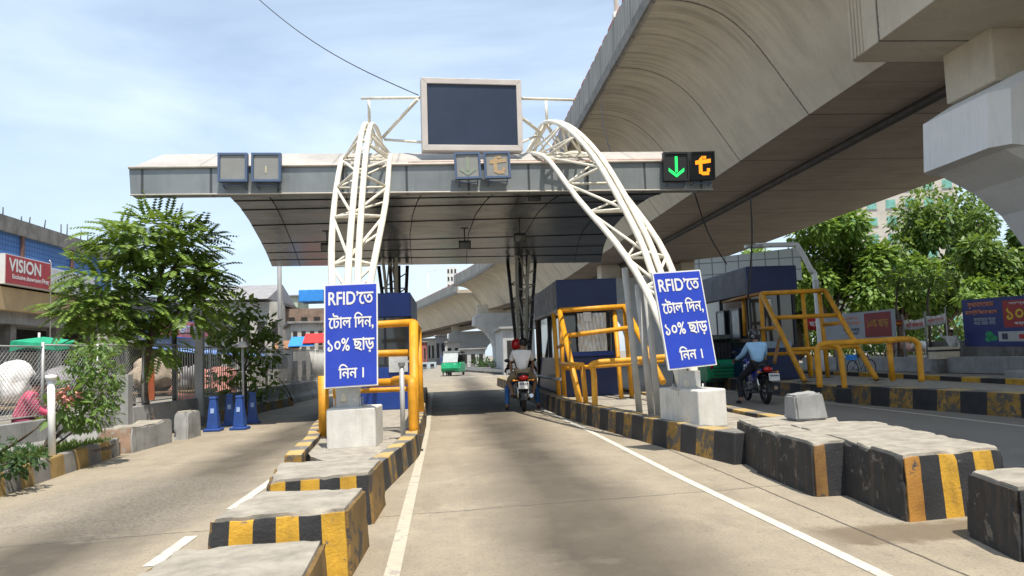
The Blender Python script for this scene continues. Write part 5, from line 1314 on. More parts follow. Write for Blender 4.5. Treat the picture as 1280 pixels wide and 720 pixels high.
def fronds(clumps, rr, ln=0.50, lf=(0.155, 0.062), pairs=9, droop=0.9):
    mb = MB()
    for c, r_, n in clumps:
        c = V(c)
        for _ in range(n):
            u = rvec(rr); t = 0.35 + 0.6 * rr.random() ** 0.6; u = u.normalized() * t
            p = c + V((u.x * r_[0], u.y * r_[1], u.z * r_[2]))
            d = (V((u.x, u.y, u.z * 0.4 + 0.25)) + rvec(rr) * 0.45).normalized()
            L = ln * rr.uniform(0.7, 1.25); q = p
            for k in range(pairs):
                d = (d + V((0, 0, -droop / pairs))).normalized(); q2 = q + d * (L / pairs)
                s = d.cross(V((0, 0, 1)))
                s = s.normalized() if s.length > 1e-3 else V((1, 0, 0))
                nn = s.cross(d)
                if nn.z < 0: nn = -nn
                sz = math.sin(math.pi * (k + 1.2) / (pairs + 1.6)) * 0.6 + 0.5
                for sg in (-1, 1):
                    leaf_quad(mb, q2, s * sg + d * 0.45 + V((0, 0, -0.25)), nn + rvec(rr) * 0.25, lf[0] * sz, lf[1] * sz)
                q = q2
    return mb
def limbs(mb, base, tips, r0, r1, rr, fork=0.45):
    for t in tips:
        b = V(base); t = V(t); m = b.lerp(t, fork) + V((rr.uniform(-.1, .1), rr.uniform(-.1, .1), 0)) * (t - b).length * 0.6
        mb.tube(smooth_path([b, m, t], 4), r0, 8, r1=r1)

# feathery tree on the left
rr = random.Random(11)
tb = V((-5.86, 16.1, 0.0)); Yt = 16.2
def cl(px, py, Y, rx, rz, n, ry=None):
    k = Y / 967.0; return (P(px, py, Y), (rx * k * 0.92, (ry or rx) * k * 0.92, rz * k * 0.92), n)
cs = [cl(200, 296, Yt, 52, 32, 95), cl(235, 312, Yt + .5, 36, 34, 60), cl(160, 300, Yt - .4, 44, 28, 75), cl(212, 335, Yt, 40, 20, 40), cl(130, 350, Yt - .5, 48, 30, 75), cl(115, 385, Yt - .7, 42, 24, 65),
      cl(172, 385, Yt - .2, 32, 22, 45), cl(250, 350, Yt + .5, 30, 30, 55), cl(232, 385, Yt + .4, 34, 32, 55), cl(198, 428, Yt + .1, 24, 20, 28), cl(125, 418, Yt - .6, 36, 16, 40), cl(255, 372, Yt + .8, 24, 26, 30)]
root = empty('feathery_tree', tb, 'feathery young roadside tree with drooping leaves, the tallest at left', 'tree')
mb = MB(); top = P(188, 425, Yt); mb.tube(smooth_path([tb, P(180, 490, Yt), top, P(200, 370, Yt), P(205, 300, Yt)], 4), 0.085, 10, r1=0.03)
limbs(mb, top, [P(150, 385, Yt - .4), P(120, 360, Yt - .5), P(250, 360, Yt + .5), P(228, 392, Yt + .4)], 0.05, 0.015, rr)
limbs(mb, P(200, 370, Yt), [P(160, 310, Yt - .3), P(240, 305, Yt + .5), P(175, 340, Yt)], 0.04, 0.012, rr)
mb.build('trunk', bark, root)
cs = [(c, r_, int(n * 1.3)) for c, r_, n in cs]
fronds(cs, rr).build('crown', leaf_a, root, fix=False)
# broad leaved tree by the cones
rr = random.Random(12); Yt = 20.5; tb = G(305, 512, 0.25); tb = V((P(306, 500, Yt).x, Yt, 0.2))
root = empty('roadside_tree', tb, 'small open crowned tree with rounded leaves behind the blue plastic posts', 'tree')
mb = MB(); mb.tube(smooth_path([tb, P(306, 470, Yt), P(300, 430, Yt), P(302, 390, Yt)], 4), 0.05, 8, r1=0.015)
limbs(mb, P(305, 462, Yt), [P(278, 435, Yt), P(335, 430, Yt), P(282, 408, Yt), P(325, 400, Yt), P(275, 465, Yt), P(332, 468, Yt)], 0.028, 0.008, rr)
mb.build('trunk', bark, root)
cs = [cl(300, 385, Yt, 22, 16, 150), cl(278, 410, Yt, 24, 16, 130), cl(325, 410, Yt, 24, 20, 130), cl(300, 425, Yt, 32, 18, 150), cl(335, 440, Yt, 18, 18, 80), cl(272, 440, Yt, 18, 14, 60), cl(295, 462, Yt, 30, 18, 120), cl(326, 475, Yt, 18, 18, 70), cl(275, 482, Yt, 16, 12, 50)]
cs = [(c, r_, int(n * 1.15)) for c, r_, n in cs]
crown(cs, (0.20, 0.125), rr, 0.3).build('crown', leaf_b, root, fix=False)
# plants of the left strip
def plant(label, name, base, cs, lm, leaf, seed, fr=False, stems=5, cat='shrub'):
    rr = random.Random(seed); root = empty(name, base, label, cat)
    mb = MB(); limbs(mb, base, [c[0] for c in cs][:stems], 0.022, 0.006, rr); mb.build('stems', bark, root)
    (fronds(cs, rr, leaf[0], (leaf[1], leaf[1] * 0.42), 7, 0.8) if fr else crown(cs, leaf, rr)).build('foliage', lm, root, fix=False)
    return root
plant('bushy young tree with small pale leaves growing from the planting strip at left', 'young_tree', V((-5.75, 11.5, 0.2)),
      [cl(112, 455, 11.5, 26, 18, 330), cl(98, 485, 11.3, 26, 20, 300), cl(128, 492, 11.5, 22, 24, 300), cl(115, 520, 11.4, 30, 18, 300), cl(122, 434, 11.8, 26, 12, 200), cl(96, 522, 11.3, 18, 16, 140), cl(140, 470, 11.5, 14, 14, 120)], leaf_f, (0.10, 0.042), 21, False, 6, 'tree')
plant('low dark green shrub at the left picture edge', 'shrub', V((-5.6, 9.4, 0.2)), [cl(14, 578, 9.2, 26, 18, 220), cl(36, 572, 9.5, 20, 16, 160), cl(-10, 570, 9.4, 26, 24, 160)], leaf_e, (0.085, 0.04), 22)
rp = plant('leafy plant with pinkish flowers behind the bollard at left', 'flowering_plant', V((-6.15, 10.9, 0.2)), [cl(72, 512, 11, 15, 20, 60), cl(88, 505, 11, 12, 18, 40)], leaf_f, (0.22, 0.06), 23, cat='plant')
rr = random.Random(5); crown([cl(84, 492, 10.9, 12, 9, 60)], (0.09, 0.05), rr).build('flowers', petal, rp, fix=False)
plant('thin weedy shrub on the far end of the left barrier', 'shrub', V((-4.75, 24, 0.2)), [cl(346, 470, 23, 12, 16, 60), cl(352, 485, 23, 12, 10, 50)], leaf_b, (0.13, 0.05), 24)
plant('small dry weed beside the blue plastic posts', 'weed', G(327, 503, 0.15), [cl(328, 494, 20.5, 6, 8, 40)], leaf_e, (0.11, 0.05), 25, cat='plant')

# ================================================================== LEFT ROADSIDE
mb = MB(); mb.prism([(-5.0, 4, 0), (-5.0, 9.0, 0), (-5.2, 12.8, 0), (-6.1, 12.8, 0), (-6.7, 9, 0), (-6.9, 4, 0)], (0, 0, 0.2)); struct(mb, 'planting_strip', gravel_soil)
kerb('kerb', [(-4.82, 5.0), (-4.93, 8.9), (-5.06, 10.6), (-5.18, 12.75)], 0.16, 0.27, 0.40, 'grey and faded yellow kerb along the planting strip at left', (mat('faded ochre kerb', (0.30, 0.20, 0.07), 0.85, 0.3, 4, wear=0.3, wearcol=(0.24, 0.21, 0.17), bmp=0.4), conc_dark), side=1)
kerb('kerb', [(-5.45, 19.6), (-5.2, 23.2), (-4.95, 25.2)], 0.2, 0.25, 0.5, 'short faded striped kerb beyond the blue plastic posts', (mat('faded ochre kerb', (0.3, 0.2, 0.07)), conc_dark), side=1)
rr = random.Random(31); mb = MB()
for _ in range(2600):
    y = rr.uniform(7.5, 12.7); x = -5.22 - rr.random() ** 1.6 * 0.85
    if rr.random() < 0.35 and y < 10: continue
    p = V((x, y, 0.19)); leaf_quad(mb, p, V((rr.uniform(-.6, .6), rr.uniform(-.6, .6), 1)), rvec(rr), rr.uniform(0.06, 0.16), rr.uniform(0.015, 0.035))
o = mb.build('grass', grass_m, at=(0, 0, 0), fix=False); o['kind'] = 'stuff'; o['label'] = 'patchy green grass and weeds in the planting strip'
# precast barrier, one element after the other
def barx(Y): return interp([(0, -7.4), (9.8, -6.55), (17, -5.98), (31, -5.15), (60, -5.4)], Y)
def bar_elem(y0, y1):
    a = V((barx(y0), y0, 0)); b = V((barx(y1), y1, 0)); d = (b - a).normalized(); n = V((d.y, -d.x, 0))
    prof = [(0.0, 0.24), (0.16, 0.22), (0.30, 0.10), (0.62, 0.07), (0.62, -0.09), (0.0, -0.22)]
    mb = MB(); mb.prism([a + n * x + V((0, 0, z)) for z, x in prof], (b - a) - d * 0.03); return mb
proto = None; y = 3.0; LABS = ['nearest grey concrete barrier element at the left picture edge', 'grey concrete barrier element behind the dark shrub', 'grey concrete barrier element behind the bollard', 'grey concrete barrier element behind the young tree',
    'grey concrete barrier element between the concrete post and the tall tree trunk', 'grey concrete barrier element behind the dark thin pole', 'grey concrete barrier element behind the tall grey post', 'grey concrete barrier element behind the blue plastic posts', 'grey concrete barrier element behind the open crowned tree',
    'grey concrete barrier element under the weedy shrub', 'grey concrete barrier element beyond the weedy shrub', 'farthest grey concrete barrier element before the left booth sign']
ye = [3, 7.2, 9.6, 11.5, 13.4, 15.4, 17.4, 19.4, 21.6, 24, 27, 31, 36]
for i, lab in enumerate(LABS):
    tag(bar_elem(ye[i], ye[i + 1]).build('concrete_barrier', conc_grey, bevel=0.015), lab, 'barrier', 'precast barriers along the left road')
# wire fence in bays standing on the barrier
def wire_bay(y0, y1, top, label, picket=False):
    a = V((barx(y0) - 0.02, y0, 0.6)); b = V((barx(y1) - 0.02, y1, 0.6)); root = empty('fence_bay', a, label, 'fence', 'fence bays on the left barrier')
    h = top - 0.6; L = (b - a).length; d = (b - a) / L
    pm = galv if not picket else mat('dusty picket paint', (0.46, 0.45, 0.42), 0.7, 0.2, 4)
    mb = MB(); mb.tube([a, a + V((0, 0, h + 0.04))], 0.026, 8); mb.build('post', pm, root)
    mb = MB(); mb.tube([a + V((0, 0, h)), b + V((0, 0, h))], 0.014, 6); mb.tube([a + V((0, 0, 0.08)), b + V((0, 0, 0.08))], 0.012, 6); mb.build('rail', pm, root)
    mb = MB()
    if picket:
        k = int(L / 0.14)
        for i in range(1, k): mb.tube([a + d * (L * i / k) + V((0, 0, 0.02)), a + d * (L * i / k) + V((0, 0, h))], 0.013, 5)
    else:
        st = 0.085; k = int((L + h) / st)
        for i in range(k):
            for s in (0, 1):
                u0 = i * st - h; u1 = u0 + h; z0, z1 = 0.08, h
                if u0 < 0: z0 += -u0; u0 = 0
                if u1 > L: z1 -= (u1 - L); u1 = L
                if z1 - z0 < 0.04: continue
                p = a + d * (u0 if s == 0 else L - u0) + V((0, 0, z0)); q = a + d * (u1 if s == 0 else L - u1) + V((0, 0, z1))
                mb.tube([p, q], 0.0032, 3, caps=False)
    mb.build('wire_mesh' if not picket else 'pickets', pm, root)
fy = [7.4, 9.5, 11.1, 12.7, 14.3, 16.0, 17.6]
FL = ['wire mesh fence bay at the left picture edge', 'wire mesh fence bay before the white sack bundle', 'wire mesh fence bay before the green umbrella', 'wire mesh fence bay behind the pale young tree', 'wire mesh fence bay left of the tall tree trunk', 'wire mesh fence bay right of the tall tree trunk']
for i, lab in enumerate(FL): wire_bay(fy[i], fy[i + 1], 1.68 + 0.03 * i, lab)
fy = [17.6, 19.6, 21.8, 24.2, 27.2, 30.6, 35]
FL = ['pale picket fence bay beside the dark thin pole', 'pale picket fence bay behind the blue plastic posts', 'pale picket fence bay behind the open crowned tree', 'pale picket fence bay left of the tall street light pole', 'pale picket fence bay behind the tall street light pole', 'farthest pale picket fence bay next to the left blue sign']
for i, lab in enumerate(FL): wire_bay(fy[i], fy[i + 1], 1.80, lab, True)
def post(name, px, ytop, yb, Y, zb, r_, m, label, square=False, cap=None):
    b = P(px, yb, Y); b = V((b.x, Y, zb)); t = P(px - (yb - ytop) * 0.012, ytop, Y)
    root = empty(name, b, label, 'post')
    mb = MB()
    if square: mb.box((b + t) / 2, (r_ * 2, r_ * 2, (t - b).length))
    else: mb.tube([b, t], r_, 10)
    mb.build('shaft', m, root, bevel=0.006 if square else 0)
    mb = MB()
    if cap == 'bell': mb.lathe(t, [(0.0, 0.14), (0.08, 0.12), (0.11, 0.03), (0.12, 0), (0.02, -0.01)], 14); mb.build('lamp_cap', white_p, root)
    elif cap: mb.lathe(t, [(0.0, 0.03), (r_ * 1.5, 0.02), (r_ * 1.6, -0.03), (r_, -0.04)], 12); mb.build('cap', m, root)
    else: mb.box(b + V((0, 0, 0.01)), (r_ * 3.4, r_ * 3.4, 0.03)); mb.build('foot_plate', m, root)
    return root
post('bollard_post', 65, 471, 573, 10.6, 0.2, 0.045, white_p, 'white painted bollard post in the planting strip at left', cap='round')
post('concrete_post', 156, 468, 556, 13.9, 0.0, 0.10, conc_grey, 'square grey concrete post at the end of the planting strip', True)
post('steel_pole', 219, 410, 530, 17.6, 0.0, 0.055, pipe_dark, 'thin dark steel pole right of the tall tree trunk')
post('steel_pole', 251, 330, 529, 18.6, 0.0, 0.085, galv, 'tall grey square steel post between the two trees', True)
post('lamp_post', 304, 434, 498, 18.0, 0.35, 0.028, galv, 'short lamp post with a white bell cap in front of the open crowned tree', cap='bell')
bp = P(352, 478, 31.5); root = empty('street_light', (bp.x, 31.5, 0.3), 'tall pale street light pole with a black plate low on it', 'street lamp')
mb = MB(); tp = P(348.5, 300, 31.5); mb.tube([V((bp.x, 31.5, 0.0)), tp, tp + V((0, 0, 2.5))], [0.115, 0.08, 0.06], 10); mb.build('pole', white_p, root)
mb = MB(); tq = tp + V((0, 0, 2.5)); mb.tube([tq, tq + V((0.8, 0, 0.5)), tq + V((1.6, 0, 0.6))], 0.04, 8); mb.box(tq + V((1.9, 0, 0.6)), (0.7, 0.24, 0.12)); mb.build('lamp_head', galv, root)
mb = MB(); mb.box(P(347, 454, 31.2), (0.75, 0.04, 0.46)); mb.build('plate', black_pl, root)
# low blocks and blue plastic posts
block([(-5.62, 12.9), (-5.1, 13.0), (-5.02, 14.6), (-5.5, 14.6)], 0.42, [(1, 0)], 'cracked low concrete block with a reddish end beside the concrete post', [mat('reddish chipped concrete', (0.30, 0.20, 0.14), 0.9, 0.4, 4, wear=0.4, wearcol=(0.32, 0.29, 0.25), bmp=0.6), conc_grey, conc_top, conc_grey], seed=21, rough=0.03)
block([(-5.15, 14.95), (-4.9, 15.0), (-4.86, 15.7), (-5.12, 15.75)], 0.50, [(1, 0)], 'upright grey concrete stub between the cracked block and the blue posts', [conc_grey, conc_grey, conc_top, conc_grey], seed=22, rough=0.02)
def pole_cone(p, label):
    root = empty('traffic_post', p, label, 'traffic post', 'blue plastic traffic posts'); p = V(p)
    mb = MB(); mb.box(p + V((0, 0, 0.03)), (0.34, 0.34, 0.06)); mb.build('base', cone_blue, root, bevel=0.02)
    mb = MB(); b, t = 0.115, 0.065
    mb.hexa([p + V(q) for q in ((-b, -b, .055), (b, -b, .055), (b, b, .055), (-b, b, .055))], [p + V(q) for q in ((-t, -t, .66), (t, -t, .66), (t, t, .66), (-t, t, .66))]); mb.box(p + V((0, 0, 0.68)), (0.15, 0.15, 0.05)); mb.build('column', cone_blue, root, bevel=0.012)
    mb = MB(); mb.box(p + V((0, -0.095, 0.42)), (0.07, 0.006, 0.10), M=Matrix.Rotation(rad(-4.7), 3, 'X')); mb.build('reflector', mat('pale blue reflector', (0.30, 0.40, 0.62), 0.4, 0.2, 8), root)
    return root
pc = pole_cone(G(267, 539), 'leftmost of the four blue plastic traffic posts')
for (px, py), lab, rz in (((287, 532), 'blue plastic traffic post second from the left, set back', 0.2), ((300, 537), 'blue plastic traffic post third from the left, in front', -0.1), ((316, 529), 'rightmost of the four blue plastic traffic posts', 0.15)):
    copy_tree(pc, G(px, py), rz, lab)

# market behind the fence
def bundle(name, c, r_, m, label, cat, seed, lump=0.25):
    rr = random.Random(seed); mb = MB(); mb.ell(c, r_[0], r_[1], r_[2], 22, 14)
    ph = [rr.uniform(0, 6) for _ in range(6)]; C_ = V(c); out = []
    for p in mb.v:
        p = V(p); d = p - C_; a = math.atan2(d.y, d.x)
        k = 1 + lump * (0.5 * math.sin(3 * a + ph[0] + d.z * 5) + 0.4 * math.sin(7 * a + ph[1] - d.z * 9) + 0.3 * math.sin(d.z * 13 + ph[2]))
        out.append(tuple(C_ + d * k))
    mb.v = out; lo_ = min(p[2] for p in out)
    return tag(mb.build(name, m), label, cat)
def stall(c, w, d, h, m, label):
    c = V(c); root = empty('market_table', c, label, 'market table', 'market tables behind the fence')
    mb = MB(); mb.box(c + V((0, 0, h)), (w, d, 0.05)); mb.build('table_top', m, root, bevel=0.008)
    for sx in (-1, 1):
        for sy in (-1, 1):
            mb = MB(); mb.box(c + V((sx * (w / 2 - .06), sy * (d / 2 - .06), h / 2)), (0.06, 0.06, h)); mb.build('leg', m, root)
    return root
stall((P(16, 500, 13.6).x, 13.6, 0), 1.2, 0.8, 0.78, wood, 'wooden market table under the white sack bundle')
bundle('sack_bundle', (P(19, 470, 13.6).x, 13.6, 1.17), (0.30, 0.28, 0.30), sack_w, 'big white sack bundle on the table behind the fence', 'bundle', 1, 0.35)
stall((-8.0, 17.5, 0), 1.8, 0.9, 0.7, wood, 'wooden market table behind the tall tree trunk')
bundle('cloth_bundle', (-8.3, 17.4, 1.07), (0.55, 0.4, 0.36), cloth_gr, 'grey cloth bundle on the table left of the tall tree trunk', 'bundle', 2)
bundle('cloth_bundle', (-7.4, 17.5, 1.02), (0.35, 0.35, 0.30), cloth_mx, 'faded cloth bundle on the table right of the tall tree trunk', 'bundle', 3)
stall((-7.6, 21.5, 0), 2.0, 0.9, 0.7, wood, 'wooden market table behind the tall grey post')
bundle('cloth_bundle', (-7.9, 21.4, 1.1), (0.6, 0.4, 0.40), cloth_mx, 'tall faded cloth heap behind the tall grey post', 'bundle', 4, 0.4)
bundle('cloth_bundle', (-7.0, 21.6, 1.0), (0.4, 0.35, 0.28), cloth_gr, 'grey cloth heap behind the blue plastic posts', 'bundle', 5, 0.4)
bundle('cloth_bundle', (-8.2, 27, 0.6), (1.0, 0.6, 0.6), mat('pale red cloth', (0.45, 0.20, 0.16), 0.9, 0.4, 6), 'pale red cloth heap behind the picket fence', 'bundle', 6, 0.4)
o = MB(); q = [P(186, 452, 19.5), P(192, 452, 19.6), P(193, 500, 19.6), P(185, 500, 19.5)]
o.prism(q, (0, 0.04, 0)); tag(o.build('hanging_cloth', cloth_or), 'orange cloth hanging beside the tall tree trunk', 'cloth')
mb = MB(); tag(bundle('water_drum', (-7.4, 10.4, 0.36), (0.28, 0.28, 0.36), mat('grey green drum', (0.10, 0.13, 0.11), 0.6, 0.3, 4), 'dark drum behind the barrier at the left picture edge', 'drum', 9, 0.03))
J = dict(pelvis=(0, 0, .50), chest=(0, .12, .84), neck=(0, .2, .98), head=(0, .26, 1.08), face=(0, 1, -.2), shl=(-.17, .15, .92), shr=(.17, .15, .92), ell=(-.24, .30, .68), elr=(.24, .30, .68), hal=(-.16, .52, .60), har=(.16, .52, .60),
         hpl=(-.11, .04, .46), hpr=(.11, .04, .46), knl=(-.16, .42, .50), knr=(.16, .42, .50), anl=(-.15, .38, .09), anr=(.15, .38, .09), tol=(-.16, .55, .04), tor=(.16, .55, .04))
person('seated person in bright pink clothes behind the wire fence at the left edge', V((P(24, 520, 12.8).x, 12.8, 0.06)), rad(-70), J, pink_cl, mat('dark maroon cloth', (0.16, 0.02, 0.05), 0.9, 0.3, 9, bmp=0.6, bscale=16), True, False, None)
mb = MB(); sp_ = V((P(24, 520, 12.8).x, 12.8, 0.06)); mb.lathe(sp_, [(0.0, 0.40), (0.17, 0.40), (0.18, 0.36), (0.14, 0.02), (0.15, 0.0), (0, 0)], 14); tag(mb.build('stool', mat('red plastic stool', (0.35, 0.03, 0.03), 0.5, 0.1, 4)), 'red plastic stool under the person in pink', 'stool')
# green umbrella
ub = V((P(48, 480, 19.0).x, 19.0, 0.0)); uz = P(54, 421, 19.0).z
root = empty('market_umbrella', ub, 'worn green market umbrella behind the fence at left', 'umbrella')
mb = MB(); mb.tube([ub, V((ub.x, 19, uz + 0.1))], 0.03, 8); mb.build('pole', galv, root)
mb = MB(); n = 8; ctr = V((ub.x + 0.1, 19, uz)); vs = [ctr]
for k in range(n): a = 2 * math.pi * k / n; vs.append(ctr + V((math.cos(a) * 0.68, math.sin(a) * 0.68, -0.14 + 0.05 * math.sin(a * 2))))
for k in range(n): a = 2 * math.pi * k / n; vs.append(ctr + V((math.cos(a) * 0.70, math.sin(a) * 0.70, -0.30 + 0.05 * math.sin(a * 3))))
fs = [(0, 1 + k, 1 + (k + 1) % n) for k in range(n)] + [(1 + k, 1 + n + k, 1 + n + (k + 1) % n, 1 + (k + 1) % n) for k in range(n)]
mb.add(vs, fs); mb.build('canopy', umb_green, root)

# ================================================================== LEFT BUILDINGS
def net_wall_mat():
    m, nt, b = newmat('blue netted wall')
    tc = nd(nt, 'ShaderNodeTexCoord'); sp = nd(nt, 'ShaderNodeSeparateXYZ'); nt.links.new(tc.outputs['Object'], sp.inputs[0])
    n1 = noise(nt, 1.2, 6, 0.7); c = mix(nt, n1, (0.03, 0.12, 0.36), (0.10, 0.26, 0.58)); s = None
    for ax, st in ((1, 0.16), (2, 0.16)):
        fr = mth(nt, 'ABSOLUTE', mth(nt, 'SUBTRACT', mth(nt, 'FRACT', mth(nt, 'DIVIDE', mth(nt, 'ADD', sp.outputs[ax], 90), st)), 0.5))
        k = ramp(nt, fr, 0.08, 0.14, (1, 1, 1, 1), (0, 0, 0, 1)); s = k if s is None else mth(nt, 'MAXIMUM', s, k)
    c = mix(nt, mth(nt, 'MULTIPLY', s, 0.6), c, (0.02, 0.05, 0.15)); nt.links.new(c, b.inputs['Base Color']); b.inputs['Roughness'].default_value = 0.6
    return m
XW = -14.0
root = empty('market_building', (XW - 4, 24, 0), 'long market building with blue netted upper floor and ochre beam at left', 'building')
def bx(name, y0, y1, z0, z1, x1, m, par=root, x0=-24.0, bev=0.0):
    mb = MB(); mb.box(((x0 + x1) / 2, (y0 + y1) / 2, (z0 + z1) / 2), (x1 - x0, y1 - y0, z1 - z0)); return mb.build(name, m, par, bevel=bev)
bx('upper_wall', 8, 33.6, 4.6, 5.85, XW - 0.06, net_wall_mat())
bx('roof_beam', 7.8, 33.8, 5.85, 6.36, XW + 0.04, conc_dark)
bx('ochre_beam', 8, 34.4, 3.35, 4.08, XW, ochre_m)
bx('signboard_shelf', 8, 34.2, 4.08, 4.6, XW - 0.3, dark_open)
bx('concrete_band', 8, 36.2, 2.95, 3.345, XW - 0.25, conc_grey)
bx('shop_recess', 8.2, 36, 0, 2.95, XW - 2.0, dark_open)
for y in range(9, 37, 3):
    mb = MB(); mb.box((XW - 0.6, y, 1.475), (0.35, 0.35, 2.95)); mb.build('column', conc_dark, root)
for y in (26.7, 30.1): 
    mb = MB(); mb.box((XW - 0.03, y, 5.22), (0.08, 0.16, 1.25)); mb.build('mullion', mat('brown mullion', (0.16, 0.08, 0.06)), root)
for (y0, y1, mm) in ((18, 20.6, mat('shop goods red', (0.3, 0.06, 0.05), 0.9, 0.5, 3)), (21.5, 23.5, cloth_mx), (24.3, 26.3, mat('shop goods blue', (0.06, 0.12, 0.3), 0.9, 0.5, 3)), (27.5, 29.3, cloth_gr), (30.5, 32.3, cloth_mx)):
    bx('shop_display', y0, y1, 0.3, 2.1, XW - 1.4, mm)
rr = random.Random(3)
for k in range(9):
    y = 26 + k * 0.85 + rr.uniform(-.3, .3); mb = MB(); mb.tube([(XW - 0.2, y, 6.3), (XW - 0.2 + rr.uniform(-.05, .05), y, 6.3 + rr.uniform(0.25, 0.6))], 0.02, 5); mb.build('rebar', pipe_dark, root)
def wall_sign(label, y0, y1, z0, z1, m, texts, bm=white_p):
    """a board on the wall, read from the road: right runs to +Y"""
    ux = V((0, 1, 0)); uy = V((0, 0, 1)); x = XW + 0.05
    root = empty('signboard', (x, (y0 + y1) / 2, z0), label, 'signboard')
    mb = MB(); mb.box((x - 0.03, (y0 + y1) / 2, (z0 + z1) / 2), (0.24, y1 - y0, z1 - z0)); mb.build('case', bm, root)
    mb = MB(); mb.box((x + 0.10, (y0 + y1) / 2, (z0 + z1) / 2), (0.012, y1 - y0 - 0.06, z1 - z0 - 0.06)); mb.build('panel', m, root)
    for body, u, v, w, h, im in texts:
        mb = MB(); text_into(mb, body, V((x + 0.106, y0 + (y1 - y0) * u, z0 + (z1 - z0) * v)), ux, uy, (y1 - y0) * w, (z1 - z0) * h, 0, 0.006, bold=0.03); mb.build('lettering', im, root, fix=False)
    return root
wall_sign('red VISION shop signboard with white letters on the market building', 25.4, 28.2, 4.16, 5.12, red_sign, [('VISION', 0.41, 0.66, 0.68, 0.42, ink_wh), ('Exclusive showroom', 0.45, 0.28, 0.62, 0.14, ink_wh), ('\u09bf\u09b6\u09ac\u09be', 0.86, 0.28, 0.17, 0.18, ink_wh)])
wall_sign('plain pale signboard right of the red VISION signboard', 28.22, 31.6, 4.16, 4.98, mat('pale board', (0.55, 0.56, 0.58), 0.6, 0.1, 3), [('\u09b8 \u09ac', 0.3, 0.4, 0.22, 0.3, ink_gy)])
mb = MB(); mb.tube([(XW + 0.25, 27.9, 5.2), (XW + 0.25, 28.0, 5.1), (XW + 0.25, 28.0, 2.4)], 0.02, 6); tag(mb.build('drain_pipe', white_p), 'thin white pipe running down over the ochre beam', 'pipe')
# second, lower market block with poster and awnings
root = empty('market_building', (XW - 4, 43, 0), 'lower market block with a grey beam and a red poster behind the tall tree', 'building')
bx('wall', 37, 56, 0.0, 2.3, XW - 2.0, dark_open, root); bx('beam', 36.6, 56, 2.3, 2.75, XW - 0.2, conc_grey, root); bx('upper_wall', 37, 56, 2.75, 4.6, XW - 1.0, plaster, root)
bx('roof', 36.8, 56.2, 4.6, 4.75, XW - 0.3, roof_tin, root)
for k, y in enumerate((38.5, 42, 46, 50)):
    mb = MB(); mb.box((XW - 0.97, y, 3.7), (0.06, 1.3, 1.0)); w_ = mb.build('window', dark_open, root)
wall_sign('red and blue poster board on the lower market block', 37.4, 46, 2.85, 3.75, mat('poster red', (0.45, 0.12, 0.13), 0.6, 0.5, 1.2), [('\u09ac\u09be\u099c\u09be\u09b0', 0.5, 0.5, 0.5, 0.5, ink_gy)], tarp_bright)
def awning(y0, y1, z, out, m, label):
    mb = MB(); n = 10; vs = []
    for i in range(n + 1):
        y = y0 + (y1 - y0) * i / n
        vs += [(XW - 0.2, y, z + 0.4), (XW - 0.2 + out * 0.55, y, z + 0.15 - 0.07 * math.sin(i * 2.1)), (XW - 0.2 + out, y, z - 0.05 + 0.06 * math.sin(i * 1.7))]
    mb.add(vs, [(3 * i + k, 3 * i + k + 1, 3 * i + k + 4, 3 * i + k + 3) for i in range(n) for k in (0, 1)], 0, True)
    o = mb.build('awning', m); md = o.modifiers.new('solid', 'SOLIDIFY'); md.thickness = 0.02
    return tag(o, label, 'awning')
awning(37, 43, 1.95, 3.0, tarp_blue, 'pale blue tarpaulin awning behind the tall grey post')
awning(44, 49, 1.9, 3.2, tarp_blue, 'pale blue tarpaulin awning behind the open crowned tree')
# grey roofed building and the brick block
def far_building(name, px0, px1, pyt, pyb, Y, depth, m, label, wins=0, rows=1, roofm=None, rot=0.0, wm=None, z0=0.0):
    a, b = P(px0, pyt, Y), P(px1, pyt, Y); z1 = (a.z + b.z) / 2
    c = V(((a.x + b.x) / 2, Y + depth / 2, 0)); w = (b.x - a.x)
    root = empty(name, c, label, 'building')
    mb = MB(); mb.box(c + V((0, 0, (z0 + z1) / 2)), (w, depth, z1 - z0), rz=rot); mb.build('wall', m, root)
    if roofm:
        mb = MB(); mb.box(c + V((0, 0, z1 + 0.08)), (w + 0.5, depth + 0.5, 0.16), rz=rot); mb.build('roof', roofm, root, bevel=0.03)
    Mx = Matrix.Rotation(rot, 3, 'Z')
    for r_ in range(rows):
        for k in range(wins):
            x = -w / 2 + w * (k + 0.5) / wins; hz = (z1 - z0) / rows; zc = z0 + hz * (r_ + 0.5)
            mb = MB(); mb.box(c + Mx @ V((x, -depth / 2 - 0.01, 0)) + V((0, 0, zc)), (w / wins * 0.5, 0.06, hz * 0.5), rz=rot); wn_ = mb.build('window', wm or dark_open, root)
            mb = MB(); mb.box(c + Mx @ V((x, -depth / 2 - 0.06, 0)) + V((0, 0, zc - hz * 0.27)), (w / wins * 0.58, 0.12, 0.06), rz=rot); mb.build('sill', conc_grey, wn_)
    return root
far_building('roadside_building', 248, 338, 378, 450, 62, 10, plaster, 'low grey roofed building beyond the open crowned tree', 5, 1, None, rad(10))
rb = bpy.context.scene.objects[-1]
a, b = P(244, 378, 61.5), P(340, 376, 63); rt = P(300, 366, 67)
mb = MB(); mb.prism([a, b, V((b.x, 74, b.z)), V((a.x, 74, a.z))], (0, 0, 0.12)); mb.prism([a + V((0, 0, 0.13)), V((a.x, 67, rt.z + 0.6)), V((a.x, 73, a.z + 0.13))], (b.x - a.x, 0, 0))
o = mb.build('pitched_roof', roof_tin); o.parent = [q for q in SC.objects if q.name.startswith('roadside_building')][0]; 
o.location = o.location - WL[o.parent.name]
far_building('brick_building', 329, 407, 386, 450, 70, 12, brick_m, 'old brown brick building left of the blue sign with broken parapet', 5, 2, None, rad(8))
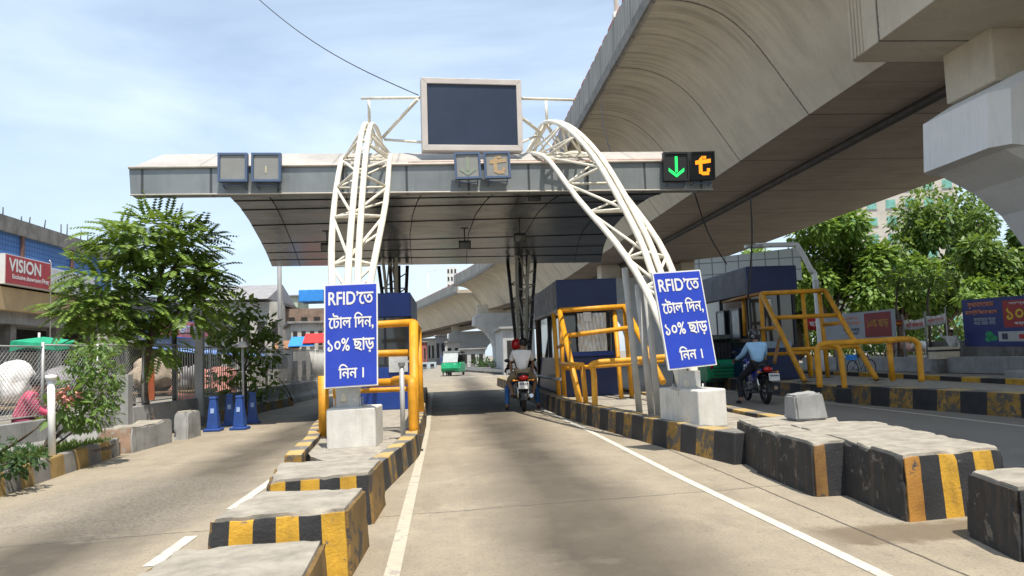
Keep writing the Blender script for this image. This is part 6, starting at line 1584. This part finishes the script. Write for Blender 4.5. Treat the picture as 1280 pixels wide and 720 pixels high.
far_building('roadside_building', 338, 372, 371, 386, 78, 6, plaster2, 'pale green hut on the roof line behind the brick building', 2, 1, roof_tin)
mb = MB(); a, b = P(372, 362, 72), P(403, 362, 72); zt = a.z; zb = P(372, 377, 72).z
mb.box(((a.x + b.x) / 2, 74, (zt + zb) / 2), (b.x - a.x, 3.2, zt - zb)); tag(mb.build('tarpaulin_shelter', tarp_bright, bevel=0.05), 'bright blue tarpaulin shelter on top of the brick building', 'shelter')
far_building('shop_row', 345, 407, 405, 452, 52, 8, plaster, 'weathered two storey shop row with balconies left of the blue sign', 6, 2, conc_dark, rad(14))
for k, (px, py, m, lab) in enumerate(((357, 433, mat('brown awning cloth', (0.26, 0.13, 0.06)), 'brown awning on the weathered shop row'), (376, 428, tarp_bright, 'small bright blue awning on the weathered shop row'), (394, 424, ban_r, 'small red awning on the weathered shop row'))):
    p = P(px, py, 49.5); mb = MB(); mb.prism([p + V((-0.8, 0, -0.25)), p + V((0.8, 0, -0.25)), p + V((0.8, 1.2, 0.35)), p + V((-0.8, 1.2, 0.35))], (0, 0, 0.05)); tag(mb.build('awning', m), lab, 'awning')

# ================================================================== FAR CENTRE UNDER THE FLYOVER
far_building('pump_house', 628, 668, 411, 474, 52, 8, mat('pale grey render', (0.44, 0.45, 0.45), 0.9, 0.15, 0.8, streak=0.3), 'pale grey flat roofed building behind the motorcycle, under the flyover', 2, 1, conc_grey)
far_building('pump_house', 576, 606, 437, 470, 88, 9, mat('pale grey render', (0.44, 0.45, 0.45)), 'low pale shed with slanted roof behind the far auto rickshaw', 3, 1, roof_tin)
for k, (px0, px1, pt, Y, m, lab) in enumerate(((524, 533, 428, 140, mat('stall red', (0.32, 0.10, 0.09), 0.8, 0.5, 0.7), 'distant market stall with a red and yellow front'), (534, 543, 424, 150, plaster, 'distant pale market stall beside the red one'), (544, 556, 420, 135, mat('stall grey', (0.22, 0.22, 0.23), 0.8, 0.6, 0.8), 'distant grey market stall with posters'), (557, 575, 428, 125, plaster, 'distant pale market stall behind the auto rickshaw'))):
    far_building('market_stall', px0, px1, pt, 468, Y, 4, m, lab, 2, 1, roof_tin)
far_building('tall_building', 558, 571, 334, 440, 320, 20, mat('white render', (0.60, 0.60, 0.58), 0.9, 0.1, 0.3), 'white tower block rising behind the distant flyover', 3, 12, None)
far_building('delivery_kiosk', 526, 545, 453, 468, 95, 3, mat('pale blue kiosk', (0.42, 0.50, 0.55), 0.7, 0.2, 1), 'low pale kiosk beside the far road', 2, 1, None)
root = empty('guard_rail', P(610, 470, 62) * 1.0, 'long low grey guard rail along the far right side of the road', 'guard rail')
mb = MB(); a, b = P(566, 461, 75), P(642, 463, 50); mb.box((a + b) / 2, ((a - b).length, 0.06, 0.22), M=Matrix.Rotation(math.atan2((b - a).y, (b - a).x), 3, 'Z')); mb.build('beam', galv, root)
for k in range(9):
    p = a.lerp(b, k / 8); mb = MB(); mb.box((p.x, p.y + 0.08, p.z / 2), (0.1, 0.1, p.z)); mb.build('post', pipe_grey, root)
mb = MB(); a2_, b2_ = V((a.x, a.y + 0.6, 0)), V((b.x, b.y + 0.6, 0)); mb.prism([a2_, b2_, b2_ + V((0.4, 0.5, 0)), a2_ + V((0.4, 0.5, 0))], (0, 0, 0.4)); tag(mb.build('kerb', conc_dark), 'dark low kerb behind the far guard rail', 'kerb')
plant('dark bushes between the pale shed and the flyover pier', 'shrub', V((P(600, 460, 84).x, 84, 0)), [cl(598, 456, 84, 8, 9, 160), cl(610, 458, 82, 9, 8, 160)], leaf_e, (0.5, 0.25), 41)

# ================================================================== RIGHT SIDE BEYOND THE FLYOVER
def wall_run(name, pts, h, t, m, label):
    mb = MB()
    for a, b in zip(pts, pts[1:]):
        a, b = V((*a, 0)), V((*b, 0)); d = (b - a).normalized(); n = V((-d.y, d.x, 0)) * t
        mb.prism([a, b, b + n, a + n], (0, 0, h))
    return tag(mb.build(name, m, bevel=0.02), label, 'wall')
wall_run('low_wall', [(20.6, 16), (19.9, 26), (18.7, 40)], 0.62, -0.5, conc_grey, 'low grey concrete wall along the far right road edge')
wall_run('low_wall', [(23.2, 14), (22.2, 26), (21.4, 33.0)], 1.25, -0.4, conc_dark, 'higher dark concrete wall behind the low wall at far right')
def board(label, tl, tr, bl, m, posts=True, name='billboard'):
    """flat board; returns root, bl corner, ux, uy, w, h"""
    tl, tr, bl = V(tl), V(tr), V(bl); ux = tr - tl; w = ux.length; ux.normalize(); uy = V((0, 0, 1)); h = (tl - bl).z; nn = ux.cross(uy).normalized()
    bl = tl - uy * h; root = empty(name, bl, label, 'billboard')
    c = [bl, bl + ux * w, bl + ux * w + uy * h, bl + uy * h]
    mb = MB(); mb.prism([p - nn * 0.06 for p in c], nn * 0.06); mb.build('panel', m, root)
    if posts:
        for t in (0.12, 0.88):
            p = bl + ux * w * t - nn * 0.12; mb = MB(); mb.tube([V((p.x, p.y, 0)), p + uy * h], 0.05, 8); mb.build('post', pipe_grey, root)
    return root, bl, ux, uy, w, h, nn
def patch(root, B, name, u0, u1, v0, v1, m, lift=0.01):
    _, bl, ux, uy, w, h, nn = B; mb = MB()
    mb.prism([bl + ux * w * a + uy * h * b + nn * lift * 0.5 for a, b in ((u0, v0), (u1, v0), (u1, v1), (u0, v1))], nn * lift * 0.5); mb.build(name, m, root)
def words(root, B, body, u, v, wd, ht, m, lift=0.014):
    _, bl, ux, uy, w, h, nn = B; mb = MB(); text_into(mb, body, bl + ux * w * u + uy * h * v, ux, uy, w * wd, h * ht, 0, lift, bold=0.02); mb.build('lettering', m, root, fix=False)
B = board('large blue billboard with a red discount panel at the right picture edge', P(1201.5, 375, 31), P(1318, 366, 26.5), P(1201.5, 433, 31), bill_blue); r_ = B[0]
patch(r_, B, 'red_panel', 0.47, 0.93, 0.38, 0.92, bill_red)
words(r_, B, '\u09b8\u09c1\u09aa\u09be\u09b0\u09b8\u09c7\u09ad\u09be\u09b0', 0.225, 0.86, 0.30, 0.13, ink_or); words(r_, B, '\u09ae\u09be\u09b2\u09cd\u099f\u09bf\u09aa\u09be\u09b0\u09aa\u09be\u09b8', 0.225, 0.71, 0.37, 0.13, ink_or)
words(r_, B, '\u09ac\u09be\u099c\u09be\u09b0\u09c7\u09b0 \u09b8\u09c7\u09b0\u09be', 0.26, 0.56, 0.25, 0.07, ink_gy); words(r_, B, '\u09b8\u09be\u09b0\u09be \u09ac\u099b\u09b0 \u09b8\u09be\u09a5\u09c7', 0.26, 0.48, 0.25, 0.07, ink_gy)
words(r_, B, '\u09e7\u09e6%', 0.66, 0.66, 0.30, 0.25, ink_ye); words(r_, B, '\u09b8\u09be\u09b6\u09cd\u09b0\u09df', 0.66, 0.85, 0.24, 0.06, ink_wh); words(r_, B, '\u09aa\u09b0\u09cd\u09af\u09a8\u09cd\u09a4', 0.68, 0.45, 0.2, 0.07, ink_wh)
patch(r_, B, 'pale_panel', 0.40, 0.98, 0.10, 0.30, mat('pale billboard panel', (0.50, 0.50, 0.48), 0.5, 0.1, 2)); patch(r_, B, 'red_mark', 0.62, 0.68, 0.15, 0.24, ink_rd, 0.02); patch(r_, B, 'green_mark', 0.72, 0.77, 0.15, 0.24, ink_gr, 0.02); patch(r_, B, 'dark_mark', 0.44, 0.50, 0.14, 0.26, ink_bk, 0.02)
mb = MB(); _, bl, ux, uy, w, h, nn = B
for (u, v, ru, rv) in ((0.30, 0.24, 0.045, 0.07), (0.34, 0.17, 0.05, 0.06), (0.28, 0.14, 0.035, 0.05)): mb.prism([bl + ux * w * (u + ru * math.cos(a)) + uy * h * (v + rv * math.sin(a)) + nn * 0.004 for a in [2 * math.pi * k / 10 for k in range(10)]], nn * 0.006)
mb.build('green_picture', ink_gr, r_)
B = board('grey billboard with a dark red panel behind the yellow guard frame', P(1030, 394.5, 37), P(1117, 386, 32.5), P(1030, 428, 37), bill_grey); r_ = B[0]
patch(r_, B, 'red_panel', 0.60, 0.955, 0.10, 0.93, bill_dred); words(r_, B, '\u09ae\u09be\u09b2\u09cd\u099f\u09bf \u09b8\u09c7', 0.38, 0.80, 0.28, 0.12, ink_or); words(r_, B, '\u09ad\u09be\u09b0\u09aa\u09be\u09b8 \u0995\u09be\u09b0\u09cd\u09a1', 0.38, 0.62, 0.32, 0.13, ink_or); words(r_, B, '\u09b8\u09be\u09b0\u09be \u09ac\u099b\u09b0', 0.40, 0.40, 0.24, 0.1, ink_bk); words(r_, B, '\u09b8\u09be\u09a5\u09c7 \u0986\u099b\u09bf', 0.42, 0.27, 0.2, 0.1, ink_bk)
words(r_, B, '\u09e7\u09e6% \u099b\u09be\u09dc', 0.78, 0.55, 0.28, 0.3, ink_dy)
# cloth banners on poles
def banner(label, p0, p1, h, m, body, im):
    p0, p1 = V(p0), V(p1); n = 12; root = empty('banner', p0, label, 'banner', 'cloth banners at far right'); mb = MB(); vs = []; d = (p1 - p0); L = d.length; d.normalize(); nn = V((d.y, -d.x, 0)).normalized()
    for i in range(n + 1):
        t = i / n; p = p0 + (p1 - p0) * t - V((0, 0, 0.06 * math.sin(math.pi * t))) + nn * 0.03 * math.sin(i * 1.9); vs += [p, p - V((0, 0, h * (1 + 0.05 * math.sin(i * 2.3))))]
    mb.add(vs, [(2 * i, 2 * i + 1, 2 * i + 3, 2 * i + 2) for i in range(n)], 0, True); o = mb.build('cloth', m, root, fix=False); md = o.modifiers.new('s', 'SOLIDIFY'); md.thickness = 0.01
    mb = MB(); text_into(mb, body, (p0 + p1) / 2 - V((0, 0, h * 0.52 + 0.05)), d, V((0, 0, 1)), L * 0.8, h * 0.42, 0, 0.05, bold=0.01); mb.build('lettering', im, root, fix=False)
    mb = MB(); mb.tube([V((p0.x, p0.y + 0.03, 0)), p0 + V((0, 0.03, 0.2))], 0.03, 6); mb.build('pole', pipe_grey, root)
    mb = MB(); mb.tube([V((p1.x, p1.y + 0.03, 0)), p1 + V((0, 0.03, 0.25))], 0.03, 6); mb.build('pole', pipe_grey, root)
banner('white cloth banner with red letters, left half of the pair', P(1129, 400, 33), P(1156, 397, 32.5), 0.42, ban_w, '\u09b8\u09be\u09ac\u09a7\u09be\u09a8', ink_rd)
banner('white cloth banner with red letters, right half of the pair', P(1157, 395, 32.5), P(1182, 391, 32), 0.42, ban_w, '\u09b8\u09cd\u09ac\u09be\u0997\u09a4\u09ae', ink_rd)
banner('small red cloth banner between the grey billboard and the white banners', P(1118, 400, 33.5), P(1128, 399.5, 33.3), 0.25, ban_r, '\u09b8\u09c7\u09b2', ink_ye)
banner('red cloth banner half hidden behind the yellow guard posts', P(1008, 396, 36), P(1029, 395, 36), 0.62, ban_r, '\u099b\u09be\u09dc', ink_wh)
# person, pole, box, bicycle
ps = P(1190, 430, 31.0)
person('man in white clothes behind the right wall with one arm raised', (ps.x, 31.0, 0.0), rad(150), stand_pose(1.70, 0.02, dict(elr=(.36, .12, 1.42), har=(.40, .22, 1.66))), sack_w, sack_w, True)
a, b = P(1186, 398, 30.7), P(1202, 422, 30.6)
mb = MB(); mb.tube([a, b], 0.022, 7); tag(mb.build('bamboo_pole', mat('bamboo', (0.50, 0.28, 0.10), 0.7, 0.2, 5)), 'slanting bamboo pole held by the man in white', 'pole')
a = P(1164, 449, 30.0)
mb = MB(); c = P(1180, 442, 29.5); root = empty('cabinet', V((c.x, c.y, 0.62)), 'cream box with a black band resting behind the low wall at right', 'box')
mb.box((c.x, c.y, c.z - 0.06), (1.0, 0.5, 0.30)); mb.build('case', cream, root, bevel=0.01)
mb = MB(); mb.box((c.x, c.y, c.z + 0.125), (1.03, 0.53, 0.07)); mb.build('band', black_pl, root)
mb = MB(); mb.box((c.x, c.y, c.z + 0.215), (1.0, 0.5, 0.11)); mb.build('lid', cream, root, bevel=0.01)
mb = MB(); mb.box((c.x, c.y + 0.02, (c.z - 0.21) / 2), (0.9, 0.4, c.z - 0.212)); mb.build('stand', conc_dark, root)
def bicycle(loc, rz, label):
    root = empty('bicycle', loc, label, 'bicycle'); M = Matrix.Rotation(rz, 4, 'Z')
    def fin(mb, name, m, par=root): mb.v = [tuple(M @ V(p) + V(loc)) for p in mb.v]; return mb.build(name, m, par)
    for y in (-0.52, 0.52):
        mb = MB(); mb.torus((0, y, 0.34), 0.32, 0.018, 'X', 28, 6); wh = fin(mb, 'wheel', rubber)
        mb = MB()
        for k in range(12): mb.tube([(0, y, 0.34), (0, y + 0.31 * math.cos(k * math.pi / 6), 0.34 + 0.31 * math.sin(k * math.pi / 6))], 0.003, 4)
        fin(mb, 'spokes', chrome, wh)
    mb = MB(); mb.tube([(0, -0.52, 0.34), (0, -0.05, 0.30), (0, -0.18, 0.82), (0, -0.52, 0.34)], 0.014, 6); mb.tube([(0, -0.05, 0.30), (0, 0.40, 0.78), (0, -0.16, 0.76)], 0.016, 6); mb.tube([(0, 0.52, 0.34), (0, 0.38, 0.92)], 0.014, 6); fin(mb, 'frame', black_pl)
    mb = MB(); mb.tube([(-0.27, 0.25, 0.98), (-0.2, 0.36, 1.0), (0, 0.38, 0.95), (0.2, 0.36, 1.0), (0.27, 0.25, 0.98)], 0.012, 6); fin(mb, 'handlebar', chrome)
    mb = MB(); mb.ell((0, -0.20, 0.86), 0.08, 0.13, 0.035, 12, 6); fin(mb, 'saddle', black_pl)
    mb = MB(); mb.box((0, -0.55, 0.78), (0.16, 0.4, 0.2)); fin(mb, 'load', tarp_bright)
bk = G(1078, 472); bicycle((bk.x, bk.y, 0), rad(-65), 'black bicycle with a blue load standing on the far right road')
# white cantilever lamp pole and the pale gridded hoarding
Yp = 29.0; b0 = P(1026, 440, Yp); b0 = V((b0.x, Yp, 0.0)); root = empty('street_light', b0, 'white street light pole with a bent arm behind the far right booth', 'street lamp')
mb = MB(); mb.tube(smooth_path([b0, P(1019, 352, Yp), P(1014, 338, Yp), P(998, 309, Yp), P(990, 306, Yp), P(945, 307, Yp)], 4), 0.10, 10); mb.build('pole', white_p, root)
mb = MB(); c = P(942, 308, Yp); mb.box(c, (0.7, 0.25, 0.14)); mb.build('lamp_head', galv, root, bevel=0.03)
mb = MB(); c = P(1018, 356, Yp); mb.box(c + V((0, -0.12, 0)), (0.2, 0.16, 0.35)); mb.build('junction_box', galv, root, bevel=0.01)
def grid_mat():
    m, nt, b = newmat('pale gridded panel'); tc = nd(nt, 'ShaderNodeTexCoord'); sp = nd(nt, 'ShaderNodeSeparateXYZ'); nt.links.new(tc.outputs['Object'], sp.inputs[0]); s = None
    for ax, st in ((0, 0.62), (2, 0.62)):
        fr = mth(nt, 'ABSOLUTE', mth(nt, 'SUBTRACT', mth(nt, 'FRACT', mth(nt, 'DIVIDE', mth(nt, 'ADD', sp.outputs[ax], 90), st)), 0.5)); k = ramp(nt, fr, 0.03, 0.06, (1, 1, 1, 1), (0, 0, 0, 1)); s = k if s is None else mth(nt, 'MAXIMUM', s, k)
    c = mix(nt, s, mix(nt, noise(nt, 0.8, 5), (0.50, 0.56, 0.56), (0.62, 0.66, 0.65)), (0.22, 0.25, 0.25)); nt.links.new(c, b.inputs['Base Color']); b.inputs['Roughness'].default_value = 0.4; return m
a, b, c = P(868, 325, 40), P(1000, 309, 38), P(868, 350, 40); B = board('pale gridded hoarding standing behind the far right toll booth', a, b, c + V((0, 0, -0.6)), grid_mat(), True, 'hoarding')
B[0]['category'] = 'hoarding'
# building with green netting far behind the trees
nb = far_building('tall_building', 1070, 1200, 222, 420, 105, 14, mat('pale cream wall', (0.50, 0.46, 0.40), 0.9, 0.15, 0.6), 'tall pale building wrapped in green netting behind the right trees', 6, 10, None, rad(-12), mat('green netted window', (0.16, 0.38, 0.32), 0.6, 0.3, 2))
# big trees
def big_tree(label, base, tips, cs, lm, leaf, seed, r0=0.3):
    rr = random.Random(seed); root = empty('broadleaf_tree', base, label, 'tree', 'trees beyond the right wall'); base = V(base)
    mb = MB(); fk = base + V((0, 0, 2.6)); mb.tube(smooth_path([base, base + V((0.1, 0, 1.4)), fk], 4), r0, 12, r1=r0 * 0.7); limbs(mb, fk, tips, r0 * 0.55, 0.05, rr); mb.build('trunk', bark, root)
    crown(cs, leaf, rr, 0.7).build('crown', lm, root, fix=False)
def bush(px, py, Y, rx, rz, n): return cl(px, py, Y, rx, rz, n)
rr = random.Random(77)
def mass(cx, cy, Y, rx, rz, k, n, seed):
    """a crown of k uneven clumps inside an ellipse of rx by rz pixels"""
    rr = random.Random(seed); out = []
    for i in range(k):
        a = rr.uniform(0, 2 * math.pi); t = math.sqrt(rr.random())
        s = rr.uniform(0.26, 0.42); out.append(cl(cx + rx * t * math.cos(a) * 0.85, cy + rz * t * math.sin(a) * 0.85, Y + rr.uniform(-1, 1) * rx * Y / 967 * 0.6, rx * s, rz * s * 0.9, n))
    return out
def tree_at(label, cx, cy, Y, rx, rz, lm, seed, leaf=(0.40, 0.20), k=26, n=330, r0=0.3, extra=()):
    Y *= 1.42; leaf = (leaf[0] * 1.35, leaf[1] * 1.4); n = int(n * 1.5)
    cs = mass(cx, cy, Y, rx, rz, k, n, seed) + [cl(*e) for e in extra]; b = P(cx, 430, Y); tips = [c[0] for c in cs[:9]]
    big_tree(label, (b.x, Y, 0), tips, cs, lm, leaf, seed, r0)
tree_at('bright leafy tree behind the grey billboard, first right of the far booth', 1045, 335, 43, 72, 78, leaf_c, 101)
tree_at('tall dense tree rising before the green netted building', 1185, 320, 45, 76, 88, leaf_d, 102, n=360)
tree_at('bright tree of drooping leaves between the two billboards', 1128, 345, 42, 52, 62, leaf_c, 103, k=20)
tree_at('dense tree behind the blue billboard at the right edge', 1265, 335, 38, 64, 60, leaf_d, 104, k=22)
tree_at('low bushy tree directly above the blue billboard', 1240, 368, 36, 40, 24, leaf_c, 105, (0.32, 0.16), 12, 200, 0.16)
tree_at('tree half hidden behind the far right toll booth', 960, 360, 55, 50, 50, leaf_c, 106, k=16)
tree_at('tree half hidden behind the white street light pole', 1000, 375, 47, 36, 40, leaf_d, 107, k=14, n=260)
for k, (px, Y) in enumerate(((1121, 34.5), (1160, 33))):
    b0 = V((P(px, 430, Y).x, Y, 0)); root = empty('slim_tree_trunk', b0, ('bare slim tree trunk left of the white banners', 'bare slim tree trunk between the white banners')[k], 'tree')
    mb = MB(); mb.tube(smooth_path([b0, P(px + 2, 400, Y), P(px - 1, 380, Y), P(px + 4, 345, Y)], 3), 0.07, 8, r1=0.04); mb.build('trunk', bark, root)
    crown([cl(px + 4, 350, Y, 26, 14, 200)], (0.3, 0.15), random.Random(60 + k), 0.6).build('crown', leaf_d, root, fix=False)
# people and clutter of the market at far right
stall((P(1140, 430, 35).x, 35, 0), 2.4, 0.9, 0.8, wood, 'wooden market table behind the white banners at far right')
bundle('cloth_bundle', V((P(1125, 430, 34.8).x, 34.8, 1.05)), (0.55, 0.4, 0.32), mat('pinkish cloth', (0.45, 0.27, 0.22), 0.9, 0.4, 5), 'pinkish cloth heap on the table behind the banners', 'bundle', 31)
bundle('cloth_bundle', V((P(1150, 428, 35.2).x, 35.2, 1.02)), (0.5, 0.4, 0.26), sack_w, 'pale cloth heap on the table behind the banners', 'bundle', 32)
# cables hanging under the flyover
for pts, lab in (([P(938, 248, 14), P(940, 300, 14.2), P(935, 372, 14.5)], 'black cable hanging straight down from the flyover edge'), ([P(752, 128, 24), P(755, 160, 23), P(764, 192, 22)], 'short black cable hanging from the flyover parapet'), ([P(868, 240, 16), P(885, 290, 17), P(908, 330, 19)], 'thin black cable drooping from the canopy to the right booth')):
    mb = MB(); mb.tube(smooth_path(pts, 5), 0.018, 5); tag(mb.build('hanging_cable', black_pl), lab, 'cable')

rr = random.Random(300); mb = crown([(P(px, 405 + rr.uniform(-6, 8), 74), (2.6, 2.2, 2.6), 260) for px in range(930, 1330, 22)] + [(P(px, 422, 70), (2.4, 2.0, 1.6), 200) for px in range(930, 1330, 26)], (0.6, 0.3), rr, 0.6)
o = mb.build('wood', leaf_d, at=(0, 0, 0), fix=False); o['kind'] = 'stuff'; o['label'] = 'low dark greenery closing the gap under the right trees'
